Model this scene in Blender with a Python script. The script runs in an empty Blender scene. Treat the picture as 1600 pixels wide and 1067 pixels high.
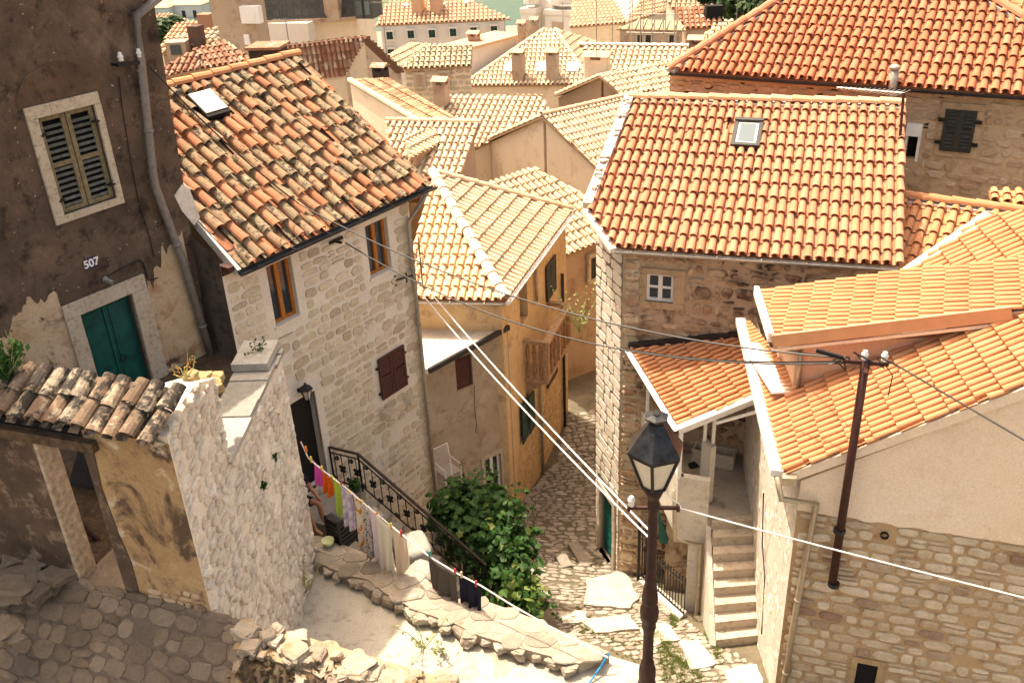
import bpy, math, random
import numpy as np
from mathutils import Vector, noise
from mathutils.geometry import tessellate_polygon
random.seed(7)
SC = bpy.context.scene
COL = SC.collection

# ---------------------------------------------------------------- camera, sky, sun, exposure
# The camera stands at the origin on the steps above the lane; heights are metres relative to its eye.
FPX, CX, CY = 1473.0, 800.0, 533.5
def A3(*a): return np.array(a, float)
_dn = A3(128, -2766.5, FPX)
_up = -_dn/np.linalg.norm(_dn)
_fy = A3(0, 0, 1)-_up*_up[2]; _fy /= np.linalg.norm(_fy)
_rx = np.cross(_fy, _up)
if _rx[0] < 0: _rx = -_rx
ROT = np.array([_rx, _fy, _up])
cam = bpy.data.cameras.new('camera'); co = bpy.data.objects.new('camera', cam); COL.objects.link(co)
_r, _u, _b = ROT@A3(1, 0, 0), ROT@A3(0, 1, 0), -(ROT@A3(0, 0, 1))
from mathutils import Matrix
co.matrix_world = Matrix(((_r[0], _u[0], _b[0], 0), (_r[1], _u[1], _b[1], 0), (_r[2], _u[2], _b[2], 0), (0, 0, 0, 1)))
cam.sensor_width = 36; cam.lens = FPX/1600*36; cam.clip_start = .05; cam.clip_end = 4000
SC.camera = co

SUN_AZ, SUN_EL = -43, 65.5          # degrees: heading of the sun (left of straight ahead), height
w = bpy.data.worlds.new('World'); SC.world = w; w.use_nodes = True
nt = w.node_tree; bg = nt.nodes['Background']
sky = nt.nodes.new('ShaderNodeTexSky'); sky.sky_type = 'NISHITA'; sky.sun_disc = False
sky.sun_elevation = math.radians(SUN_EL); sky.sun_rotation = math.radians(SUN_AZ)
sky.air_density = 1.0; sky.dust_density = 6.0; sky.ozone_density = 0.3
wm_ = nt.nodes.new('ShaderNodeMix'); wm_.data_type = 'RGBA'; wm_.blend_type = 'MULTIPLY'; wm_.inputs[0].default_value = 1; wm_.inputs[7].default_value = (1, .86, .67, 1)   # warm summer haze in the sky light
nt.links.new(sky.outputs[0], wm_.inputs[6]); nt.links.new(wm_.outputs[2], bg.inputs[0]); bg.inputs[1].default_value = 0.15
sl = bpy.data.lights.new('sun', 'SUN'); sl.energy = 2.55; sl.angle = math.radians(.5); sl.color = (1, .89, .74)
so = bpy.data.objects.new('sun', sl); COL.objects.link(so)
_a, _e = math.radians(SUN_AZ), math.radians(SUN_EL)
so.rotation_euler = Vector((math.sin(_a)*math.cos(_e), math.cos(_a)*math.cos(_e), math.sin(_e))).to_track_quat('Z', 'Y').to_euler()
so.location = (-20, 20, 40)
SC.view_settings.view_transform = 'Standard'; SC.view_settings.look = 'None'
SC.view_settings.exposure = 1.72; SC.view_settings.gamma = 1

# ---------------------------------------------------------------- rays and planes used to survey the place
def ray(px, py): return ROT@A3((px-CX)/FPX, -(py-CY)/FPX, 1)
def pz(px, py, z):
    d = ray(px, py); return d*z/d[2]
def pr(px, py, r):
    d = ray(px, py); return d/np.linalg.norm(d)*r
def hd(a, b):
    m = np.cross(ray(*a), ray(*b)); d = np.cross(m, A3(0, 0, 1))
    if d[1] < 0: d = -d
    return math.degrees(math.atan2(d[0], d[1]))
def hv(h):
    h = math.radians(h); return A3(math.sin(h), math.cos(h), 0)
def nrm(v): return v/np.linalg.norm(v)
Z = A3(0, 0, 1)
class Plane:
    def __init__(s, o, u, v, n):
        s.o, s.u, s.v, s.n = o, nrm(u), nrm(v), nrm(n)
    def hit(s, px, py):
        d = ray(px, py); return d*(s.n@s.o/(s.n@d))
    def uv(s, px, py):
        return s.uvp(s.hit(px, py))
    def uvp(s, p):
        q = p-s.o; return (float(q@s.u), float(q@s.v))
    def at(s, u, v, d=0.): return s.o+s.u*u+s.v*v+s.n*d
    def off(s, d): return Plane(s.o+s.n*d, s.u, s.v, s.n)
    def rect(s, *px):
        q = [s.uv(*p) for p in px]; us = sorted(a[0] for a in q); vs = sorted(a[1] for a in q)
        k = len(q)//2
        return (sum(us[:k])/k, sum(vs[:k])/k, sum(us[-k:])/k, sum(vs[-k:])/k)
def VPl(p, h, side=1):            # upright plane: u along heading h, v is height
    o = A3(p[0], p[1], 0); return Plane(o, hv(h), Z, hv(h+90*side))
def P3(a, b, c):                  # plane through three points, u along a->b, v up the slope
    u = nrm(b-a); n = nrm(np.cross(u, c-a))
    if n[2] < 0: n = -n
    v = np.cross(n, u)
    if v[2] < 0: v = -v
    return Plane(a, u, v, n)
def slope(e0, h, pitch, flip=False):
    u = hv(h); a = hv(h-90); q = A3(e0[0], e0[1], 0)
    if (a@q < 0) != flip: a = -a
    p = math.radians(pitch); v = a*math.cos(p)+Z*math.sin(p); n = np.cross(u, v)
    if n[2] < 0: n = -n
    return Plane(np.array(e0), u, v, n)

# ---------------------------------------------------------------- mesh builder
WL = {}
class MB:
    def __init__(s): s.v = []; s.f = []; s.m = []
    def add(s, vs, fs, mi=0):
        b = len(s.v); s.v.extend([tuple(map(float, p)) for p in vs])
        for f in fs: s.f.append([b+i for i in f]); s.m.append(mi)
    def quad(s, a, b, c, d, mi=0): s.add([a, b, c, d], [(0, 1, 2, 3)], mi)
    def ob(s, o, a, b, c, mi=0):
        o = np.array(o, float)
        vs = [o, o+a, o+a+b, o+b, o+c, o+a+c, o+a+b+c, o+b+c]
        s.add(vs, [(0, 3, 2, 1), (4, 5, 6, 7), (0, 1, 5, 4), (1, 2, 6, 5), (2, 3, 7, 6), (3, 0, 4, 7)], mi)
    def pb(s, pl, u0, u1, v0, v1, d0, d1, mi=0):
        s.ob(pl.at(u0, v0, d0), pl.u*(u1-u0), pl.v*(v1-v0), pl.n*(d1-d0), mi)
    def bar(s, a, b, w, h, mi=0, up=Z):
        a, b = np.array(a, float), np.array(b, float); t = nrm(b-a); x = np.cross(t, up)
        if np.linalg.norm(x) < 1e-6: x = np.cross(t, A3(1, 0, 0))
        x = nrm(x); y = np.cross(x, t)
        s.ob(a-x*w/2-y*h/2, b-a, x*w, y*h, mi)
    def tube(s, pts, r, seg=6, mi=0, cap=True):
        pts = [np.array(p, float) for p in pts]; n = len(pts); rings = []
        rr = r if isinstance(r, (list, tuple)) else [r]*n
        for i, p in enumerate(pts):
            t = nrm(pts[min(i+1, n-1)]-pts[max(i-1, 0)])
            x = np.cross(t, A3(.13, .37, .92))
            x = nrm(x); y = np.cross(t, x)
            rings.append([p+(x*math.cos(2*math.pi*k/seg)+y*math.sin(2*math.pi*k/seg))*rr[i] for k in range(seg)])
        b = len(s.v); s.v.extend([tuple(q) for R in rings for q in R])
        for i in range(n-1):
            for k in range(seg):
                a0, a1 = b+i*seg+k, b+i*seg+(k+1) % seg
                s.f.append([a0, a1, a1+seg, a0+seg]); s.m.append(mi)
        if cap:
            s.f.append([b+k for k in range(seg)][::-1]); s.m.append(mi)
            s.f.append([b+(n-1)*seg+k for k in range(seg)]); s.m.append(mi)
    def lathe(s, c, prof, seg=12, mi=0, ax=Z, rot=0):
        c = np.array(c, float); ax = nrm(ax); x = np.cross(ax, A3(.0, 1., .01))
        if np.linalg.norm(x) < .1: x = np.cross(ax, A3(1, 0, 0))
        x = nrm(x); y = np.cross(ax, x); b = len(s.v); n = len(prof)
        for r, h in prof:
            for k in range(seg):
                a = 2*math.pi*(k/seg)+rot; s.v.append(tuple(c+ax*h+(x*math.cos(a)+y*math.sin(a))*r))
        for i in range(n-1):
            for k in range(seg):
                a0, a1 = b+i*seg+k, b+i*seg+(k+1) % seg
                s.f.append([a0, a1, a1+seg, a0+seg]); s.m.append(mi)
        s.f.append([b+k for k in range(seg)][::-1]); s.m.append(mi)
        s.f.append([b+(n-1)*seg+k for k in range(seg)]); s.m.append(mi)
    def poly(s, pts, holes=(), mi=0):
        # pts: (pl, [(u,v)], d) flattened by caller; here 2-D loops with a mapping
        pass
    def face2d(s, pl, loop, holes=(), d=0., mi=0):
        L = [[Vector((a, b, 0)) for a, b in loop]]+[[Vector((a, b, 0)) for a, b in h] for h in holes]
        tri = tessellate_polygon(L); flat = [q for l in L for q in l]
        vs = [pl.at(q.x, q.y, d) for q in flat]; fs = []
        for t in tri:
            a, b, c = (vs[i] for i in t); nn = np.cross(b-a, c-a)
            fs.append(t if nn@pl.n > 0 else t[::-1])
        s.add(vs, fs, mi)
    def slab(s, pl, loop, d0, d1, mi=0):   # 2-D outline given a thickness
        s.face2d(pl, loop, (), d1, mi); s.face2d(pl, loop, (), d0, mi)
        n = len(loop)
        for i in range(n):
            a, b = loop[i], loop[(i+1) % n]
            s.quad(pl.at(*a, d0), pl.at(*b, d0), pl.at(*b, d1), pl.at(*a, d1), mi)
    def slab2(s, pl, front, back, d0, d1, mi=0):
        s.face2d(pl, front, (), d1, mi); s.face2d(pl, back, (), d0, mi); n = len(front)
        for i in range(n):
            j = (i+1) % n; s.quad(pl.at(*back[i], d0), pl.at(*back[j], d0), pl.at(*front[j], d1), pl.at(*front[i], d1), mi)
    def wall(s, pl, loop, holes=(), depth=.22, mi=0, mback=None, mrev=None):
        s.face2d(pl, loop, [[(a, b), (c, b), (c, e), (a, e)] for a, b, c, e in holes], 0, mi)
        for a, b, c, e in holes:
            q = [(a, b), (c, b), (c, e), (a, e)]
            for i in range(4):
                p0, p1 = q[i], q[(i+1) % 4]
                s.quad(pl.at(*p0), pl.at(*p1), pl.at(*p1, -depth), pl.at(*p0, -depth), mi if mrev is None else mrev)
            s.quad(pl.at(a-.02, b-.02, -depth), pl.at(c+.02, b-.02, -depth), pl.at(c+.02, e+.02, -depth), pl.at(a-.02, e+.02, -depth), mi if mback is None else mback)
    def prism(s, pts, zb, mi=0, top=True):
        n = len(pts); bot = [A3(p[0], p[1], zb) for p in pts]
        for i in range(n):
            j = (i+1) % n; s.quad(pts[i], pts[j], bot[j], bot[i], mi)
        if top: s.add(pts, [tuple(range(n))], mi)
    def build(s, name, mats, parent=None, smooth=False, solid=0):
        V = np.array(s.v, float)
        if parent is not None: base = WL[parent]
        else:
            lo, hi = V.min(0), V.max(0); base = A3((lo[0]+hi[0])/2, (lo[1]+hi[1])/2, lo[2])
        me = bpy.data.meshes.new(name); me.from_pydata([tuple(p) for p in (V-base)], [], s.f); me.update()
        if not isinstance(mats, (list, tuple)): mats = [mats]
        for m in mats: me.materials.append(m)
        me.polygons.foreach_set('material_index', [min(k, len(mats)-1) for k in s.m])
        if smooth: me.polygons.foreach_set('use_smooth', [True]*len(me.polygons))
        o = bpy.data.objects.new(name, me); COL.objects.link(o)
        if parent is not None: o.parent = parent
        else: o.location = Vector(base)
        WL[o] = base
        if solid:
            md = o.modifiers.new('thickness', 'SOLIDIFY'); md.thickness = solid; md.offset = 0
        return o
def thing(name, label, cat, loc, group=None):
    o = bpy.data.objects.new(name, None); COL.objects.link(o); o.location = Vector(loc); o.empty_display_size = .2
    WL[o] = np.array(loc, float); o['label'] = label; o['category'] = cat
    if group: o['group'] = group
    return o
def tag(o, label, cat, group=None, kind=None):
    o['label'] = label; o['category'] = cat
    if group: o['group'] = group
    if kind: o['kind'] = kind
    return o
def struct(o, label=None):
    o['kind'] = 'structure'
    if label: o['label'] = label
    return o

# ---------------------------------------------------------------- materials
class MT:
    def __init__(s, name, rough=.85):
        s.m = bpy.data.materials.new(name); s.m.use_nodes = True; s.t = s.m.node_tree
        s.b = s.t.nodes['Principled BSDF']; s.b.inputs['Roughness'].default_value = rough
        s.b.inputs['Specular IOR Level'].default_value = .25
        s.tc = None
    def n(s, ty, **k):
        nd = s.t.nodes.new('ShaderNode'+ty)
        for a, v in k.items():
            if hasattr(nd, a) and not a.startswith('i_'): setattr(nd, a, v)
        return nd
    def L(s, a, b): s.t.links.new(a, b)
    def pos(s):
        if s.tc is None: s.tc = s.n('NewGeometry')
        return s.tc.outputs['Position']
    def isl(s):
        s.pos(); return s.tc.outputs['Random Per Island']
    def noise(s, sc, det=4, rough=.6, dist=0, vec=None):
        k = s.n('TexNoise'); k.inputs['Scale'].default_value = sc; k.inputs['Detail'].default_value = det
        k.inputs['Roughness'].default_value = rough; k.inputs['Distortion'].default_value = dist
        s.L(vec or s.pos(), k.inputs['Vector']); return k.outputs['Fac']
    def ramp(s, f, stops, interp='LINEAR'):
        r = s.n('ValToRGB'); e = r.color_ramp.elements; r.color_ramp.interpolation = interp
        while len(e) > 1: e.remove(e[-1])
        for i, (p, c) in enumerate(stops):
            x = e[0] if i == 0 else e.new(p)
            x.position = p; c = c if isinstance(c, (tuple, list)) else (c, c, c); x.color = (*c[:3], 1)
        s.L(f, r.inputs[0]); return r.outputs[0]
    def mix(s, f, a, b, mode='MIX'):
        k = s.n('Mix'); k.data_type = 'RGBA'; k.blend_type = mode
        for v, i in ((f, 0), (a, 6), (b, 7)):
            if isinstance(v, (int, float)): k.inputs[i].default_value = v
            elif isinstance(v, (tuple, list)): k.inputs[i].default_value = (*v[:3], 1)
            else: s.L(v, k.inputs[i])
        return k.outputs[2]
    def col(s, c):
        if isinstance(c, (tuple, list)): s.b.inputs['Base Color'].default_value = (*c[:3], 1)
        else: s.L(c, s.b.inputs['Base Color'])
    def bump(s, h, st=.4, d=.02):
        k = s.n('Bump'); k.inputs['Strength'].default_value = st; k.inputs['Distance'].default_value = d
        s.L(h, k.inputs['Height']); s.L(k.outputs[0], s.b.inputs['Normal'])
def simple(name, c, rough=.6, metal=0, var=.12, sc=14):
    m = MT(name, rough); m.b.inputs['Metallic'].default_value = metal
    f = m.noise(sc, 5)
    m.col(m.ramp(f, [(.3, tuple(x*(1-var) for x in c)), (.7, tuple(min(1, x*(1+var)) for x in c))])); m.bump(f, .15, .01)
    return m.m
def plaster(name, c1, c2, c3=None, sc=1.3, bump=.35, spots=None, patch=None):
    m = MT(name, .92); f = m.noise(sc, 8, .68, .4)
    c = m.ramp(f, [(.32, c1), (.55, tuple((a+b)/2 for a, b in zip(c1, c2))), (.7, c2)])
    if c3: c = m.mix(m.ramp(m.noise(sc*2.7, 7, .72), [(.52, 0.), (.66, 1.)]), c, c3)
    if patch:
        for (col, s2, lo, hi) in patch: c = m.mix(m.ramp(m.noise(s2, 9, .62, .8), [(lo, 0.), (hi, 1.)]), c, col)
    g = m.noise(38, 5, .7)
    c = m.mix(.5, c, m.ramp(g, [(.3, .62), (.7, 1.25)]), 'MULTIPLY')
    if spots: c = m.mix(m.ramp(m.noise(17, 3, .5), [(.70, 0.), (.73, 1.)]), c, spots)
    m.col(c)
    m.bump(m.mix(.4, f, g), bump, .03); return m.m
def tilemat(name, cols, lichen=(), mott=.25, dark=.25):
    m = MT(name, .82)
    c = m.ramp(m.isl(), [(i/max(1, len(cols)-1), k) for i, k in enumerate(cols)])
    f = m.noise(6, 6, .7); g = m.noise(45, 4, .7)
    c = m.mix(mott, c, m.ramp(f, [(.3, .45), (.7, 1.35)]), 'MULTIPLY')
    c = m.mix(dark, c, m.ramp(g, [(.35, .5), (.6, 1.2)]), 'MULTIPLY')
    for (col, sc, lo, hi) in lichen:
        ad = m.n('Math'); ad.operation = 'ADD'; m.L(m.noise(sc, 7, .72, .3), ad.inputs[0])
        ml = m.n('Math'); ml.operation = 'MULTIPLY'; ml.inputs[1].default_value = .16; m.L(m.isl(), ml.inputs[0]); m.L(ml.outputs[0], ad.inputs[1])
        c = m.mix(m.ramp(ad.outputs[0], [(lo, 0.), (hi, 1.)]), c, col)
    m.col(c); m.bump(m.mix(.5, f, g), .35, .012); return m.m
def stonemat(name, cols, bump=.6, stain=None):
    m = MT(name, .9)
    c = m.ramp(m.isl(), [(i/max(1, len(cols)-1), k) for i, k in enumerate(cols)])
    f = m.noise(9, 7, .7); g = m.noise(50, 4, .75)
    c = m.mix(.45, c, m.ramp(f, [(.3, .5), (.7, 1.3)]), 'MULTIPLY')
    c = m.mix(.4, c, m.ramp(g, [(.3, .5), (.65, 1.2)]), 'MULTIPLY')
    if stain:
        col, sc, lo, hi = stain; c = m.mix(m.ramp(m.noise(sc, 8, .7), [(lo, 0.), (hi, 1.)]), c, col)
    m.col(c); m.bump(m.mix(.5, f, g), bump, .03); return m.m
def glassmat(name, c=(.03, .04, .05), rough=.08):
    m = MT(name, rough); m.b.inputs['Specular IOR Level'].default_value = .6
    m.col(c); return m.m
def leafmat(name, cols):
    m = MT(name, .55); c = m.ramp(m.isl(), [(i/max(1, len(cols)-1), k) for i, k in enumerate(cols)])
    m.col(c); tr = m.n('BsdfTranslucent'); m.L(c, tr.inputs[0]); mx = m.n('MixShader'); mx.inputs[0].default_value = .35
    m.L(m.b.outputs[0], mx.inputs[1]); m.L(tr.outputs[0], mx.inputs[2])
    m.L(mx.outputs[0], m.t.nodes['Material Output'].inputs[0]); return m.m
def clothmat(name, c, c2=None, sc=9, lo=.5, hi=.56):
    m = MT(name, .95); k = c
    if c2: k = m.mix(m.ramp(m.noise(sc, 2), [(lo, 0.), (hi, 1.)]), c, c2)
    m.col(k)
    tr = m.n('BsdfTranslucent')
    if isinstance(k, tuple): tr.inputs[0].default_value = (*k, 1)
    else: m.L(k, tr.inputs[0])
    mx = m.n('MixShader'); mx.inputs[0].default_value = .35
    m.L(m.b.outputs[0], mx.inputs[1]); m.L(tr.outputs[0], mx.inputs[2])
    m.L(mx.outputs[0], m.t.nodes['Material Output'].inputs[0]); return m.m

TO = [(.33, .135, .065), (.44, .19, .095), (.38, .155, .075), (.30, .20, .12), (.47, .225, .12), (.25, .165, .10), (.36, .245, .155), (.45, .195, .10)]
M_old = tilemat('old_clay_tile', TO, [((.24, .185, .105), 5, .56, .66), ((.40, .33, .23), 14, .69, .75), ((.055, .042, .03), 9, .64, .72)], .5, .35)
M_olddeck = simple('roof_bedding', (.16, .09, .06), .95)
M_T = tilemat('salmon_clay_tile', [(.40, .165, .085), (.46, .205, .11), (.42, .18, .095), (.49, .235, .135)], [((.34, .26, .17), 5, .72, .84), ((.30, .135, .075), .7, .66, .86), ((.20, .15, .10), 22, .78, .84)], .2, .12)
M_K = tilemat('red_clay_tile', [(.36, .118, .052), (.44, .165, .08), (.39, .135, .063), (.47, .20, .108)], [((.34, .24, .16), 7, .74, .84), ((.22, .085, .045), .6, .66, .88), ((.16, .11, .08), 20, .78, .84)], .28, .2)
M_R = tilemat('orange_clay_tile', [(.46, .195, .085), (.52, .24, .11), (.48, .21, .095), (.55, .275, .135)], [((.36, .17, .085), .8, .64, .86), ((.24, .17, .11), 18, .80, .86)], .16, .12)
M_pale = tilemat('flare_paled_tile', [(.54, .40, .26), (.60, .46, .31), (.50, .35, .215), (.64, .51, .36)], [((.36, .30, .20), 9, .64, .74)], .3, .25)  # flare wash over the mid-distance roofs put into the tile colour
M_brown = tilemat('brown_clay_tile', [(.22, .09, .05), (.34, .17, .10), (.28, .12, .07), (.40, .27, .17)], [((.45, .36, .26), 5, .62, .72)], .4, .35)
M_farT = tilemat('far_orange_tile', [(.52, .30, .18), (.58, .36, .22), (.54, .32, .195)], [], .2, .15)
M_deck = simple('tile_bed', (.30, .13, .06), .95)
M_decklt = simple('mortar_bed', (.36, .24, .15), .95)
M_mort = simple('white_mortar', (.66, .60, .52), .95, 0, .15)
M_ridgegrey = simple('grey_mortar', (.40, .36, .31), .95, 0, .25)

M_Dpl = plaster('dark_stained_plaster', (.062, .042, .030), (.20, .135, .092), (.036, .025, .018), 1.3, .9, (.42, .36, .28), [((.21, .15, .105), 1.1, .58, .68), ((.40, .33, .25), 2.6, .70, .72), ((.024, .017, .013), .8, .60, .72)])
M_Dlow = plaster('ochre_worn_plaster', (.44, .31, .18), (.64, .51, .37), (.36, .22, .11), 1.4, .6, None, [((.09, .06, .042), 1.5, .56, .64), ((.38, .22, .09), 1.1, .58, .66)])
M_gate = plaster('yellow_gate_plaster', (.34, .21, .10), (.50, .35, .19), (.22, .14, .08), 1.6, .7, None, [((.11, .07, .045), 1.5, .52, .60), ((.58, .47, .33), 1.9, .60, .66), ((.07, .045, .03), 4.2, .64, .70)])
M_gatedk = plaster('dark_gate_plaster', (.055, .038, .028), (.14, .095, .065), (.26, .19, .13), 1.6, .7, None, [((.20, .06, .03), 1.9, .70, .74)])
M_wht = plaster('limewashed_mortar', (.70, .61, .49), (.82, .73, .60), (.54, .42, .31), 2.2, .9)
M_whst = stonemat('limewashed_stone', [(.68, .58, .46), (.78, .68, .55), (.62, .51, .40), (.82, .73, .60)], 1.0, ((.34, .25, .18), 10, .62, .72))
M_Cmort = plaster('pale_lime_pointing', (.70, .61, .49), (.80, .71, .59), None, 1.5, .5)
M_Cst = stonemat('grey_limestone', [(.65, .53, .37), (.73, .61, .44), (.58, .465, .33), (.77, .65, .48), (.66, .54, .37), (.50, .39, .27)], .9, ((.34, .26, .18), 7, .62, .72))
M_Rmort = plaster('tan_pointing', (.42, .28, .15), (.52, .37, .21), (.30, .18, .10), 1.6, .5)
M_Rst = stonemat('tan_sandstone', [(.58, .46, .31), (.66, .54, .38), (.52, .39, .25), (.62, .50, .35), (.70, .58, .42), (.60, .48, .33), (.30, .18, .12)], .9, ((.18, .11, .075), 1.7, .60, .72))
M_Tmort = plaster('brown_rubble_mortar', (.43, .31, .20), (.54, .41, .28), (.25, .16, .105), 1.7, .8, None, [((.13, .075, .05), 1.0, .58, .68)])
M_Tst = stonemat('brown_rubble_stone', [(.50, .34, .20), (.60, .44, .28), (.40, .24, .14), (.64, .49, .33), (.26, .15, .09)], 1.0, ((.12, .07, .045), 1.4, .50, .60))
M_TLmort = plaster('grey_joint', (.14, .11, .08), (.24, .19, .14), None, 2, .5)
M_TLst = stonemat('sunlit_limestone_block', [(.72, .64, .52), (.80, .73, .61), (.66, .57, .46), (.76, .68, .56)], .8, ((.28, .22, .16), 7, .62, .70))  # stone whitened to put strong sun on the corner into its colour
M_Ost = stonemat('ochre_rubble', [(.50, .33, .15), (.56, .40, .21), (.42, .27, .12)], .7)
M_Opl = plaster('ochre_render', (.54, .37, .19), (.64, .47, .28), (.40, .26, .14), 1.2, .4, None, [((.50, .40, .28), 1.4, .64, .70)])
M_annex = plaster('grey_tan_render', (.34, .27, .19), (.48, .40, .30), (.27, .20, .14), 1.0, .3)
M_cream = plaster('cream_render', (.80, .62, .44), (.80, .66, .50), (.74, .57, .40), .8, .12, None, [((.66, .50, .36), .5, .60, .80), ((.54, .41, .29), 2.2, .72, .76)])
M_salmon = plaster('salmon_render', (.62, .36, .22), (.66, .40, .26), None, .9, .1)
M_farcream = plaster('far_cream_render', (.70, .58, .42), (.78, .66, .50), (.60, .47, .33), .6, .15)  # cream lightened to carry the flare over the middle gable
M_fartan = plaster('far_tan_render', (.40, .29, .20), (.50, .38, .27), (.30, .20, .14), .5, .2)
M_farwhite = plaster('far_white_render', (.66, .60, .52), (.74, .68, .60), None, .5, .1)
M_white = simple('white_paint', (.78, .75, .70), .5, 0, .06)
M_whitec = plaster('white_concrete', (.54, .49, .41), (.64, .59, .51), (.44, .38, .30), 1.5, .35, None, [((.40, .34, .25), 2.2, .60, .72)])
M_conc = plaster('grey_concrete', (.30, .26, .21), (.42, .37, .30), (.23, .20, .15), 1.3, .4)
M_step = plaster('step_concrete', (.40, .33, .25), (.50, .43, .34), (.30, .24, .18), 2.2, .3)
M_stdry = stonemat('dry_stone', [(.36, .29, .21), (.48, .40, .30), (.28, .21, .15), (.54, .46, .35)], 1.0, ((.32, .20, .09), 4, .54, .64))
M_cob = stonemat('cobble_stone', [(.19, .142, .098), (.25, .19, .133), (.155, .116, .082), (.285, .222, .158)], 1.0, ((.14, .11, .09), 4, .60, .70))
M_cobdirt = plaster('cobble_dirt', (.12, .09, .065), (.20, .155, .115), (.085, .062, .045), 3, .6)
M_lane = stonemat('lane_stone', [(.30, .255, .20), (.39, .335, .27), (.24, .20, .155), (.44, .385, .315)], .9)
M_lanedirt = plaster('lane_dirt', (.10, .08, .055), (.18, .145, .10), (.13, .14, .05), 3, .5)
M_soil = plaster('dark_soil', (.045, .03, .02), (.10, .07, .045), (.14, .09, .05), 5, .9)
M_ground = plaster('town_ground', (.20, .17, .13), (.28, .24, .19), (.14, .14, .09), .3, .3)
M_slabst = stonemat('grey_coping_stone', [(.34, .31, .27), (.42, .39, .34), (.28, .26, .22)], .6)
M_frame = plaster('pale_stone_surround', (.46, .38, .28), (.56, .48, .37), (.30, .22, .15), 4, .4)
M_frameT = plaster('warm_stone_surround', (.42, .29, .17), (.52, .38, .24), (.30, .19, .11), 3, .4)
M_dark = simple('dark_interior', (.012, .010, .010), .9)
M_blk = simple('black_iron', (.018, .017, .017), .45, .3)
M_rust = simple('rust_brown_paint', (.050, .018, .013), .55, .1, .35)
M_gutter = simple('weathered_zinc', (.36, .32, .27), .45, .4, .2)
M_gutdk = simple('dark_gutter_metal', (.03, .03, .033), .4, .4)
M_pipe = simple('grey_pipe', (.20, .18, .165), .5, .2, .2)
M_brass = simple('tan_metal_pipe', (.42, .35, .25), .4, .5, .15)
M_owood = simple('orange_varnished_wood', (.40, .14, .025), .45, 0, .25, 22)
M_bwood = simple('brown_shutter_wood', (.075, .026, .018), .6, 0, .3, 22)
M_owshut = simple('weathered_olive_wood', (.19, .15, .085), .8, 0, .35, 18)
M_slat = simple('grey_green_slat', (.115, .115, .095), .75, 0, .4, 16)
M_teal = simple('teal_door_paint', (.006, .075, .062), .55, 0, .35, 7)
M_green = simple('dark_green_shutter', (.012, .045, .035), .55, 0, .3)
M_dshut = simple('charcoal_shutter', (.035, .034, .028), .65, 0, .3)
M_beam = simple('old_timber', (.10, .066, .04), .9, 0, .5, 11)
M_glass = glassmat('window_glass')
M_glassb = glassmat('sky_reflecting_glass', (.10, .13, .14), .05)
M_frost = simple('frosted_lamp_glass', (.62, .56, .44), .25, 0, .1, 30)
M_porc = simple('white_porcelain', (.75, .73, .70), .2, 0, .05)
M_cablew = simple('pale_cable', (.72, .68, .62), .6)
M_slate = tilemat('grey_slate', [(.06, .06, .058), (.09, .088, .082), (.075, .073, .07)], [], .3, .3)
M_copper = simple('green_patina_roof', (.27, .34, .27), .7, 0, .25, 3)
M_vine = leafmat('vine_leaf', [(.016, .048, .009), (.030, .085, .014), (.022, .065, .011), (.042, .11, .017), (.026, .075, .012), (.036, .098, .016), (.020, .060, .010), (.075, .15, .026)])
M_tree = leafmat('tree_leaf', [(.025, .055, .018), (.05, .09, .028), (.035, .07, .02), (.08, .12, .04)])
M_weed = leafmat('weed_leaf', [(.24, .30, .10), (.34, .38, .15), (.42, .42, .20)])
M_grass = leafmat('grass_blade', [(.10, .15, .03), (.17, .21, .05), (.24, .24, .08)])
M_bark = simple('bark', (.10, .07, .045), .9, 0, .3)
M_moss = simple('yellow_lichen', (.34, .25, .12), .95, 0, .35, 25)
M_skin = simple('skin', (.36, .17, .10), .55, 0, .08)
M_navy = simple('dark_clothing', (.012, .013, .02), .9)
# ---------------------------------------------------------------- roofs of barrel tiles
def cross(poly, u):
    r = []; n = len(poly)
    for i in range(n):
        (a, b), (c, d) = poly[i], poly[(i+1) % n]
        if (a <= u) != (c <= u): r.append(b+(d-b)*(u-a)/(c-a))
    r.sort(); return list(zip(r[::2], r[1::2]))
def btile(mb, pl, u, v0, v1, r0, r1, h0, h1, seg=5, mi=0, du=0., lip=.017):
    vs = []; n = seg+1
    for (v, r, h, uu) in ((v0, r0, h0, u), (v1, r1, h1, u+du)):
        for k in range(n):
            a = math.pi*k/seg; vs.append(pl.at(uu+r*math.cos(a), v, h+r*.95*math.sin(a)))
    for k in range(n):
        a = math.pi*k/seg; r = r0-lip; vs.append(pl.at(u+r*math.cos(a), v0, h0-.002+r*.95*math.sin(a)))
    fs = []
    for k in range(seg):
        fs.append((k, k+1, n+k+1, n+k)); fs.append((2*n+k, 2*n+k+1, k+1, k))
    mb.add(vs, fs, mi)
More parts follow.
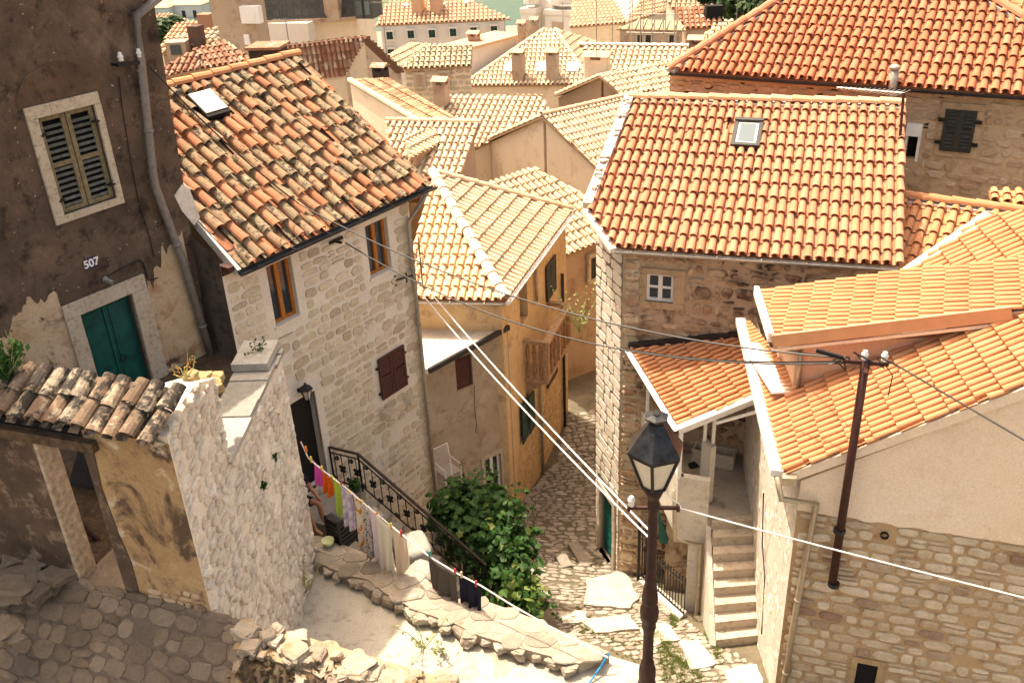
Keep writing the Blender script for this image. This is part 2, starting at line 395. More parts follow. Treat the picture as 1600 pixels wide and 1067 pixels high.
def roof(parent, name, pl, pts, mat, deck, sp=.22, ex=.36, r=.08, seg=5, jit=0., lift=.025, drop=0., thick=.07, holes=(), chan=True, lenvar=0.):
    poly = [pl.uvp(p) for p in pts]; mb = MB()
    us = [a for a, b in poly]; vm = min(b for a, b in poly); u = min(us)+sp*.5
    while u < max(us):
        cu = u+random.gauss(0, jit*.6)
        for va, vb in cross(poly, u):
            k = math.floor((va-vm)/ex+1e-4); off = random.uniform(-lenvar, lenvar)
            while vm+k*ex+off < vb-.08:
                s0 = max(vm+k*ex+off, va-.03); s1 = min(vm+(k+1)*ex+off+.05, vb+.02); k += 1
                if s1-s0 < .1: continue
                if any(a < u < c and b < (s0+s1)/2 < d for a, b, c, d in holes): continue
                if drop and random.random() < drop: continue
                rr = r*(1+random.uniform(-1, 1)*min(.12, jit*4))
                btile(mb, pl, cu+random.gauss(0, jit), s0+random.gauss(0, jit), s1, rr, rr*.80, lift+.014+abs(random.gauss(0, jit*.8)), .002, seg, 0, random.gauss(0, jit*1.2))
        if chan:
            uc = u+sp/2
            for va, vb in cross(poly, uc):
                k = math.floor((va-vm)/ex+1e-4)
                while vm+k*ex < vb-.08:
                    s0 = max(vm+k*ex, va-.015); s1 = min(vm+(k+1)*ex+.03, vb); k += 1
                    if s1-s0 < .08: continue
                    if any(a < uc < c and b < (s0+s1)/2 < d for a, b, c, d in holes): continue
                    w_ = sp*.5-r*.35; j = random.gauss(0, jit*.5)
                    vs = [pl.at(uc+x*w_+j, v, h+y) for v, h in ((s0, .012), (s1, -.012)) for x, y in ((-1, .02), (-.45, -.012), (.45, -.012), (1, .02))]
                    mb.add(vs, [(0, 1, 5, 4), (1, 2, 6, 5), (2, 3, 7, 6)], 0)
        u += sp
    if holes:
        mb.face2d(pl, poly, [[(a, b), (c, b), (c, d), (a, d)] for a, b, c, d in holes], -.03, 1)
    else: mb.slab(pl, poly, -.03-thick, -.03, 1)
    return mb.build(name, [mat, deck], parent)
def ridge(parent, a, b, r=.1, L=.42, mat=None, name='ridge_tiles', bed=None, sink=.02, jit=0.):
    a, b = np.array(a), np.array(b); t = nrm(b-a); n = nrm(Z-t*t[2]); x = np.cross(t, n)
    pl = Plane(a, x, t, n); D = np.linalg.norm(b-a); k = max(1, round(D/L)); l = D/k; mb = MB()
    for i in range(k):
        btile(mb, pl, random.gauss(0, jit), i*l-.01, (i+1)*l+.05, r*1.04, r*.92, -sink+.015+abs(random.gauss(0, jit)), -sink, 6, 0, 0, .02)
    if bed is not None:
        mb.ob(pl.at(-r*1.25, 0, -.1), x*r*2.5, t*D, n*.09, 1)
    return mb.build(name, [mat, bed or mat], parent)

# ---------------------------------------------------------------- laid stones, real relief
def inpoly(p, poly):
    c = False; n = len(poly); x, y = p
    for i in range(n):
        (a, b), (d, e) = poly[i], poly[(i+1) % n]
        if (b > y) != (e > y) and x < (d-a)*(y-b)/(e-b)+a: c = not c
    return c
def stone(mb, pl, u, v, a, b, h, mi=1, jit=.1, ex=4., seg=10, rot=0., emb=-.01):
    vs = []; ph = random.uniform(0, 6.28); tx, ty = random.gauss(0, .18), random.gauss(0, .18)
    cs, sn = math.cos(rot), math.sin(rot); base = []
    for k in range(seg):
        t = 2*math.pi*(k+.5)/seg; c, s_ = math.cos(t), math.sin(t)
        q = (abs(c)**ex+abs(s_)**ex)**(-1/ex)*(1+random.uniform(-jit, jit*.5))
        x, y = q*c*a, q*s_*b; base.append((x*cs-y*sn, x*sn+y*cs, q*c, q*s_))
    k1, k2, k3 = (.975, .9, .86) if ex >= 4.4 else (.93, .68, .62)      # squared blocks keep flat faces, rubble is rounded
    for x, y, _, _ in base: vs.append(pl.at(u+x, v+y, emb))
    for x, y, c, s_ in base: vs.append(pl.at(u+x*k1, v+y*k1, h*k3*(1+.3*(tx*c+ty*s_))))
    for x, y, c, s_ in base: vs.append(pl.at(u+x*k2, v+y*k2, h*(1+tx*c+ty*s_+random.uniform(-.15, .15))))
    fs = []
    for k in range(seg):
        j = (k+1) % seg; fs += [(k, j, seg+j, seg+k), (seg+k, seg+j, 2*seg+j, 2*seg+k)]
    fs.append(tuple(2*seg+k for k in range(seg))); mb.add(vs, fs, mi)
def stones(mb, pl, poly, holes=(), rh=(.14, .22), w=(.18, .42), gap=.022, h=.02, mi=1, jit=.1, ex=4., skip=0., seg=10, margin=.03, v0=None, v1=None, rotj=.03):
    vs = [b for a, b in poly]; v = min(vs) if v0 is None else v0; top = max(vs) if v1 is None else v1
    while v < top-.03:
        H = random.uniform(*rh)
        if v+H > top: H = top-v
        sw = [(b, a) for a, b in poly]; mid = v+H/2
        for (a, c) in cross(sw, mid):
            segs = [(a+.01, c-.01)]
            for (h0, k0, h1, k1) in holes:
                if k0-margin < v+H*.8 and k1+margin > v+H*.2:
                    ns = []
                    for (x, y) in segs:
                        if h1+margin <= x or h0-margin >= y: ns.append((x, y)); continue
                        if h0-margin > x: ns.append((x, h0-margin))
                        if h1+margin < y: ns.append((h1+margin, y))
                    segs = ns
            for (x, y) in segs:
                u = x
                while u < y-.05:
                    W = random.uniform(*w)
                    if y-(u+W) < w[0]*.6: W = y-u
                    if W > w[1]*1.3: W /= 2
                    if random.random() >= skip:
                        g = gap*random.uniform(.6, 1.5)
                        hh = h*random.uniform(.5, 1.3)
                        if random.random() < .18 and H > .15 and W < .4:
                            stone(mb, pl, u+W/2, v+H*.3, W/2-g/2, H*.28-g/2, hh, mi, jit, ex, seg, random.gauss(0, rotj))
                            stone(mb, pl, u+W/2, v+H*.78, W/2-g/2, H*.2-g/2, hh, mi, jit, ex, seg, random.gauss(0, rotj))
                        else:
                            stone(mb, pl, u+W/2, v+H/2+random.gauss(0, H*.04), W/2-g/2, H/2*random.uniform(.85, 1.03)-g/2, hh, mi, jit, ex, seg, random.gauss(0, rotj))
                    u += W
        v += H
def rock(mb, c, s, mi=0, squash=.6, seed=None, sub=3):
    import bmesh
    bm = bmesh.new(); bmesh.ops.create_icosphere(bm, subdivisions=sub, radius=1)
    o = Vector((random.uniform(-50, 50), random.uniform(-50, 50), random.uniform(-50, 50)))
    ra = random.uniform(0, 6.28); ca, sa = math.cos(ra), math.sin(ra); sx, sy = random.uniform(.75, 1.25), random.uniform(.7, 1.1)
    vs = []
    for v in bm.verts:
        p = v.co; q = Vector([math.copysign(abs(t)**.5, t) for t in p])
        q *= 1+.42*noise.noise(p*1.0+o)+.22*noise.noise(p*2.6+o)+.10*noise.noise(p*6+o)
        x, y, z = q.x*sx*s, q.y*sy*s, q.z*s*squash
        vs.append((c[0]+x*ca-y*sa, c[1]+x*sa+y*ca, c[2]+z))
    bm.verts.index_update(); fs = [tuple(v.index for v in f.verts) for f in bm.faces]; bm.free(); mb.add(vs, fs, mi)

# ---------------------------------------------------------------- windows, shutters, pipes, foliage
def window(parent, pl, R, d, fm, gm, nx=2, ny=1, bw=.045, name='window', dep=.05, casem=None):
    u0, v0, u1, v1 = R; mb = MB()
    mb.pb(pl, u0, u1, v0, v0+bw, d, d+dep); mb.pb(pl, u0, u1, v1-bw, v1, d, d+dep)
    mb.pb(pl, u0, u0+bw, v0+bw, v1-bw, d, d+dep); mb.pb(pl, u1-bw, u1, v0+bw, v1-bw, d, d+dep)
    for i in range(1, nx):
        x = u0+(u1-u0)*i/nx; mb.pb(pl, x-bw*.7, x+bw*.7, v0+bw, v1-bw, d, d+dep+.004)
    for j in range(1, ny):
        y = v0+(v1-v0)*j/ny; mb.pb(pl, u0+bw, u1-bw, y-bw*.4, y+bw*.4, d+.004, d+dep-.006)
    f = mb.build(name, fm, parent)
    g = MB(); g.pb(pl, u0+bw*.5, u1-bw*.5, v0+bw*.5, v1-bw*.5, d+dep*.25, d+dep*.4); g.build('pane', gm, f)
    return f
def shutter(parent, pl, R, d, fm, sm, fr=.06, pitch=.07, mid=True, th=.035, name='shutter', solid=False):
    u0, v0, u1, v1 = R; mb = MB()
    mb.pb(pl, u0, u0+fr, v0, v1, d, d+th); mb.pb(pl, u1-fr, u1, v0, v1, d, d+th)
    ys = [v0, v1-fr]+([(v0+v1)/2-fr/2] if mid else [])
    for y in ys: mb.pb(pl, u0+fr, u1-fr, y, y+fr, d+.001, d+th-.001)
    y = v0+fr+.01
    while y < v1-fr-pitch*.6:
        if not (mid and abs(y+pitch*.4-(v0+v1)/2) < fr*.5+.02):
            k = random.gauss(0, .004)
            mb.ob(pl.at(u0+fr, y, d+th*.9+k), pl.u*(u1-u0-2*fr), (pl.v*pitch*.8-pl.n*th*.8 if solid else pl.v*pitch*.34-pl.n*th*.8), pl.v*.010+pl.n*.006, 1)
        y += pitch
    if solid: mb.pb(pl, u0+fr*.5, u1-fr*.5, v0+fr*.5, v1-fr*.5, d+.002, d+.006, 1)
    return mb.build(name, [fm, sm], parent)
def surround(parent, pl, R, O, d0, d1, mat, name='window_surround', rough=.012):
    (a, b, c, e), (A, B, C_, E) = R, O; mb = MB()
    def lump(x0, x1, y0, y1):
        n = max(1, round(max(x1-x0, y1-y0)/.35))
        for i in range(n):
            if x1-x0 > y1-y0: mb.pb(pl, x0+(x1-x0)*i/n, x0+(x1-x0)*(i+1)/n-.004, y0, y1, d0, d1+random.uniform(0, rough))
            else: mb.pb(pl, x0, x1, y0+(y1-y0)*i/n, y0+(y1-y0)*(i+1)/n-.004, d0, d1+random.uniform(0, rough))
    lump(A, C_, B, b); lump(A, C_, e, E); lump(A, a, b+.002, e-.002); lump(c, C_, b+.002, e-.002)
    return mb.build(name, mat, parent)
def gutter(parent, a, b, r=.07, mat=None, out=None, name='gutter'):
    a, b = np.array(a), np.array(b); t = nrm(b-a); x = nrm(np.cross(t, Z)); mb = MB(); seg = 7
    vs = []
    for p in (a, b):
        for rr in (r, r-.012):
            for k in range(seg+1):
                g = math.pi*k/seg; vs.append(p+x*rr*math.cos(g)-Z*rr*math.sin(g))
    n = seg+1; fs = []
    for k in range(seg):
        fs.append((k, k+1, 2*n+k+1, 2*n+k)); fs.append((n+k+1, n+k, 3*n+k, 3*n+k+1)); fs.append((k, n+k, n+k+1, k+1)); fs.append((2*n+k, 3*n+k, 3*n+k+1, 2*n+k+1))
    fs += [(0, 2*n, 3*n, n), (seg, n+seg, 3*n+seg, 2*n+seg)]
    mb.add(vs, fs)
    D = np.linalg.norm(b-a); i = .3
    while i < D:
        mb.ob(a+t*i-x*(r+.004)-Z*.0, t*.02, x*(2*r+.008), Z*.012); i += .8
    return mb.build(name, mat, parent)
def pipe(parent, pts, r, mat, name='downpipe', clips=True, nrmv=None, seg=8):
    mb = MB(); mb.tube(pts, r, seg)
    if clips:
        for i in range(len(pts)-1):
            a, b = np.array(pts[i]), np.array(pts[i+1]); D = np.linalg.norm(b-a)
            if D > .8:
                for k in range(1, int(D/1.2)+1):
                    p = a+(b-a)*min(.95, k*1.2/D-.2/D); t = nrm(b-a); mb.tube([p-t*.02, p+t*.02], r*1.22, seg)
    return mb.build(name, mat, parent, smooth=True)
def leaf(mb, p, n, s, mi=0):
    n = nrm(n); x = nrm(np.cross(n, A3(random.gauss(0, 1), random.gauss(0, 1), random.gauss(0, 1)))); y = np.cross(n, x)
    o = [(-.1, -.5), (.42, -.42), (.5, .1), (.18, .2), (0, .62), (-.18, .2), (-.5, .1), (-.42, -.42)]
    vs = [p+x*a*s+y*b*s+n*(-.16*s*abs(a)*2) for a, b in o]
    mb.add(vs, [(0, 1, 2, 3, 4), (0, 4, 5, 6, 7)], mi)
def leafq(mb, p, n, s, mi=0):
    n = nrm(n); x = nrm(np.cross(n, A3(random.gauss(0, 1), random.gauss(0, 1), random.gauss(0, 1)))); y = np.cross(n, x)
    mb.add([p-x*s*.5, p-y*s*.3, p+x*s*.5, p+y*s*.3], [(0, 1, 2, 3)], mi)
def rdir():
    while True:
        v = A3(random.uniform(-1, 1), random.uniform(-1, 1), random.uniform(-1, 1)); l = np.linalg.norm(v)
        if .1 < l < 1: return v/l
def cable(pts_or_a, b=None, sag=0., n=16):
    a = np.array(pts_or_a, float); b = np.array(b, float)
    return [a+(b-a)*t-Z*sag*4*t*(1-t) for t in (i/n for i in range(n+1))]
def skirt(mb, pts, zb, inset=.06, dz=.12, mi=0):
    c = sum(pts)/len(pts); q = []
    for p in pts:
        d = A3(c[0]-p[0], c[1]-p[1], 0); l = max(.01, np.linalg.norm(d)); q.append(p+d/l*min(inset*1.4, l*.3)-Z*dz)
    mb.prism(q, zb, mi)
def chimney(parent, c, w, h, mat, cap=True, name='chimney', top=None):
    mb = MB(); c = np.array(c, float); a = hv(-70); b = hv(20)
    mb.ob(c-a*w/2-b*w/2, a*w, b*w, Z*h)
    if cap:
        for i, j in ((0, 0), (1, 0), (0, 1), (1, 1)):
            mb.ob(c-a*w/2-b*w/2+a*i*(w*.75)+b*j*(w*.75)+Z*h, a*w*.25, b*w*.25, Z*.18)
        o = c+Z*(h+.18); ww = w*.66
        q = [o-a*ww-b*ww, o+a*ww-b*ww, o+a*ww+b*ww, o-a*ww+b*ww]; r0, r1 = o-a*ww+Z*.16, o+a*ww+Z*.16
        mb.add(q+[r0, r1], [(0, 1, 5, 4), (2, 3, 4, 5), (0, 4, 3), (1, 2, 5), (0, 3, 2, 1)], 1)
    return mb.build(name, [mat, top or M_farT], parent)
def antenna(px, py, r, label, h=1.6, head=-60, n=7, mat=None):
    p = pr(px, py, r); t = thing('roof_antenna', label, 'antenna', p)
    mb = MB(); mb.tube([p, p+Z*h], .018, 6); mb.build('mast', mat or M_pipe, t)
    mb = MB(); d = hv(head); q = p+Z*(h-.05); mb.tube([q-d*.5, q+d*.5], .012, 5); e = np.cross(d, Z)
    for i in range(n):
        s = q+d*(-.45+.9*i/(n-1)); l = .26-.02*i; mb.tube([s-e*l, s+e*l], .007, 4)
    mb.build('elements', mat or M_pipe, t); return t
# ================================================================ dark stained house, number 507
S = 1.15
plC = VPl(pz(512, 748, -9.4)*S, 37)                 # street face of the old limestone house
plD = VPl(A3(-5.06, 14.26, 0), 37)                  # street face of the dark house, set back from it
LAND = -10.81
D = thing('old_house', 'tall dark brown stained plaster house with the number 507 and a teal door', 'house', A3(-6.4, 12.5, -8.6))
eT, eB = plD.uv(243, 20), plD.uv(337, 600)
k = (eT[0]-eB[0])/(eT[1]-eB[1]); HD = .5
edge = lambda z: eB[0]+k*(z-eB[1])
wD = plD.rect((57, 181), (150, 165), (178, 312), (97, 335)); oD = plD.rect((38, 166), (154, 145), (191, 318), (83, 352))
dD = plD.rect((125, 490), (203, 458), (240, 598), (152, 600)); dD = (dD[0], -8.5, dD[2], dD[3])
oDd = plD.rect((94, 478), (221, 430), (262, 585), (128, 590)); oDd = (oDd[0], -8.5, oDd[2], oDd[3])
uL = -3.9
mb = MB(); zs = plD.uv(50, 492)[1]
def wavy(u): return zs+.5*noise.noise(Vector((u*1.3, 3, 0)))+.28*noise.noise(Vector((u*4, 5, 0)))+.12*noise.noise(Vector((u*14, 7, 0)))
us = [uL+(edge(zs)-uL)*i/90 for i in range(91)]
mb.wall(plD, [(uL, -9.4), (edge(-9.4), -9.4), (edge(HD), HD), (-1.7, 1.45), (uL, 1.5)], [wD, dD], .16, 0, 2)  # unseen top edge raked to shape the shadow on coping and terrace
bk = hv(-53)*7
p0, p1 = plD.at(uL, 0), plD.at(edge(-9.4), 0); q1 = plD.at(edge(HD), 0)
for a, b, c, d in ((p1, q1, q1+bk, p1+bk), (p0+bk, p0+bk, p0, p0), (p1+bk, q1+bk, p0+bk, p0+bk)):
    mb.quad(A3(a[0], a[1], -9.4), A3(b[0], b[1], HD if b is not p0 else -9.4), A3(c[0], c[1], HD), A3(d[0], d[1], -9.4))
mb.quad(A3(*p0[:2], -9.4), A3(*p0[:2], HD), A3(*(p0+bk)[:2], HD), A3(*(p0+bk)[:2], -9.4))
tt_ = [A3(*q1[:2], HD), plD.at(-1.7, 1.45), plD.at(uL, 1.5)]
for a, b in zip(tt_, tt_[1:]): mb.quad(a, b, b+bk, a+bk)
tl = plD.at(-9.5, 0); tr_ = plD.at(uL, 0)             # unseen tall block added left of the frame to shade gate and path
mb.prism([A3(*p[:2], 12.) for p in (tl, tr_, tr_+bk, tl+bk)], -9.4)
mb.build('wall', [M_Dpl, M_Dlow, M_dark], D)
mb = MB()                                             # lower coat of worn ochre plaster, 8 mm proud, with a broken upper edge
loop = [(uL, -9.4), (oDd[0]-.005, -9.4), (oDd[0]-.005, wavy(oDd[0]))]+[(u, wavy(u)) for u in us[::-1] if u < oDd[0]-.02]
mb.slab(plD, loop, -.01, .008)
rt = [u for u in [oDd[2]+.01+(edge(-8)-.02-oDd[2]-.01)*i/30 for i in range(31)]]
mb.slab(plD, [(rt[0], -9.4), (rt[-1]-.02, -9.4)]+[(min(u, edge(-6.2)-.02), (-6.2+.95*(i/30)**.5+.3*noise.noise(Vector((i*.3, 1, 4)))+.12*noise.noise(Vector((i*1.1, 1, 9))))) for i, u in reversed(list(enumerate(rt)))], -.01, .008)
mb.build('lower_plaster', M_Dlow, D)
mb = MB(); ac = plD.rect((30, 150), (160, 128), (160, 128), (30, 150)); cu = (oD[0]+oD[2])/2; ra = (oD[2]-oD[0])/2+.06; zb = oD[3]+.01
mb.slab(plD, [(cu-ra, zb), (cu+ra, zb)]+[(cu+ra*math.cos(t)*(1+.04*math.sin(9*t)), zb+.02+.46*math.sin(t)) for t in [math.pi*i/14 for i in range(15)]], -.01, .012)
mb.build('relieving_arch', plaster('arch_patch_plaster', (.075, .046, .030), (.15, .095, .058), (.05, .034, .026), 2.2, .7), D)
surround(D, plD, wD, oD, -.02, .035, M_frame, rough=.008)
mid = (wD[0]+wD[2])/2
mb = MB(); mb.slab(plD, [plD.uv(*x) for x in ((272, 306), (284, 288), (296, 296), (312, 340), (303, 352), (284, 330))], -.01, .012); mb.build('plaster_patch', M_mort, D)
shutter(D, plD, (wD[0]+.01, wD[1]+.01, mid-.006, wD[3]-.01), -.07, M_owshut, M_slat, .065, .085)
shutter(D, plD, (mid+.006, wD[1]+.01, wD[2]-.01, wD[3]-.01), -.065, M_owshut, M_slat, .065, .085)
for a, b in ((wD[0]+.02, -1), (wD[2]-.03, 1)):
    for z in (wD[1]+.2, wD[3]-.25): mb = MB(); mb.pb(plD, a-.04, a+.05, z, z+.025, -.03, .045); mb.build('shutter_hinge', M_blk, D)
surround(D, plD, (dD[0], dD[1], dD[2], dD[3]), (oDd[0], dD[1]+.02, oDd[2], oDd[3]), -.05, .045, M_frame, 'door_surround', .008)
md = (dD[0]+dD[2])/2; dr = MB()
for a, b in ((dD[0]+.01, md-.004), (md+.004, dD[2]-.01)):
    dr.pb(plD, a, b, dD[1], dD[3]-.01, -.15, -.11)
    for z0, z1 in ((-8.4, -7.75), (-7.65, -7.05), (-6.95, dD[3]-.1)): dr.pb(plD, a+.07, b-.07, z0, z1, -.112, -.095)
dr.pb(plD, md-.02, md+.02, dD[1], dD[3]-.02, -.11, -.085)
dr = dr.build('door', M_teal, D)
mb = MB(); c = plD.at(md+.1, -6.9, -.075)
mb.tube([c+(plD.u*math.cos(t)+plD.v*math.sin(t))*.05 for t in [6.283*i/14 for i in range(15)]], .008, 5); mb.build('door_ring', M_blk, dr)
pd = plD.off(.11); pp_ = [pd.hit(*q) for q in ((262, -14), (213, 25), (221, 95), (239, 270), (243, 292), (292, 425), (333, 566))]
pipe(D, pp_, .062, M_pipe, 'drainpipe')
nR = plD.rect((131, 403), (150, 401), (152, 418), (133, 421)); mb = MB()
mb.pb(plD, nR[0], nR[2], nR[1], nR[3], .004, .016); mb.pb(plD, nR[0]+.01, nR[2]-.01, nR[1]+.01, nR[3]-.01, .016, .019, 1)
pn = mb.build('number_plate', [simple('blue_enamel', (.02, .025, .07), .3), simple('dark_blue_enamel', (.03, .035, .09), .3)], D)
cu_ = bpy.data.curves.new('digits', 'FONT'); cu_.body = '507'; cu_.size = (nR[3]-nR[1])*.98; cu_.extrude = .002; cu_.align_x = 'CENTER'; cu_.align_y = 'CENTER'; cu_.offset = .004
to = bpy.data.objects.new('t', cu_); COL.objects.link(to); bpy.context.view_layer.update()
me = bpy.data.meshes.new_from_object(to.evaluated_get(bpy.context.evaluated_depsgraph_get())); COL.objects.unlink(to)
mb = MB(); cc = plD.at((nR[0]+nR[2])/2, (nR[1]+nR[3])/2, .021)
mb.add([cc+plD.u*v.co.x*1.0+plD.v*v.co.y+plD.n*v.co.z for v in me.vertices], [tuple(p.vertices) for p in me.polygons]); mb.build('digits', simple('white_enamel', (.8, .78, .76), .3), pn)
mb = MB(); bp = plD.off(.12); a, b = bp.hit(183, 102), bp.hit(226, 97); mb.bar(a, b, .05, .05)
for q in (a, b): mb.bar(q-plD.n*.12, q, .035, .035)
br = mb.build('wire_bracket', M_blk, D)
for q in (bp.hit(190, 98), bp.hit(219, 92)):
    mb = MB(); mb.lathe(q+Z*.02, [(.035, 0), (.04, .02), (.03, .04), (.045, .055), (.04, .075), (.026, .085), (.03, .11), (.012, .125)], 10); mb.build('insulator', M_porc, br, True)
mb = MB(); q = plD.hit(163, 436); mb.lathe(q, [(.05, 0), (.05, .03), (.036, .035), (.036, .16), (.026, .165), (.024, .15)], 12, 0, nrm(plD.n+plD.u*.2-Z*.25)); mb.build('wall_camera', M_pipe, D, True)
mb = MB(); g = plD.off(.02)
mb.tube([g.hit(*q) for q in ((186, 120), (190, 160), (196, 200), (206, 260), (218, 320), (234, 370), (241, 402))], .008, 5)
mb.tube([g.hit(*q) for q in ((165, 433), (190, 420), (218, 406), (224, 412), (232, 438), (247, 434))], .01, 5); mb.build('wall_wire', M_blk, D)

# ================================================================ limestone house with the old mixed tile roof
C = thing('stone_house', 'pale limestone house with old lichen mottled tile roof and orange wood windows', 'house', plC.at(1.3, -13.6, -2.5))
cl, cr = plC.uv(345, 415)[0]-.02, plC.uv(640, 335)[0]; zB, zE = -14.6, -5.85
w1 = plC.rect((416, 413), (456, 403), (468, 493), (430, 510)); w2 = plC.rect((571, 352), (605, 340), (612, 420), (578, 434))
w3 = plC.rect((588, 560), (628, 538), (634, 600), (595, 624)); dr_ = plC.rect((453, 633), (490, 609), (490, 609), (453, 633))
dC = (dr_[2]-.86, LAND+.02, dr_[2], dr_[3])
holes = [w1, w2, dC]
mb = MB(); top = -5.75
mb.wall(plC, [(cl, zB), (cr, zB), (cr, top), (cl, top)], [w1, w2], .2, 0, 2)
mb2 = MB()
mb = MB(); mb.wall(plC, [(cl, zB), (cr, zB), (cr, top), (cl, top)], holes, .2, 0, 2)
fr_ = [(a-.13, b-.1, c+.13, d+.1) for a, b, c, d in (w1, w2)]+[(w3[0]-.1, w3[1]-.08, w3[2]+.08, w3[3]+.08), (dC[0]-.14, dC[1], dC[2]+.14, dC[3]+.14)]
stones(mb, plC, [(cl+.03, zB), (cr-.02, zB), (cr-.02, top-.12), (cl+.03, top-.12)], fr_, (.14, .23), (.18, .44), .03, .02, 1, .15, 4.4, .08, 13, rotj=.05)
stones(mb, plC, [(cr-.3, -13.9), (cr+.02, -13.9), (cr+.02, top-.3), (cr-.3, top-.3)], [], (.2, .3), (.29, .31), .02, .02, 1, .06, 6)
bkv = hv(-53)
for zz in (0,):
    p0, p1 = plC.at(cl, 0), plC.at(cr, 0); dp = bkv*6.5
    mb.quad(A3(*p1[:2], zB), A3(*(p1+dp)[:2], zB), A3(*(p1+dp)[:2], top), A3(*p1[:2], top))
    mb.quad(A3(*(p0+dp)[:2], zB), A3(*(p1+dp)[:2], zB), A3(*(p1+dp)[:2], top), A3(*(p0+dp)[:2], top))
eL, eR = VPl(plC.at(0, 0, .28), 37).hit(375, 415), VPl(plC.at(0, 0, .28), 37).hit(672, 294)
ze = (eL[2]+eR[2])/2; eL[2] = eR[2] = ze
rgR = VPl(eR, -53).hit(465, 88)
plR = P3(eL, eR, rgR)
uR = plR.uvp(eR)[0]; vR = plR.uvp(rgR)[1]
uK = plR.uv(300, 330)
ptsR = [plR.at(0, 0), plR.at(uR, 0), plR.at(uR, vR), plR.at(-2.6, vR), plR.at(-2.6, uK[1]+.35), plR.at(uK[0], uK[1])]
sk = plR.rect((286, 155), (322, 150), (361, 182), (322, 192)); sk = (sk[0]+.06, sk[1]+.06, sk[2]-.02, sk[3]-.06)
roof(C, 'roof', plR, ptsR, M_old, M_olddeck, .225, .40, .092, 6, .016, .035, .03, .08, [sk], True, .09)
rb = 2*rgR-eR; rb[2] = eR[2]
plRb = P3(rgR, plR.at(0, vR), rb)
roof(C, 'rear_roof', plRb, [rgR, plR.at(-2.6, vR), plR.at(-2.6, vR)+(rb-rgR), rb], M_old, M_olddeck, .26, .42, .1, 4, .01)
ridge(C, plR.at(-2.6, vR, .0), plR.at(uR, vR, .0), .11, .42, M_R, bed=M_ridgegrey, sink=-.04)
g1 = [A3(*p1[:2], top), A3(*(p1+dp)[:2], top)]
mb.add([g1[0], g1[1], (g1[0]+g1[1])/2+Z*(rgR[2]-top-.1)], [(0, 1, 2)])
mb.build('wall', [M_Cmort, M_Cst, M_dark], C)
plG = VPl(plC.at(cl, 0), -53, -1); mb = MB()        # plastered gable end, a strip of it shows beside the dark house
va = plG.uv(345, 408); vb = plG.uv(276, 352); mb.wall(plG, [(0, zB), (6.3, zB), (6.3, vb[1]), (vb[0], vb[1]+.04), (0, va[1]+.02)])
mb.build('gable_wall', plaster('dark_gable_plaster', (.075, .055, .042), (.15, .115, .09), (.05, .036, .028), 1.6, .6, None, [((.50, .44, .36), .8, .63, .66)]), C)  # dark mottled plaster with pale patches
mb = MB(); mb.bar(plR.at(-.02, .0, -.08), plR.at(uK[0]-.03, uK[1], -.08), .07, .16); mb.build('verge_mortar', M_mort, C)
mb = MB()
for i in range(9): rock(mb, plR.at(uK[0]-.1-.13*(i % 3)+random.uniform(-.05, .05), uK[1]+.05+.12*(i//3), .06+.05*random.random()), .11, 0, .5)
mb.build('broken_mortar', M_mort, C)
fr2 = MB(); fr2.pb(plR, sk[0]-.05, sk[2]+.05, sk[1]-.05, sk[1]+.02, -.02, .13); fr2.pb(plR, sk[0]-.05, sk[2]+.05, sk[3]-.02, sk[3]+.05, -.02, .13)
fr2.pb(plR, sk[0]-.05, sk[0]+.02, sk[1]+.02, sk[3]-.02, -.02, .13); fr2.pb(plR, sk[2]-.02, sk[2]+.05, sk[1]+.02, sk[3]-.02, -.02, .13)
skl = fr2.build('skylight', M_blk, C); g = MB(); g.pb(plR, sk[0]-.03, sk[2]+.03, sk[1]+.03, sk[3]+.03, .131, .15); g.build('pane', simple('white_skylight_cover', (.75, .70, .62), .4, 0, .04), skl)
gutter(C, eL-Z*.03+plC.n*.05-plC.u*.05, eR-Z*.03+plC.n*.05+plC.u*.1, .075, M_gutdk)
mb = MB(); mb.pb(plC, cl, cr+.06, top-.1, top-.02, .01, .2); mb.pb(plC, cl, cr, top-.2, top-.11, .004, .03); mb.build('eave_board', M_bwood, C)
for R in (w1, w2): 
    f = window(C, plC, R, -.17, M_owood, M_glass, 2, 1, .06, dep=.07)
    mb = MB(); mb.pb(plC, R[0]-.04, R[2]+.05, R[1]-.05, R[1]-.004, -.15, .03); mb.build('window_sill', M_Cmort, C)
mb = MB(); c = plC.at(w1[0]+.2, w1[1]+.22, -.13)
mid = (w3[0]+w3[2])/2; BW = M_bwood
shutter(C, plC, (w3[0], w3[1], mid-.006, w3[3]), .03, BW, BW, .055, .06, solid=True); shutter(C, plC, (mid+.006, w3[1], w3[2], w3[3]), .032, BW, BW, .055, .06, solid=True)
for a, s_ in ((w3[0]-.03, 1), (w3[2]+.03, 1)):
    for z in (w3[1]+.15, w3[3]-.2): mb = MB(); mb.pb(plC, a-.03, a+.03, z-.015, z+.015, .0, .06); mb.build('shutter_hinge', M_blk, C)
for px in ((605, 640, 30), (643, 618, 20)):
    a = plC.uv(px[0]-12, px[1]+4); mb = MB(); L = .26 if px[2] == 30 else .2
    mb.slab(plC, [(a[0]-.02, a[1]-.11), (a[0]+L+.05, a[1]-.09), (a[0]+L, a[1]+.03), (a[0], a[1]+.02)], -.05, .3 if L > .25 else .22); mb.build('stone_bracket', M_Cst, C)
surround(C, plC, dC, (dC[0]-.13, dC[1], dC[2]+.13, dC[3]+.16), -.05, .02, M_Cmort, 'door_surround', .004)
mb = MB(); mb.pb(plC, dC[0], dC[2], dC[1], dC[3], -.19, -.16); mb.build('door', simple('unlit_doorway_black', (.012, .010, .010), .6), C)  # near-black panel stands in for the unlit open doorway
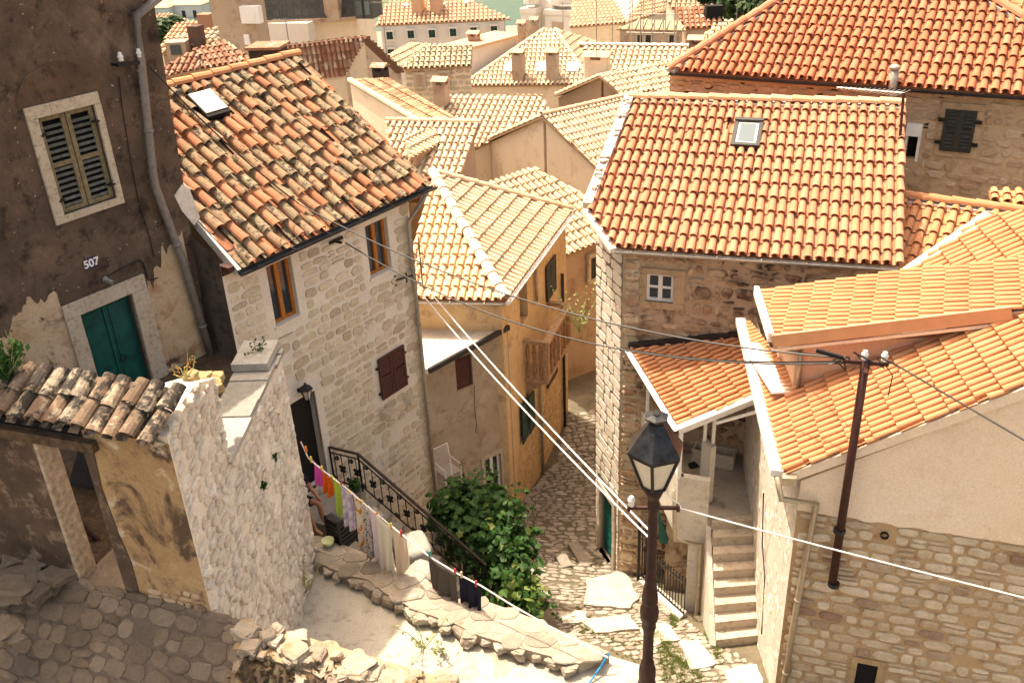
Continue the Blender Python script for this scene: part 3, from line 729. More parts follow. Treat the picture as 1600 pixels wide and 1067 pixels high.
pc = plC.off(.1); pipe(C, [eR-Z*.1+plC.n*.05-plC.u*.15, eR-Z*.25-plC.n*.05-plC.u*.2, pc.at(cr-.16, -6.45), pc.at(cr-.15, -9.5), pc.at(cr-.14, -14.2)], .045, M_gutter)
lp = plC.at(plC.uv(468, 607)[0]-.02, plC.uv(468, 607)[1]-.02, 0); L = thing('wall_lantern', 'small black iron lantern fixed above the dark doorway', 'wall lamp', lp)
lb = lp+plC.n*.2
mb = MB(); mb.tube([lp+plC.n*.01, lp+plC.n*.1-Z*.08, lb-Z*.14], .012, 6); mb.lathe(lp, [(.05, 0), (.05, .02), (.02, .03)], 10, 0, plC.n); mb.build('arm', M_blk, L)
mb = MB(); mb.lathe(lb+Z*.08, [(.125, 0), (.13, .015), (.05, .08), (.02, .1), (.025, .12), (.005, .14)], 6); mb.lathe(lb-Z*.16, [(.02, 0), (.05, .02), (.06, .03)], 6)
for k in range(6):
    a = k*math.pi/3; d = A3(math.cos(a), math.sin(a), 0); mb.tube([lb-Z*.13+d*.055, lb+Z*.08+d*.1], .007, 4)
mb.build('cage', M_blk, L); mb = MB(); mb.lathe(lb-Z*.125, [(.045, 0), (.085, .2)], 6); mb.build('glass', M_frost, L)
bq = plC.at(*plC.uv(521, 376), .0); mb = MB(); mb.bar(bq+plC.n*.02-plC.u*.12, bq+plC.n*.02+plC.u*.2, .06, .05); mb.bar(bq, bq+plC.n*.2, .04, .04); mb.build('wire_bracket', M_blk, C)
bq2 = plC.at(*plC.uv(628, 432)); mb = MB(); mb.bar(bq2-plC.u*.25, bq2+plC.u*.15+plC.n*.15, .03, .03); mb.bar(bq2-plC.u*.2+Z*.1, bq2-plC.u*.2-Z*.12, .04, .04); mb.bar(bq2+plC.n*.12+Z*.1, bq2+plC.n*.12-Z*.1, .03, .03); mb.build('wire_bracket', M_gutdk, C)
at_ = plC.at(cr-.05, plC.uv(650, 438)[1], .22); ta = thing('tv_antenna', 'thin grid television antenna clamped at the corner of the limestone house', 'antenna', at_)
mb = MB(); mb.tube([at_-Z*.1, at_+Z*1.0], .012, 5); mb.bar(at_-plC.n*.2, at_, .02, .02); mb.build('mast', M_gutdk, ta)
mb = MB()
for i in range(7): mb.tube([at_+Z*(.1+.11*i)-plC.u*.2, at_+Z*(.1+.11*i)+plC.u*.14], .006, 4)
for i in range(5): mb.tube([at_+Z*.05+plC.u*(-.18+.08*i), at_+Z*.85+plC.u*(-.18+.08*i)], .005, 4)
mb.build('grid', M_pipe, ta)

# ================================================================ tile-capped gate wall and the limewashed wall beside it
PATH = -7.4
N = pz(330, 955, PATH); plGt = VPl(N, -71, -1); plW = VPl(N, 2, 1)
gt = plGt.uv(225, 680)[1]
jr, jl = plGt.uv(200, 930)[0], plGt.uv(122, 890)[0]; lz = plGt.uv(100, 690)[1]
G = thing('gateway', 'ochre plaster gateway with weathered barrel tiles on top and a dark opening', 'gateway', plGt.at(.9, PATH, -.2))
gu = 3.2; th = .24; topf = gt-.06
mb = MB(); op = (jr, PATH-.25, jl, lz)
loop = [(0, PATH-.6), (jr, PATH-.6), (jr, lz), (jl, lz), (jl, PATH-.6), (gu, PATH-.6), (gu, topf), (0, topf)]
mb.slab2(plGt, loop, [(.085 if a < .01 else a, b) for a, b in loop], -th, 0, 0)
stones(mb, plGt, [(.03, PATH-.2), (jr-.25, PATH-.2), (jr-.28, PATH+.12), (.3, PATH+.22), (.03, PATH+.3)], [], (.06, .11), (.1, .24), .01, .035, 1, .2, 3, 0)
mb.build('wall', [M_gate, M_Tst], G)
mb = MB()                                             # dark worn dado around the opening and the left pier
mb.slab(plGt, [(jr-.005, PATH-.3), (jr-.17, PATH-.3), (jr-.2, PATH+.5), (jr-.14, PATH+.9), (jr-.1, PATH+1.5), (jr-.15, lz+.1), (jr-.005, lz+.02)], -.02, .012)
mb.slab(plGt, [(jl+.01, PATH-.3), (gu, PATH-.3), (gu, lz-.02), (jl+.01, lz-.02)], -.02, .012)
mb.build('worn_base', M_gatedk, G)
mb = MB(); mb.pb(plGt, jl-.02, jl+.03, PATH-.2, lz, -th, .016); mb.build('gate_jamb', simple('pale_worn_board', (.40, .31, .22), .9, 0, .4), G)
lu = plGt.uv(0, 668)[0]; mb = MB(); mb.pb(plGt, jr-.22, gu, lz-.02, lz+.1, -.1, .09); mb.build('timber_lintel', M_beam, G)
mb = MB(); mb.pb(plGt, jr-.05, gu, lz+.105, lz+.2, -.1, .004); mb.build('lintel_gap_shade', M_dark, G)  # dark strip standing in for the shaded gap above the lintel
plT_ = P3(plGt.at(0, gt, .1), plGt.at(gu, gt, .1), plGt.at(0, gt+.34, -.5))
ht = plT_.uv(330, 592)
tp = MB(); n = 15
M_gtile = tilemat('gate_clay_tile', [(.18, .115, .07), (.25, .175, .115), (.21, .125, .075), (.36, .29, .21), (.14, .09, .06)], [((.38, .31, .21), 8, .60, .68), ((.045, .036, .028), 6, .56, .64)], .45, .45)
for i in range(n):
    u = .12+i*.2+random.gauss(0, .012)
    for j, (a, b) in enumerate(((-.02, .34), (.3, .64))):
        btile(tp, plT_, u+random.gauss(0, .012), a+random.gauss(0, .025), b, .1*random.uniform(.9, 1.08), .082, .05+.025*(1-j)+random.uniform(0, .02), .045, 7, 0, random.gauss(0, .02), .018)
    tp.quad(plT_.at(u+.04, -.04, .02), plT_.at(u+.17, -.04, .02), plT_.at(u+.17, .62, .02), plT_.at(u+.04, .62, .02))
tp.build('coping_tiles', M_gtile, G)
mb = MB(); mb.slab(plGt, [(.19, topf+.002), (gu, topf+.002), (gu, gt+.05), (.19, gt+.05)], -.5, -.02); mb.build('tile_bedding', M_gatedk, G)
mb = MB()
for px, py, s in ((312, 598, .13), (330, 605, .12), (322, 625, .11), (338, 590, .10), (300, 592, .09)):
    rock(mb, plW.off(-.18).hit(px, py), s, 0, .7)
mb.build('mossy_corner_stones', M_moss, G)
# limewashed wall
pxs = [(258, 690), (282, 632), (305, 600), (336, 590), (345, 640), (359, 722)]
vz = plW.uv(359, 722)[1]; vf = plW.uv(440, 560)
Wp = [(0, PATH-.5)]+[(max(.0, plW.uv(*q)[0]), plW.uv(*q)[1]) for q in pxs]+[(vf[0]-.02, vz), (vf[0], vz-.02), (vf[0]+.06, -11.6), (0, -11.6)]
W = thing('stone_wall', 'white limewashed rubble wall stepping down from the gateway', 'wall', plW.at(2, -11.6, -.2))
mb = MB(); mb.slab2(plW, Wp, [(a+.26 if a < .3 else a, b) for a, b in Wp], -.42, 0)
stones(mb, plW, [Wp[0]]+Wp[1:7]+[(vf[0]-.03, vz-.1), (vf[0], -10.6), (1.5, -10.6), (.1, PATH-.4)], [], (.12, .2), (.13, .34), .022, .04, 1, .22, 2.6, .08, 10, rotj=.14)
mb.build('wall', [M_wht, M_whst], W)
mb = MB(); u = plW.uv(359, 722)[0]-.05
while u < vf[0]+.02:
    l = random.uniform(.3, .5); mb.pb(plW, u, min(u+l-.012, vf[0]+.04), vz+.003, vz+.06+random.uniform(0, .02), -.5, .02+random.uniform(0, .03)); u += l
mb.build('coping_slabs', M_slabst, W)
mb = MB(); mb.pb(plW, vf[0]-.62, vf[0]+.08, vz+.09, vz+.2, -.52, -.02); mb.build('end_block', M_slabst, W)

# ================================================================ near cobbled path, terrace, low walls
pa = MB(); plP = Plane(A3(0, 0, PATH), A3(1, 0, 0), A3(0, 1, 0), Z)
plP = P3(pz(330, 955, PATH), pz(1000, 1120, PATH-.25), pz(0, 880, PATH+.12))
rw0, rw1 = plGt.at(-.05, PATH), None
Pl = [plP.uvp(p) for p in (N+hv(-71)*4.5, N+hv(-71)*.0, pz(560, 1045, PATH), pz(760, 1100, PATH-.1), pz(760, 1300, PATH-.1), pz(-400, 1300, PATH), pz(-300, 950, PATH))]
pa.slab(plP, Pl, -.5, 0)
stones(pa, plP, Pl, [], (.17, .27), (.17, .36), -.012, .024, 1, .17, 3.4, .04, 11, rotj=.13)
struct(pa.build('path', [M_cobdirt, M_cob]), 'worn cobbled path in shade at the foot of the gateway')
mb = MB(); rnd = [(60, 880, .3), (15, 920, .34), (95, 900, .24), (30, 870, .26), (60, 930, .22), (10, 985, .3), (75, 860, .18)]
for i, (px, py, s) in enumerate(rnd): rock(mb, pz(px, py, PATH+.1)+Z*.02, s*.75, 0, .4)
tag(mb.build('step_stones', M_cob), 'rough shaded stones of a broken step beside the dark gate opening', 'stones')
mb = MB(); mb.slab(plGt, [(jr-.02, PATH-.03), (jl+.03, PATH-.03), (jl+.03, PATH+.03), (jr-.02, PATH+.03)], -1.3, .12); tag(mb.build('threshold_slab', M_cob), 'grey stone threshold slab in the gateway opening', 'slab')  # darker cobble tone stands in for shade in the opening
# yard behind the gate
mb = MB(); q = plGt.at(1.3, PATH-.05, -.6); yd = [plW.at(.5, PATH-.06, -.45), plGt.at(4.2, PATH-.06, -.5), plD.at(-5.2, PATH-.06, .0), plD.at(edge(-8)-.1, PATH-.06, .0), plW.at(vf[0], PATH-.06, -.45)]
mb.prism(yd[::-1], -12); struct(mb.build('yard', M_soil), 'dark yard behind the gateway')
rp = thing('tile_pile', 'pile of spare red roof tiles stacked just inside the gateway', 'tiles', plGt.at(jr+.3, PATH, -.9))
for i in range(5):
    mb = MB(); a = plGt.at(jr+.05+.03*i, PATH+.75-.17*i, -.75); pq = Plane(a, plGt.v, plGt.u, plGt.n); btile(mb, pq, 0, 0, .42, .1, .085, 0, 0, 7); mb.build('tile', M_K, rp)
mb = MB(); mb.pb(plGt, jr+.1, jl-.1, PATH, PATH+.5, -1.1, -.7)
bx = mb.build('plank_base', M_beam, rp)
mb = MB(); pq = plGt.off(-1.6); mb.slab(pq, [pq.uv(105, 762), pq.uv(122, 702), pq.uv(170, 690), pq.uv(170, 762)], -.05, 0)
tag(mb.build('grey_board', simple('dark_grey_board', (.06, .06, .062), .7)), 'dark grey board leaning in the yard behind the gateway', 'board')
mb = MB(); pq = plGt.off(-.75); mb.tube([pq.hit(112, 800), pq.hit(135, 828), pq.hit(152, 842), pq.hit(163, 852)], [.035, .04, .03, .02], 7); tag(mb.build('wooden_stick', M_rust), 'reddish brown stick lying inside the gateway', 'stick')
# rocky wall between the path and the drop
TER = plW.uv(478, 935)[1]
mb = MB(); r0 = pz(395, 985, PATH+.2); r1 = pz(800, 1108, PATH-.05); dvec = r1-r0; nv = nrm(np.cross(nrm(dvec), Z))
n = 24
for i in range(n+1):
    t = i/n; c = r0+dvec*t*1.15
    for j in range(9):
        s = random.uniform(.07, .17)*(1 if j < 4 else .6)
        rock(mb, c+nv*random.uniform(-.16, .22)+nrm(dvec)*random.uniform(-.2, .2)-Z*random.uniform(.06, .36), s*.9, 0, .55)
wl = MB(); a, b = r0-Z*.35, r0+dvec*1.2-Z*.35
mb.bar(a-Z*1.98-nv*.02, b-Z*1.98-nv*.02, .4, 4.4, 1)
rw = tag(mb.build('rubble_wall', [M_stdry, plaster('dry_earth', (.30, .22, .13), (.44, .35, .23), (.20, .15, .07), 5, .9)], smooth=False), 'low rough rubble wall with mossy boulders between the path and the sunlit terrace', 'wall')
sb_ = MB(); sp_ = [r0-hv(17)*.1+nv*.0, r1+dvec*.2]
toff = -nv if nv[1] > 0 else nv
NB = 26
for i in range(NB):
    for j in range(7):
        t0, t1 = i/NB, (i+1)/NB
g = lambda t, s: r0+dvec*t*1.2+toff*(.1+.75*s)+Z*(-.12-.22*s+.08*noise.noise(Vector((t*14, s*5, 1)))) if True else None
vs = [g(i/NB, j/7) for i in range(NB+1) for j in range(8)]
sb_.add(vs, [(i*8+j, i*8+j+1, (i+1)*8+j+1, (i+1)*8+j) for i in range(NB) for j in range(7)])
for i in range(1500):
    t, s = random.random(), random.random()**.8; leafq(sb_, g(t, s)+Z*random.uniform(0, .12), rdir(), random.uniform(.03, .09), 1)
tag(sb_.build('dry_undergrowth', [M_soil, leafmat('dry_brown_leaf', [(.07, .045, .025), (.12, .08, .04), (.05, .03, .02), (.10, .10, .04)])]), 'strip of dark dry undergrowth along the path side of the rubble wall', 'undergrowth', None, 'stuff')
# terrace / ramp: white concrete
mb = MB()
tq = [(480, 880), (500, 890), (600, 930), (700, 985), (830, 1010), (940, 1020), (1006, 1040), (1015, 1120), (900, 1250), (600, 1250), (400, 1000)]
tp_ = [pz(x, y, TER) for x, y in tq]; tp_[0] = plW.at(vf[0]+.3, TER, -.1)
mb.prism(tp_, TER-5); struct(mb.build('terrace', plaster('patchy_concrete', (.38, .345, .28), (.50, .46, .385), (.30, .265, .20), 1.2, .4, None, [((.20, .185, .12), 1.3, .56, .68), ((.13, .12, .075), 3.2, .66, .74)])), 'sunlit pale concrete terrace')  # grey concrete with scattered darker olive patches
LT = TER+.2
nearE = [(482, 872), (540, 897), (575, 905), (600, 925), (650, 953), (710, 973), (742, 990), (800, 1008), (850, 1022), (905, 1036)]
farE = [(482, 838), (520, 845), (562, 860), (600, 882), (650, 893), (680, 915), (718, 940), (750, 935), (800, 953), (845, 970), (892, 992), (952, 1018)]
L1 = [pz(x, y, LT) for x, y in nearE]; L2 = [pz(x, y, LT) for x, y in farE]
LW = thing('low_wall', 'low stone parapet running under the hanging laundry beside the terrace', 'wall', sum(L1)/len(L1)-Z*.5)
mb = MB(); mb.prism((L1+L2[::-1]), TER-3.0, 2)
plL = Plane(A3(0, 0, LT), A3(1, 0, 0), A3(0, 1, 0), Z)
stones(mb, plL, [(p[0], p[1]) for p in L1+L2[::-1]], [], (.22, .36), (.28, .6), -.02, .02, 1, .16, 3.6, 0, 10, rotj=.2)
for i in range(len(L1)-1):
    a, b = L1[i], L1[i+1]; d = b-a; l = np.linalg.norm(d)
    for j in range(max(1, round(l/.24))):
        for k in range(1): rock(mb, a+d*((j+.5)/max(1, round(l/.24)))-Z*(.09+.17*k)+A3(random.uniform(-.03, .03), random.uniform(-.03, .03), 0), random.uniform(.08, .13), 1, .6)
mb.build('wall', [M_soil, stonemat('parapet_stone', [(.33, .28, .215), (.42, .36, .28), (.27, .225, .17), (.47, .41, .33)], 1.0, ((.36, .22, .10), 3, .62, .72)), plaster('parapet_mortar', (.30, .25, .19), (.42, .36, .28), (.24, .15, .08), 3, .7)], LW)
# ================================================================ lane (uneven ground fitted to surveyed points)
cp = [pz(1050, 1067, -12.9), pz(860, 970, -13.9), pz(1120, 1012, -13.2), pz(966, 897, -15.3), pz(845, 741, -16.0), pz(930, 850, -15.5),
      pz(885, 665, -15.9), pz(920, 625, -15.6), pz(1190, 1003, -13.2), pz(750, 960, -13.6), pz(700, 780, -15.3), A3(3, 5, -10.8), A3(-4, 8, -12), A3(-4, 30, -16), A3(8, 24, -16)]
Pc = np.array(cp); nC = len(cp)
Kc = np.linalg.norm(Pc[:, None, :2]-Pc[None, :, :2], axis=2); Q = np.c_[np.ones(nC), Pc[:, :2]]
sol = np.linalg.solve(np.block([[Kc, Q], [Q.T, np.zeros((3, 3))]]), np.r_[Pc[:, 2], 0, 0, 0])
def gz(x, y): return float(np.hypot(Pc[:, 0]-x, Pc[:, 1]-y)@sol[:nC]+sol[nC]+sol[nC+1]*x+sol[nC+2]*y)
def gh(px, py):
    d = ray(px, py); lo, hi = 6., 40.
    for t in np.linspace(6, 40, 200):
        p = d*t/d[1]
        if p[2] < gz(p[0], p[1]): break
    a, b = t-.18, t
    for _ in range(20):
        m = (a+b)/2; p = d*m/d[1]
        if p[2] < gz(p[0], p[1]): b = m
        else: a = m
    return d*b/d[1]
class Ground(Plane):
    def __init__(s): Plane.__init__(s, A3(0, 0, 0), A3(1, 0, 0), A3(0, 1, 0), Z)
    def at(s, u, v, d=0.): return A3(u, v, gz(u, v)+d)
M_pave = plaster('worn_pale_paving', (.42, .375, .30), (.54, .485, .40), (.34, .29, .22), 2.0, .5, None, [((.22, .20, .10), 2.6, .62, .72)])
plLane = Ground(); mb = MB(); nx, ny = 36, 60
vs = [plLane.at(-4+12*i/nx, 9+22*j/ny, 0) for i in range(nx+1) for j in range(ny+1)]
mb.add(vs, [(i*(ny+1)+j, (i+1)*(ny+1)+j, (i+1)*(ny+1)+j+1, i*(ny+1)+j+1) for i in range(nx) for j in range(ny)])
lit = [(1180, 1040), (1100, 990), (1000, 905), (965, 880), (935, 855), (935, 800), (930, 700), (932, 640), (885, 650), (870, 715), (845, 745), (800, 800), (830, 900), (862, 960), (870, 985), (960, 1015), (1012, 1040), (1020, 1090), (1170, 1110)]
lp_ = [tuple(gh(*q)[:2]) for q in lit]
far_ = [q for q in lp_]
stones(mb, plLane, lp_, [], (.11, .22), (.11, .38), .0, .028, 1, .24, 2.8, .05, 9, rotj=.28)
struct(mb.build('lane', [M_lanedirt, M_lane]), 'steep cobbled lane descending between the houses')
for i, (q, h) in enumerate((([(917, 908), (972, 893), (1000, 935), (985, 952), (915, 948)], .07), ([(905, 968), (985, 962), (1000, 985), (930, 992)], .05), ([(1000, 985), (1040, 975), (1062, 1000), (1012, 1012)], .05), ([(1062, 1005), (1090, 1000), (1120, 1040), (1080, 1050)], .06), ([(870, 957), (915, 958), (918, 975), (880, 978)], .06), ([(1130, 1050), (1180, 1040), (1200, 1090), (1150, 1095)], .06))):
    q = [(a[0]+(b[0]-a[0])*t+random.uniform(-3, 3), a[1]+(b[1]-a[1])*t+random.uniform(-2, 2)) for a, b in zip(q, q[1:]+q[:1]) for t in (0, .22, .45, .7)]; g = [gh(*a) for a in q]; m = MB(); m.prism([p+Z*h for p in g], min(p[2] for p in g)-.5)
    o = m.build('paving_slab', M_pave); o['kind'] = 'structure'; o['label'] = ['large white concrete landing by the tall house corner', 'broad pale step slab across the lane', 'pale slab beside the lamp post', 'pale slab at the foot of the stairs', 'small pale slab beside the leafy vine', 'pale slab at the right edge of the lane'][i]
mb = MB()                                             # shaded curb stones by the alley steps
for px, py, l in ((905, 870, .9), (880, 880, .5)):
    p = gh(px, py); mb.ob(p-hv(-17)*l/2-hv(73)*.12-Z*.2, hv(-17)*l, hv(73)*.26, Z*.32)
tag(mb.build('kerb_stones', M_lane), 'long grey kerb stones in the shaded alley', 'kerb')
gm = MB()
def weeds(poly, n, h, fn=gh):
    for i in range(n):
        a, b, c = random.sample(poly, 3); r1, r2 = random.random(), random.random()
        if r1+r2 > 1: r1, r2 = 1-r1, 1-r2
        px = a[0]+(b[0]-a[0])*r1+(c[0]-a[0])*r2; py = a[1]+(b[1]-a[1])*r1+(c[1]-a[1])*r2; p = fn(px, py)
        for j in range(7):
            d = rdir(); d[2] = abs(d[2])+.7; d = nrm(d)*h*random.uniform(.5, 1.2); s = nrm(np.cross(d, rdir()))*.007
            gm.add([p-s, p+s, p+d], [(0, 1, 2)])
weeds([(1005, 960), (1030, 1000), (1060, 1040), (1105, 1067), (1040, 1070)], 420, .12)
weeds([(900, 945), (925, 965), (915, 985), (930, 990)], 130, .07); weeds([(890, 975), (940, 985), (980, 1010), (900, 990)], 110, .06)
weeds([(1050, 960), (1062, 975), (1052, 985), (1045, 965)], 60, .1); weeds([(1110, 1000), (1130, 1030), (1125, 1040), (1100, 990)], 50, .12)
weeds([(930, 1000), (1000, 1010), (1020, 1060), (1010, 985)], 110, .06)
tag(gm.build('grass', M_grass), 'sparse green grass and weeds growing between the lane stones', 'grass', None, 'stuff')

# ================================================================ landing, outside stairs and wrought iron railing of the limestone house
rl0 = plC.at(*plC.uv(512, 698), .02); q1 = pz(558, 709, rl0[2]); hR = math.degrees(math.atan2(*(q1-rl0)[:2]))
plS = VPl(rl0, hR)
uv = plS.uv; a0, a1, a2 = uv(512, 698), uv(559, 709), uv(759, 882)
sl_ = (a2[1]-a1[1])/(a2[0]-a1[0]); hgt = .86
print('RAIL', rl0, hR, a0, a1, a2, 'slope', sl_)
ST = thing('outside_stairs', 'grey stone stairs descending from the dark doorway behind the iron railing', 'stairs', plS.at(a1[0], LAND-1, -.4))
mb = MB(); ld = a0[1]-hgt; wd = 1.15
side = -plS.n if (plS.n@hv(217)) < 0 else plS.n
side = hv(217)-plS.u*(hv(217)@plS.u); side = nrm(side)
mb.ob(plS.at(-.05, ld-4, 0), plS.u*(a1[0]+.1), side*wd, Z*4)
ns = max(3, round((a1[1]-a2[1])/.19)); run = (a2[0]-a1[0])/ns; rise = (a1[1]-a2[1])/ns
for i in range(ns): mb.ob(plS.at(a1[0]+.05+run*i, ld-4, 0), plS.u*(run+.03), side*wd, Z*(4-rise*(i+1)))
mb.build('steps', M_conc, ST)
RL = thing('iron_railing', 'black wrought iron railing with scrolls beside the doorway stairs', 'railing', plS.at(0, ld, 0))
pr_ = plS
def P_(u, v, d=0): return plS.at(u, v, d)
mb = MB(); mb.bar(P_(0, a0[1]), P_(a1[0], a1[1]), .05, .025); mb.bar(P_(*a1), P_(*a2), .05, .03); mb.build('handrail', simple('rusty_black_rail', (.045, .028, .022), .5, .2, .4), RL)
mb = MB()
mb.bar(P_(0, a0[1]-.12), P_(a1[0], a1[1]-.12), .02, .02); mb.bar(P_(a1[0], a1[1]-.13), P_(a2[0], a2[1]-.13), .02, .02)
mb.bar(P_(0, a0[1]-.78), P_(a1[0], a1[1]-.78), .022, .022); mb.bar(P_(a1[0], a1[1]-.76), P_(a2[0], a2[1]-.76), .022, .022)
mb.build('rails', M_blk, RL)
mb = MB(); mb.bar(P_(*a1), P_(a1[0], a1[1]-.95), .035, .035); mb.build('post', M_blk, RL)
mb = MB(); mb.bar(P_(*a2), P_(a2[0], a2[1]-.95), .03, .03); mb.build('post', M_blk, RL)
mb = MB(); mb.bar(P_(.02, a0[1]), P_(.02, a0[1]-.9), .03, .03); mb.build('post', M_blk, RL)
def scroll(mb, c, s, fl=1, sl=0.):
    pts = []
    for i in range(26):
        t = i/25; a = t*2*math.pi*1.6; r = s*(1-.78*t); pts.append(P_(c[0]+fl*r*math.sin(a), c[1]+r*math.cos(a)*1.0))
    mb.tube(pts, .013, 4)
mb = MB()
def panel(u0, u1, vf):
    n = max(2, round((u1-u0)/.17))
    for i in range(n):
        u = u0+(u1-u0)*(i+.5)/n; vt = vf(u)-.13; vb_ = vf(u)-.77; m_ = (vt+vb_)/2
        mb.tube([P_(u, vt), P_(u, vb_)], .011, 4); s = .052
        if i % 2 == 0: scroll(mb, (u+s, vt-.09), s, 1); scroll(mb, (u-s, vb_+.09), s, -1)
        else:
            for f in (1, -1):
                scroll(mb, (u+f*.035, m_+.04), .035, f); scroll(mb, (u+f*.035, m_-.04), .035, -f)
panel(.02, a1[0], lambda u: a0[1]+(a1[1]-a0[1])*u/a1[0]); panel(a1[0], a2[0], lambda u: a1[1]+sl_*(u-a1[0]))
mb.build('scrollwork', M_blk, RL)
# boulders, crate, bowl, plant pot by the stairs
for i, (px, py, s, z) in enumerate(((645, 868, .34, LT-.9), (660, 900, .24, LT-.5), (575, 815, .26, LT-.7), (600, 845, .26, LT-.7))):
    m = MB(); rock(m, pz(px, py, z), s, 0, .7, sub=3); tag(m.build('boulder', M_slabst, smooth=True), ['big grey boulder behind the hanging cream towels', 'grey boulder beside the dark grey shirt, next to the low wall', 'rounded grey boulder at the foot of the iron railing post', 'grey boulder beside the black crate under the laundry'][i], 'boulder', 'boulders by the stairs')
c0 = pz(538, 850, TER+.02); cr_ = thing('crate', 'black slatted plastic crate standing on the low wall under the laundry', 'crate', c0); mb = MB(); hx, hy = hv(37), hv(127)
for j in range(7): mb.ob(c0-hx*.2-hy*.15+Z*(.06+.085*j), hx*.4, hy*.3, Z*.06)
mb.build('slats', M_blk, cr_); mb = MB()
for a, b in ((-.2, -.15), (.17, -.15), (.17, .12), (-.2, .12)): mb.ob(c0+hx*(a-.006)+hy*(b-.006), hx*.042, hy*.042, Z*.66)
mb.build('corner_posts', M_blk, cr_)
mb = MB(); mb.lathe(pz(513, 850, LT+.05), [(.07, 0), (.085, .02), (.10, .07), (.105, .09), (.092, .085), (.075, .03)], 16); tag(mb.build('bowl', simple('pale_lime_plastic', (.62, .66, .36), .4), smooth=True), 'small pale lime bowl on the low wall below the white limewashed wall', 'bowl')
pt = plS.at(a1[0]+.02, ld, .0)+side*.25; P = thing('potted_plant', 'small dark potted plant on the landing behind the iron railing', 'plant', pt)
mb = MB(); mb.lathe(pt, [(.07, 0), (.1, .18), (.11, .2), (.09, .18)], 12); mb.build('pot', simple('grey_pot', (.2, .19, .17), .7), P, True); mb = MB()
for i in range(130): d = rdir(); leaf(mb, pt+Z*.32+d*.14*random.random()**.5*A3(1, 1, 1.2), d+Z*.5, .07)
mb.build('foliage', M_vine, P)
# seated person at the doorway
pe = plC.at(dC[2]-1.22, LAND, .5); f = hv(118); rgt = hv(208)
B = bpy.data.meshes.new('person'); J = {}
def jt(n, a, b, z): J[n] = pe+f*a+rgt*b+Z*z
for n_, v in dict(pel=(0, 0, .42), chest=(.05, 0, .80), neck=(.09, 0, .98), head=(.13, 0, 1.06), crown=(.14, 0, 1.2), hl=(.02, -.1, .42), kl=(.42, -.14, .46), al=(.46, -.13, .07), fl=(.62, -.15, .03), hr=(.02, .1, .42), kr=(.40, .17, .48), ar=(.50, .15, .07), fr=(.66, .17, .03),
    sl=(.06, -.19, .88), el=(.16, -.27, .62), wl=(.38, -.18, .54), gl=(.46, -.16, .50), sr=(.06, .19, .88), er=(.16, .27, .62), wr=(.38, .2, .56), gr=(.46, .18, .52)).items(): jt(n_, *v)
nm = list(J); ed = [('pel', 'chest'), ('chest', 'neck'), ('neck', 'head'), ('head', 'crown'), ('pel', 'hl'), ('hl', 'kl'), ('kl', 'al'), ('al', 'fl'), ('pel', 'hr'), ('hr', 'kr'), ('kr', 'ar'), ('ar', 'fr'), ('chest', 'sl'), ('sl', 'el'), ('el', 'wl'), ('wl', 'gl'), ('chest', 'sr'), ('sr', 'er'), ('er', 'wr'), ('wr', 'gr')]
rad = dict(pel=.15, chest=.14, neck=.055, head=.09, crown=.08, hl=.1, kl=.06, al=.04, fl=.035, hr=.1, kr=.06, ar=.04, fr=.035, sl=.06, el=.042, wl=.03, gl=.028, sr=.06, er=.042, wr=.03, gr=.028)
B.from_pydata([tuple(J[k]-pe) for k in nm], [(nm.index(a), nm.index(b)) for a, b in ed], []); po = bpy.data.objects.new('person', B); COL.objects.link(po); po.location = Vector(pe); WL[po] = pe
md_ = po.modifiers.new('skin', 'SKIN'); md_.use_smooth_shade = True
for i, k_ in enumerate(nm): B.skin_vertices[0].data[i].radius = (rad[k_], rad[k_])
B.skin_vertices[0].data[0].use_root = True
po.modifiers.new('sub', 'SUBSURF').levels = 1; po.modifiers['sub'].render_levels = 2; B.materials.append(M_skin)
tag(po, 'person in dark clothes sitting at the dark doorway, bare knees and forearms showing', 'person')
mb = MB(); mb.tube([J['pel']-Z*.12, J['pel']+Z*.1, J['chest'], J['chest']+Z*.13], [.17, .18, .175, .09], 12)
for s_ in 'lr': mb.tube([J['s'+s_], (J['s'+s_]+J['e'+s_])/2], [.085, .07], 8); mb.tube([J['h'+s_], J['h'+s_]*.35+J['k'+s_]*.65], [.125, .09], 8)
mb.build('clothing', M_navy, po, True)
mb = MB(); mb.lathe(J['head']+Z*.03, [(.098, 0), (.112, .06), (.105, .13), (.06, .19), (.01, .2)], 12); mb.build('hair', M_blk, po, True)

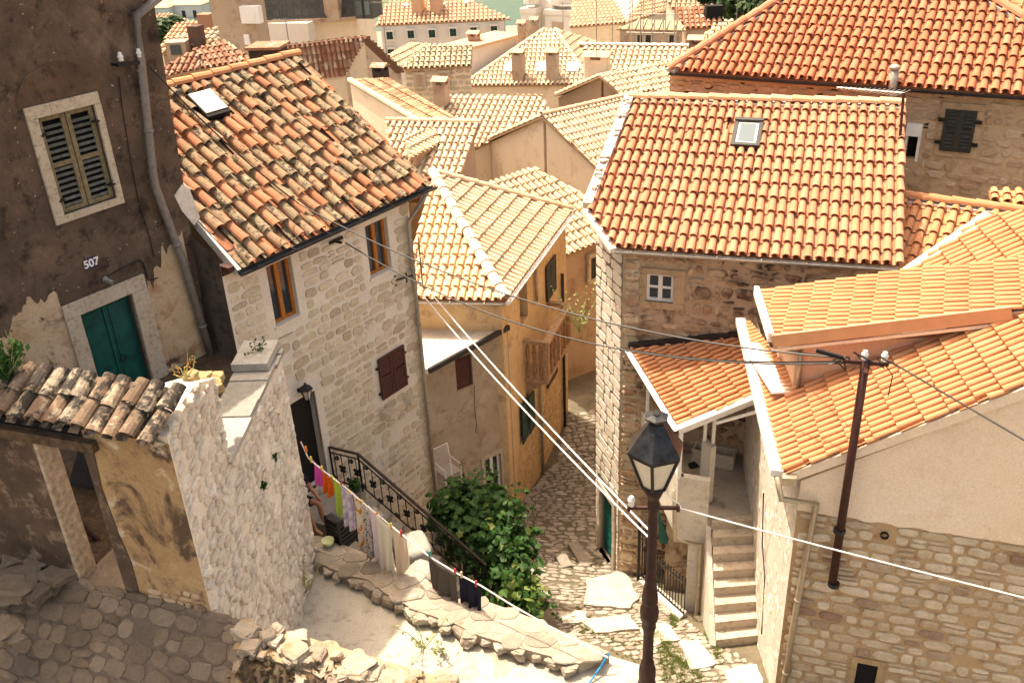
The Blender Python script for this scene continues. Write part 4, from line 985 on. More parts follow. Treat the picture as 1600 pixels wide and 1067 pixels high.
# ================================================================ laundry line
F0 = pr(470, 690, 15.1); N0 = pz(950, 1027, LT+.25); hL = math.degrees(math.atan2(*(N0-F0)[:2])); plL_ = VPl(F0, hL)
qL = [(470, 690), (482, 716), (505, 735), (540, 762), (580, 796), (612, 822), (640, 845), (672, 870), (715, 896), (752, 915), (800, 945), (860, 979), (905, 1003), (950, 1027)]
lu_ = [plL_.uv(*q) for q in qL]
mb = MB(); mb.tube([plL_.at(*q) for q in lu_], .011, 6); tag(mb.build('laundry_line', M_cablew), 'white laundry line strung from the doorway down to the low wall', 'clothesline')
def line_v(u):
    for (a, b), (c, d) in zip(lu_, lu_[1:]):
        if a <= u <= c: return b+(d-b)*(u-a)/(c-a)
    return lu_[-1][1]
GAR = [('towel', 'bright pink cloth pegged nearest the doorway', (488, 503), [755, 755], (.82, .17, .66), None),
 ('towel', 'bright orange cloth between the pink and the lime ones', (504, 520), [765, 773], (.80, .20, .02), None),
 ('towel', 'lime green towel hanging between orange cloth and lilac print', (519, 535), [800, 804], (.60, .74, .14), None),
 ('shirt', 'lilac white printed top beside the lime green towel', (533, 551), [815, 823], (.82, .77, .84), (.60, .54, .68)),
 ('dress', 'white and mustard patterned garment in the middle of the line', (549, 568), [845, 861], (.84, .80, .73), (.70, .36, .03)),
 ('scarf', 'narrow white garment with black dots', (566, 576), [862, 866], (.72, .68, .64), (.05, .04, .04)),
 ('towel', 'pale lavender white towel beside the dotted garment', (574, 590), [868, 882], (.83, .77, .82), None),
 ('trousers', 'long cream garment reaching lowest on the line', (588, 611), [893, 908], (.83, .80, .70), None),
 ('shirt', 'beige towel hanging last before the gap in the line', (609, 633), [900, 884], (.80, .70, .56), None),
 ('shirt', 'dark grey brown shirt hanging alone lower on the line', (671, 714), [925, 957], (.13, .115, .10), None),
 ('trousers', 'navy trousers hanging lowest beside the dark grey shirt', (716, 751), [950, 962], (.02, .024, .045), None)]
for gi, (nm_, lb, (x0, x1), yb, c, c2) in enumerate(GAR):
    y0 = np.interp(x0, [q[0] for q in qL], [q[1] for q in qL]); y1 = np.interp(x1, [q[0] for q in qL], [q[1] for q in qL])
    ua, ub = plL_.uv(x0, y0)[0], plL_.uv(x1, y1)[0]; va = plL_.uv(x0, yb[0])[1]; vb_ = plL_.uv(x1, yb[1])[1]
    mb = MB(); nx, ny = 20, 14; vs = []; ph = random.uniform(0, 6); d0 = (.02 if gi % 2 else -.02)
    for j in range(ny+1):
        for i in range(nx+1):
            t, s_ = i/nx, j/ny; u = ua+(ub-ua)*t; tv = line_v(u)+.012-.035*math.sin(math.pi*t)*(1-s_); bv = va+(vb_-va)*t
            if nm_ == 'trousers' and abs(t-.5) < .06 and s_ > .35: bv += (.5)*(tv-bv)*(1-abs(t-.5)/.06)*.25
            v = tv+(bv-tv)*s_+.03*math.sin(t*9+ph)*s_
            u2 = ua+(ub-ua)*(.5+(t-.5)*(1-.16*s_*(1 if gi % 3 else -.1)))
            vs.append(plL_.at(u2, v, d0+(.045*math.sin(t*13+ph+s_*1.2)+.025*math.sin(t*29+2*ph))*s_**.8))
    fs = [(j*(nx+1)+i, j*(nx+1)+i+1, (j+1)*(nx+1)+i+1, (j+1)*(nx+1)+i) for j in range(ny) for i in range(nx)]
    mb.add(vs, fs); o = mb.build(nm_, clothmat('cloth_%s' % lb.split()[0]+str(gi), c, c2, 26 if nm_ == 'scarf' else 11, .55 if nm_ == 'scarf' else .5, .6 if nm_ == 'scarf' else .54), None, True, .006)
    tag(o, lb, nm_ if nm_ != 'towel' else 'towel', 'laundry pegged on the line')
PEG = [(478, 702, 'orange', 'orange peg on the empty line end beside the doorway'), (486, 718, 'yellow', 'yellow peg at the pink cloth'), (503, 733, 'yellow2', 'yellow peg between the pink and orange cloths'), (519, 748, 'lime', 'lime peg between the orange cloth and lime towel'), (534, 759, 'red', 'red peg on the lime green towel'), (548, 772, 'yellow3', 'yellow peg between the lilac top and mustard garment'), (566, 786, 'yellow4', 'yellow peg at the black dotted garment'), (589, 805, 'orange2', 'orange peg between the lavender towel and cream garment'), (611, 822, 'gold', 'golden peg between the cream garment and beige towel'), (627, 833, 'red2', 'red peg at the outer end of the beige towel'), (671, 866, 'teal', 'teal peg on the upper corner of the dark grey shirt'), (711, 893, 'red3', 'red peg between the dark grey shirt and navy trousers'), (721, 898, 'wood', 'pale wooden peg on the navy trousers'), (744, 912, 'red4', 'red peg at the outer end of the navy trousers')]
pcol = dict(orange=(.7, .2, .03), yellow=(.7, .55, .1), lime=(.5, .6, .1), red=(.5, .03, .04), gold=(.7, .5, .05), teal=(.02, .3, .24), wood=(.6, .5, .3)); pmat = {}
for px, py, c, lb in PEG:
    c = c.rstrip('1234'); 
    if c not in pmat: pmat[c] = simple('peg_'+c, pcol[c], .5)
    q = plL_.at(*plL_.uv(px, py)); mb = MB()
    for s_ in (-1, 1): mb.ob(q+plL_.n*(.008*s_-.006)-plL_.u*.011-Z*.05, plL_.u*.022, plL_.n*.012, Z*.11)
    mb.tube([q-plL_.n*.02, q+plL_.n*.02], .012, 6); tag(mb.build('clothes_peg', pmat[c]), lb, 'clothes peg', 'clothes pegs on the laundry line')

# ================================================================ lamp post
lz0 = TER-.02; Lb = pz(1010, 1085, lz0); vpL = VPl(Lb, -85, -1)
def lz_(px, py): return vpL.uv(px, py)[1]
zt, zr, zgt, zgb, zcol, zarm = lz_(1027, 648), lz_(1029, 700), lz_(1026, 704), lz_(1025, 757), lz_(1025, 770), lz_(1023, 793)
print('LAMP', Lb, zt, zr, zgb, zarm)
LP = thing('street_lamp', 'black hexagonal lantern on a rust brown cast iron post', 'street lamp', Lb)
mb = MB(); zc = lz_(1014, 1000); 
prof = [(.16, 0), (.16, .05)]
def pf(py, r): prof.append((r*.72, lz_(1020, py)-lz0))
for py, r in ((1062, .15), (1050, .16), (1042, .15), (1038, .115), (1034, .125), (1030, .10), (1000, .095), (985, .10), (978, .13), (970, .12), (966, .155), (955, .17), (948, .155), (943, .12), (938, .145), (930, .14), (918, .12), (908, .095), (903, .11), (898, .088), (870, .086), (820, .08), (812, .085), (808, .078), (797, .078), (792, .095), (786, .1), (780, .085), (776, .11), (770, .14), (764, .17), (759, .15)): pf(py, r)
prof = sorted(prof, key=lambda q: q[1]); mb.lathe(Lb, prof, 18); mb.build('post', simple('dark_cast_iron', (.034, .015, .012), .5, .15, .45, 9), LP, True)
rw_ = .33; hh = zr-zgb
mb = MB(); rot = .25
mb.lathe(A3(Lb[0], Lb[1], 0), [(rw_+.01, zr-.02), (rw_+.012, zr+.005), (.10, zt-.10), (.085, zt-.095), (.085, zt-.05), (.14, zt-.045), (.145, zt-.02), (.05, zt), (.03, zt+.015)], 6, 0, Z, rot)
mb.build('lantern_roof', simple('black_worn_tin', (.03, .03, .031), .3, .5, .6, 9), LP)
mb = MB(); n6 = [A3(math.cos(rot+k*math.pi/3), math.sin(rot+k*math.pi/3), 0) for k in range(6)]
xa = nrm(np.cross(Z, A3(0, 1, .01))); 
dirs = []
tmp = MB(); tmp.lathe(A3(0, 0, 0), [(1, 0), (1, 1)], 6, 0, Z, rot); dirs = [np.array(v) for v in tmp.v[:6]]
base = A3(Lb[0], Lb[1], 0); rb_ = .15
for k in range(6):
    a = base+dirs[k]*rb_+Z*zgb; b = base+dirs[k]*(rw_-.012)+Z*(zr-.02); mb.bar(a, b, .035, .03, 0, dirs[k])
    a2_ = base+dirs[(k+1) % 6]*rb_+Z*zgb; b2 = base+dirs[(k+1) % 6]*(rw_-.012)+Z*(zr-.03); mb.bar(a, a2_, .03, .03); mb.bar(b-Z*.01, b2, .03, .03)
mb.lathe(base, [(.04, zgb-.08), (.16, zgb-.01), (.16, zgb+.005)], 6, 0, Z, rot); mb.build('lantern_frame', M_blk, LP)
for k in range(6):
    mb = MB(); d, e = dirs[k], dirs[(k+1) % 6]; m_ = nrm(d+e)
    q = [base+d*(rb_-.008)+Z*(zgb+.01), base+e*(rb_-.008)+Z*(zgb+.01), base+e*(rw_-.022)+Z*(zr-.03), base+d*(rw_-.022)+Z*(zr-.03)]
    mb.add(q+[p-m_*.006 for p in q], [(0, 1, 2, 3), (7, 6, 5, 4), (0, 4, 5, 1), (2, 6, 7, 3), (1, 5, 6, 2), (3, 7, 4, 0)]); mb.build('pane', M_frost, LP)
ax = hv(95); ac_ = A3(Lb[0], Lb[1], zarm)
mb = MB(); mb.bar(ac_-ax*.3, ac_+ax*.3, .04, .035); mb.bar(ac_-ax*.31, ac_-ax*.27, .07, .07); mb.bar(ac_+ax*.27, ac_+ax*.31, .07, .07); cb = mb.build('cross_arm', M_rust, LP)
ins = [(r_*.8, h_*.85) for r_, h_ in ((.045, 0), (.05, .03), (.04, .06), (.055, .075), (.055, .11), (.035, .125), (.04, .15), (.015, .165))]
mb = MB(); mb.lathe(ac_-ax*.26+Z*.03, ins, 12); mb.build('insulator', M_porc, cb, True)
mb = MB(); mb.lathe(ac_+ax*.26-Z*.02, [(r*.7, h*.6) for r, h in ins], 12, 0, hv(60)); mb.build('insulator', M_porc, cb, True)

# ================================================================ ivy / vine on the stair side
V = thing('vine_bush', 'dense bright green vine bush spilling down beside the lane', 'bush', gh(790, 950))
M_vine2 = leafmat('sunlit_vine_leaf', [(.07, .15, .025), (.16, .24, .05), (.26, .31, .08), (.10, .18, .03)])  # sunlight on the lower-right leaves put into a yellower leaf colour
lit_lf = MB(); mb = MB(); bl = [(712, 792, 19.4, .55), (748, 785, 19.2, .6), (782, 805, 19, .55), (735, 828, 18.9, .65), (778, 842, 18.8, .65), (805, 882, 18.6, .55), (790, 912, 18.5, .5), (826, 932, 18.4, .38), (822, 950, 18.3, .3), (808, 850, 18.8, .45), (715, 770, 19.6, .35), (765, 772, 19.4, .3), (760, 880, 18.9, .5), (700, 810, 19.3, .4)]
bc = [(pr(x, y, r), s) for x, y, r, s in bl]
stem = MB()
for i, (c, s) in enumerate(bc):
    g0 = A3(c[0], c[1], gz(c[0], c[1])); stem.tube([g0, (g0+c)/2+rdir()*.15, c], [.03, .022, .012], 5)
    for _ in range(int(820*s*s)):
        d = rdir(); ra = random.random()**.28*(1+.18*noise.noise(Vector(c+d*1.7)*1.6)*2); p = c+d*s*ra*A3(1, 1, .95)
        leaf(lit_lf if (bl[i][1] > 905 and d@hv(110) > -.1 and random.random() < .6) or random.random() < .03 else mb, p, d*.7+Z*.6+rdir()*.6, random.uniform(.10, .19))
for _ in range(46):                                   # stray shoots break the outline
    c, s = random.choice(bc); d = nrm(rdir()+Z*.5+hv(120)*.3); p0 = c+d*s*.8; l_ = random.uniform(.25, .6); e = nrm(d+rdir()*.5)
    stem.tube([p0, p0+e*l_*.5+Z*.03, p0+e*l_-Z*.06], [.007, .005, .003], 4)
    for k in range(9): leaf(mb, p0+e*l_*random.random()+rdir()*.05, rdir()+Z*.6, random.uniform(.05, .12))
lit_lf.build('sunlit_foliage', M_vine2, V); mb.build('foliage', M_vine, V); stem.build('stems', M_bark, V)
def sprig(name, label, px, py, fn, h, n, mat, cat='plant', sc=.05):
    p = fn(px, py); t = thing(name, label, cat, p); st = MB(); lf = MB()
    for i in range(n):
        d = rdir(); d[2] = abs(d[2])+1.1; d = nrm(d)*h*random.uniform(.6, 1.1); m_ = p+d*.5+rdir()*.04; st.tube([p, m_, p+d], [.008, .006, .003], 4)
        for k in range(14): q = p+d*random.uniform(.2, 1.02); leafq(lf, q+rdir()*.04, rdir()+Z*.4, sc*random.uniform(.7, 1.5))
    st.build('stems', M_weed, t); lf.build('leaves', mat, t); return t
fz = lambda z: (lambda x, y: pz(x, y, z))
sprig('weed', 'tall light green weed growing from the sunlit terrace', 663, 1012, fz(TER), .75, 4, M_weed, 'plant', .055)
sprig('weed', 'smaller light green weed at the terrace edge near the rubble wall', 693, 1020, fz(TER), .4, 3, M_weed, 'plant', .055)
sprig('wildflower', 'yellow wildflowers at the foot of the white limewashed wall', 478, 925, fz(TER+.2), .7, 8, leafmat('yellow_flower', [(.5, .42, .08), (.22, .22, .07), (.6, .5, .15)]), 'plant', .035)
sprig('dry_sprig', 'small orange dried sprig on the gateway corner stones', 290, 594, lambda x, y: plW.off(-.2).hit(x, y), .3, 5, leafmat('dry_orange', [(.5, .22, .05), (.6, .35, .1)]), 'plant', .02)
sprig('weed', 'dark tuft of weed on the coping end block by the dark house', 398, 560, lambda x, y: plW.off(-.3).hit(x, y), .28, 8, M_vine, 'plant', .04)
sprig('weed', 'leafy weed at far left on the mossy gate tiles', 12, 590, lambda x, y: plGt.off(-.2).hit(x, y), .45, 14, M_vine, 'plant', .08)
sprig('weed', 'thin leafy twig against the dark house behind the gate tiles', 40, 570, lambda x, y: plGt.off(-.6).hit(x, y), .5, 3, M_vine, 'plant', .035)
for px, py, lb in ((428, 718, 'dark green tuft rooted in the white wall, upper one'), (410, 765, 'dark green tuft rooted in the white wall, lower one')): sprig('wall_tuft', lb, px, py, plW.hit, .16, 7, M_vine, 'plant', .05)
sprig('bare_climber', 'tangled bare climber with a few bright leaves at the alley end', 905, 520, lambda x, y: pr(x, y, 24.5), 1.5, 14, M_weed, 'plant', .07)
mb = MB(); a = pz(952, 1020, LT+.1); mb.tube([a, pz(938, 1042, TER+.12), pz(920, 1067, TER+.02), pz(912, 1085, TER+.02)], .014, 6); tag(mb.build('blue_rope', simple('blue_rope', (.02, .2, .42), .6)), 'blue rope lying over the end of the low wall', 'rope')
# ================================================================ tall stone house with the salmon tile roof
Tc = pz(966, 897, -15.3); plT = VPl(Tc, -71, -1); plTl = VPl(Tc, -17, -1)
T = thing('stone_house', 'tall stone house with salmon tile roof, white lit corner and small four pane window', 'house', A3(4.5, 18, -16.2))
ev = plT.off(.18); eL, eR = ev.hit(962, 386), ev.hit(1405, 414); ze = (eL[2]+eR[2])/2; eL[2] = eR[2] = ze
rR = VPl(eR, 19).hit(1410, 165); plTr = P3(eL, eR, rR)
pts = [plTr.hit(*q) for q in ((962, 386), (1405, 414), (1410, 165), (984, 155), (918, 324))]
sk = plTr.rect((1150, 192), (1192, 195), (1187, 236), (1140, 233))
roof(T, 'roof', plTr, pts, M_T, M_deck, .192, .425, .077, 7, .007, .03, .003, .07, [sk])
rl, rr_ = pts[3], pts[2]; back = hv(19)*3.8-Z*1.3
plTb = P3(rl, rr_, rr_+back); roof(T, 'rear_roof', plTb, [rl, rr_, rr_+back, rl+back], M_T, M_deck, .26, .4, .1, 4, .004)
ridge(T, pts[3], pts[2], .11, .43, tilemat('pale_ridge_tile', [(.62, .38, .20), (.68, .44, .25), (.60, .34, .17)]), bed=M_mort, sink=-.05, jit=.006)
mb = MB(); mb.bar(pts[3]+Z*.05, pts[4]+Z*.04, .2, .14); 
for i in range(34):
    t = random.random(); rock(mb, pts[3]*(1-t)+pts[4]*t+Z*.1+rdir()*.05, random.uniform(.05, .09), 0, .5)
mb.build('verge_mortar', plaster('verge_lime', (.50, .45, .38), (.62, .57, .49), (.36, .29, .22), 6, .6), T)
mb = MB(); mb.bar(pts[4]-Z*.06+hv(-107)*.05, pts[0]-Z*.06+hv(-107)*.05, .12, .1); mb.build('eave_trim', M_white, T)
gutter(T, pts[0]+hv(-161)*.06-Z*.05, pts[1]+hv(-161)*.06-Z*.05, .065, M_gutter)
zb = -16.4; tz = ze-.02; uR_ = plT.uvp(eR)[0]
wT = plT.rect((1010, 426), (1053, 431), (1052, 474), (1009, 470))
u1 = 0.; u2 = -max(1e-9, -uR_); ue = min(0, uR_) if uR_ < 0 else 0
mb = MB(); LOOP = [(uR_, zb), (0, zb), (0, tz), (uR_, tz)]
mb.wall(plT, LOOP, [wT], .18, 0, 2)
lo = min(0, uR_); hi = max(0, uR_)
sur = plT.rect((1002, 416), (1072, 424), (1068, 484), (1000, 480))
stones(mb, plT, [(lo, zb+.8), (hi, zb+.8), (hi, tz-.1), (lo, tz-.1)], [(sur[0], wT[1]-.2, sur[2], sur[3]+.1)], (.1, .3), (.12, .5), .03, .05, 1, .26, 2.8, .14, 11, rotj=.12)
wl = plTl.uv(931, 600)[0]
mbl = MB(); zt_ = tz-.0
dT = plTl.rect((940, 757), (959, 775), (958, 872), (937, 848)); dT = (dT[0], -15.35, dT[2], -13.5)
mbl.wall(plTl, [(0, zb), (wl, zb), (wl, zt_+.05), (0, zt_)], [dT], .22, 0, 2)
stones(mbl, plTl, [(0.03, -15.6), (wl, -15.6), (wl, zt_-.08), (.03, zt_-.08)], [(dT[0]-.14, -16, dT[2]+.14, dT[3]+.14)], (.19, .29), (.22, .55), .018, .012, 1, .07, 7, .0, 12)
stones(mb, plT, [(hi-.36, -15.6), (hi-.01, -15.6), (hi-.01, tz-.1), (hi-.36, tz-.1)], [], (.2, .3), (.33, .36), .02, .02, 3, .06, 6)
a, b = plTl.at(wl, 0), plT.at(uR_, 0); bk = hv(19)*6
for p, q in ((a, a+bk), (a+bk, b+bk), (b+bk, b)):
    mb.quad(A3(p[0], p[1], zb), A3(q[0], q[1], zb), A3(q[0], q[1], tz), A3(p[0], p[1], tz))
mg = A3(*b[:2], tz); rt_ = rR-Z*.12
mb.add([mg, mg+bk, rt_], [(0, 1, 2)]); mg2 = A3(*a[:2], tz); mb.add([mg2, mg2+bk, pts[3]-Z*.15+hv(109)*.15], [(0, 1, 2)])
mb.build('wall', [M_Tmort, M_Tst, M_dark, M_Rst], T); mbl.build('corner_wall', [M_TLmort, M_TLst, M_dark], T)
surround(T, plT, wT, sur, -.03, .03, M_frameT); window(T, plT, wT, -.1, M_white, M_glass, 2, 2, .06)
surround(T, plTl, dT, (dT[0]-.12, dT[1], dT[2]+.12, dT[3]+.13), -.04, .04, M_frame, 'door_surround')
shutter(T, plTl, (dT[0]+.02, dT[1]+.02, dT[2]-.02, dT[3]-.02), -.12, M_teal, M_teal, .09, .06, name='door', solid=True)
mb = MB(); kx = sk; mb.pb(plTr, kx[0], kx[2], kx[1], kx[1]+.09, -.03, .13); mb.pb(plTr, kx[0], kx[2], kx[3]-.09, kx[3], -.03, .16); mb.pb(plTr, kx[0], kx[0]+.08, kx[1]+.09, kx[3]-.09, -.03, .13); mb.pb(plTr, kx[2]-.08, kx[2], kx[1]+.09, kx[3]-.09, -.03, .13)
skl = mb.build('skylight', simple('charcoal_skylight_frame', (.05, .047, .045), .4, .3), T)
mb = MB(); mb.pb(plTr, kx[0]+.085, kx[2]-.085, kx[1]+.1, kx[3]-.1, .05, .1); mb.build('sash', M_white, skl)
mb = MB(); mb.pb(plTr, kx[0]+.13, kx[2]-.13, kx[1]+.16, kx[3]-.15, .1, .108); mb.build('pane', M_glassb, skl)

# ================================================================ porch house between the tall house and the right-hand house
FL = -11.6; pa_ = pz(1060, 745, -10.7); pb_ = pz(990, 622, -10.7)
B_ = thing('porch_house', 'white porch with tiled lean-to roof and outside concrete stairs', 'house', A3(3.6, 14.5, -14.5))
sC = A3(pa_[0], pa_[1], 0); sC = VPl(pa_, -71).hit(1060, 667)
plTo = plT.off(.02); c2, c3 = plTo.hit(983, 543), plTo.hit(1168, 524)
plSr = P3(c2, sC, c3); sR = plSr.hit(1186, 616)
plSr = Plane(sC, nrm(c2-sC), nrm((sR-sC)-nrm(c2-sC)*((sR-sC)@nrm(c2-sC))), plSr.n)
roof(B_, 'roof', plSr, [sC, c2, c3+(sR-sC)*.03, sR], M_R, M_decklt, .125, .32, .049, 6, .003, .018, 0, .08)
mb = MB(); mb.bar(sC-Z*.06, sR-Z*.06, .04, .2); mb.bar(sC-Z*.0+hv(-161)*.07, sR+hv(-161)*.07, .1, .05); mb.build('verge_trim', M_white, B_)
mb = MB(); mb.bar(c2+Z*.07+hv(-161)*.04, c3+Z*.07+hv(-161)*.04, .1, .1); mb.build('wall_flashing', M_gutdk, B_)
gutter(B_, sC-Z*.03+hv(-99)*.05, c2-Z*.03+hv(-99)*.05, .06, M_white)
mb = MB(); plB = VPl(pa_, -71, -1); ub = plB.uv(1110, 745)[0]; hB = math.degrees(math.atan2(*(pb_-pa_)[:2])); plBl = VPl(pa_, hB, -1 if hB < 90 else 1)
f0, f1 = min(0, ub), max(0, ub)
zq = plB.uv(1060, 845)[1]
mb.slab(plB, [(f0, zq), (f1, zq), (f1, -10.7), (f0, -10.7)], -.14, 0)
lb2 = plBl.uvp(pb_)[0]; zl = FL-.35
mb.slab(plBl, [(.0, zl-.15), (lb2, zl+.1), (lb2, -10.7), (.0, -10.7)], -.12, .0)
mb.build('parapet', M_whitec, B_)
mb = MB(); fl = [pa_, pb_+hv(19)*.4, pz(1185, 680, FL), pz(1195, 800, FL), pz(1108, 812, FL)]
fl = [A3(p[0], p[1], FL+.004) for p in fl]; mb.prism(fl, FL-.25); mb.build('porch_floor', M_conc, B_)
mb = MB(); pu = plB.uv(1072, 900)[0]; pu2 = plB.uv(1108, 900)[0]; mb.slab(plB, [(min(pu, pu2), -14.3), (max(pu, pu2), -14.3), (max(pu, pu2), zq+.1), (min(pu, pu2), zq+.1)], -.5, -.02)
mb.slab(VPl(pa_+hv(19)*1.2, -71, -1), [(f0+.05, -15.5), (f1+.35, -15.5), (f1+.35, FL-.2), (f0+.05, FL-.2)], -.1, 0, 1)
mb.build('wall', [M_whitec, M_Tmort], B_)
for q, zt in (((1098, 728), None), ((1111, 732), None)):
    p = pz(q[0], q[1], FL+.75); mb = MB(); dz_ = plSr; top = p[2]+1.9
    t = (plSr.n@(plSr.o-p))/plSr.n[2]; mb.ob(p-A3(.03, .03, .75), A3(.06, 0, 0), A3(0, .06, 0), Z*(t+.70)); mb.build('post', M_white, B_)
p = sC-Z*.08+hv(19)*.03+hv(109)*.05; mb = MB(); mb.ob(p-A3(.035, .035, 0)-Z*(p[2]+10.75), A3(.07, 0, 0), A3(0, .07, 0), Z*(p[2]+10.7)); mb.build('post', M_white, B_)
for q in ((991, 630), (1011, 655)):
    p = pz(q[0], q[1], -10.7); t = (plSr.n@(plSr.o-p))/plSr.n[2]; mb = MB(); mb.ob(p-A3(.03, .03, 0), A3(.06, 0, 0), A3(0, .06, 0), Z*(t-.08)); mb.build('post', M_white, B_)
mb = MB(); a = pz(1110, 748, -10.75); mb.bar(pz(1098, 730, -10.9), pz(1112, 742, -10.9), .12, 1.3); mb.build('side_parapet', M_whitec, B_)
mb = MB(); mb.bar(plSr.hit(1120, 645)-Z*.22, plSr.hit(1196, 625)-Z*.2, .04, .05); mb.build('beam', M_white, B_)
# stairs
s0l, s0r = pz(1118, 1012, -13.2), pz(1192, 1003, -13.2); s1l, s1r = pz(1110, 802, FL), pz(1190, 800, FL); ns = 8; mb = MB()
for i in range(ns):
    t0, t1 = i/ns, 1.; z = -13.2+(FL+13.2)*(i+1)/ns
    a, b, c, d = s0l+(s1l-s0l)*t0, s0r+(s1r-s0r)*t0, s1r+hv(19)*.7, s1l+hv(19)*.7
    mb.prism([A3(a[0], a[1], z), A3(b[0], b[1], z), A3(c[0], c[1], z), A3(d[0], d[1], z)], -14.2 if i == 0 else z-(FL+13.2)/ns-.01)
mb.build('steps', M_step, B_)
mb = MB(); w_ = nrm(s0l-s0r)
a, b = s0l+w_*.0, s1l+w_*.0
mb.add([A3(*a[:2], -13.15), A3(*b[:2], FL), A3(*b[:2], -14.5), A3(*a[:2], -14.5)]+[A3(*(a+w_*.1)[:2], -13.1), A3(*(b+w_*.1)[:2], FL+.03), A3(*(b+w_*.1)[:2], -14.5), A3(*(a+w_*.1)[:2], -14.5)], [(0, 1, 2, 3), (7, 6, 5, 4), (0, 4, 5, 1), (0, 3, 7, 4), (1, 5, 6, 2)])
mb.build('stringer', M_whitec, B_)
o_ = plB.n*.1; pipe(B_, [plB.hit(1054, 760)+o_, plB.hit(1056, 838)+o_, plB.hit(1096, 845)+o_, plB.hit(1091, 945)+o_, plB.hit(1084, 972)+o_*2.2], .045, M_brass)
q = VPl(pa_+hv(19)*.5, -71, -1); mb = MB(); k0 = pz(1035, 815, -12.0)
mb.slab(VPl(k0, -71, -1), [VPl(k0, -71, -1).uv(*x) for x in ((1028, 795), (1044, 845), (1043, 850), (1030, 848))], -.06, 0)
tag(mb.build('awning', M_teal), 'teal cloth awning edge under the white porch', 'awning')
bx = pz(1109, 724, FL); mb = MB(); e1, e2 = nrm(pz(1137, 729, FL)-pz(1080, 718, FL)), None; e2 = nrm(np.cross(Z, e1)); mb.ob(pz(1080, 722, FL), e1*.86, e2*.34, Z*.05); mb.ob(pz(1080, 722, FL)+Z*.052, e1*.86, e2*.04, Z*.26); mb.ob(pz(1080, 722, FL)+e2*.3+Z*.052, e1*.86, e2*.04, Z*.26); mb.ob(pz(1080, 722, FL)+e2*.041+Z*.052, e1*.04, e2*.258, Z*.255); mb.ob(pz(1080, 722, FL)+e1*.82+e2*.041+Z*.052, e1*.04, e2*.258, Z*.255)
tag(mb.build('planter_box', M_whitec), 'long white planter box on the porch floor', 'box')
mb = MB(); rock(mb, pz(1083, 728, FL)+Z*.02, .09, 0, .3); tag(mb.build('black_rag', M_navy), 'small black rag dropped on the porch floor', 'rag')
# iron fence and gate in front of the porch house
FG = thing('iron_fence', 'thin black iron picket fence between the lamp post and the porch house', 'fence', gh(1040, 950)); mb = MB()
g0, g1 = gh(1002, 905), gh(1068, 965); nP = 16
for i in range(nP+1):
    p = g0+(g1-g0)*i/nP; mb.tube([p-Z*.1, p+Z*1.0], .011, 4); mb.lathe(p+Z*1.0, [(.018, 0), (.012, .03), (.002, .07)], 5)
mb.build('pickets', M_blk, FG); mb = MB(); mb.bar(g0+Z*.12, g1+Z*.12, .03, .025); mb.bar(g0+Z*.9, g1+Z*.9, .03, .025); mb.build('rails', M_blk, FG)
mb = MB(); mb.prism([g0+hv(45)*.1+Z*.1, g1+hv(45)*.1+Z*.1, g1-hv(45)*.14+Z*.1, g0-hv(45)*.14+Z*.1], -15.6); tag(mb.build('fence_footing', M_whitec), 'low pale footing wall under the iron fence', 'wall')
GT = thing('iron_gate', 'narrow dark iron gate leaf standing open beside the tall house corner', 'gate', gh(998, 900)); mb = MB(); p = gh(997, 908); gd = hv(60)
for i in range(5): mb.tube([p+gd*.1*i, p+gd*.1*i+Z*1.5], .013, 4)
mb.bar(p+Z*.15, p+gd*.4+Z*.15, .03, .03); mb.bar(p+Z*1.4, p+gd*.4+Z*1.4, .03, .03); mb.build('bars', M_blk, GT); mb = MB(); mb.ob(p-A3(.03, .03, .1), A3(.06, 0, 0), A3(0, .06, 0), Z*1.8); mb.build('post', M_blk, GT)

# ================================================================ right-hand house: rubble base, cream gable, orange tiles, roof extension
Rb = pz(1188, 1035, -13.2); plRl = VPl(Rb, 7, -1); Rc = plRl.hit(1235, 880); plRf = VPl(Rc, -71, -1)
R_ = thing('stone_house', 'right-hand house with cream gable over a tan rubble wall and bright orange tiles', 'house', A3(6, 12, -14.5))
gz0 = -8.1; g0 = plRf.off(.08).hit(1226, 733); g0[2] = gz0; g1 = pz(1165, 500, gz0); vh = plRf.off(.08).hit(1600, 604)
d = vh-g0; vh2 = g0+d*1.75; plRR = P3(g1, g0, vh); 
plRR = Plane(g0, nrm(g1-g0), nrm(d-nrm(g1-g0)*(d@nrm(g1-g0))), plRR.n)
top = [plRR.hit(1182, 598)]; 
rpts = [g0, vh2, plRR.hit(1760, 430), plRR.hit(1585, 482), plRR.hit(1240, 590), g1+(g1-g0)*.05]
roof(R_, 'roof', plRR, rpts, M_R, M_decklt, .138, .335, .054, 6, .003, .022, 0, .1)
mb = MB(); mb.bar(g0-Z*.1-plRf.n*.04, vh2-Z*.1-plRf.n*.04, .12, .14); mb.build('verge_band', M_cream, R_)
mb = MB(); mb.bar(g0+plRl.n*.1+Z*.0, g1+plRl.n*.1, .17, .1); mb.build('eave_gutter', simple('white_gutter_paint', (.74, .70, .64), .45, 0, .06), R_)
uB = plRf.uvp(Rc)[0]; bz = plRf.uv(1275, 800)[1]; vR = plRf.uvp(vh2)
sg = -1 if vR[0] < 0 else 1; xe = vR[0]
wR = plRf.rect((1338, 1036), (1370, 1036), (1370, 1066), (1336, 1064)); hR_ = plRf.rect((1376, 828), (1388, 828), (1388, 842), (1376, 842))
mb = MB(); W0 = [(uB, -14.6), (xe, -14.6), (xe, bz), (uB, bz)]; a0_, a1_ = min(uB, xe), max(uB, xe)
wR = (wR[0], wR[1]-.15, wR[2], wR[3])
mb.wall(plRf, [(a0_, -14.6), (a1_, -14.6), (a1_, bz), (a0_, bz)], [wR], .3, 0, 2, 0)
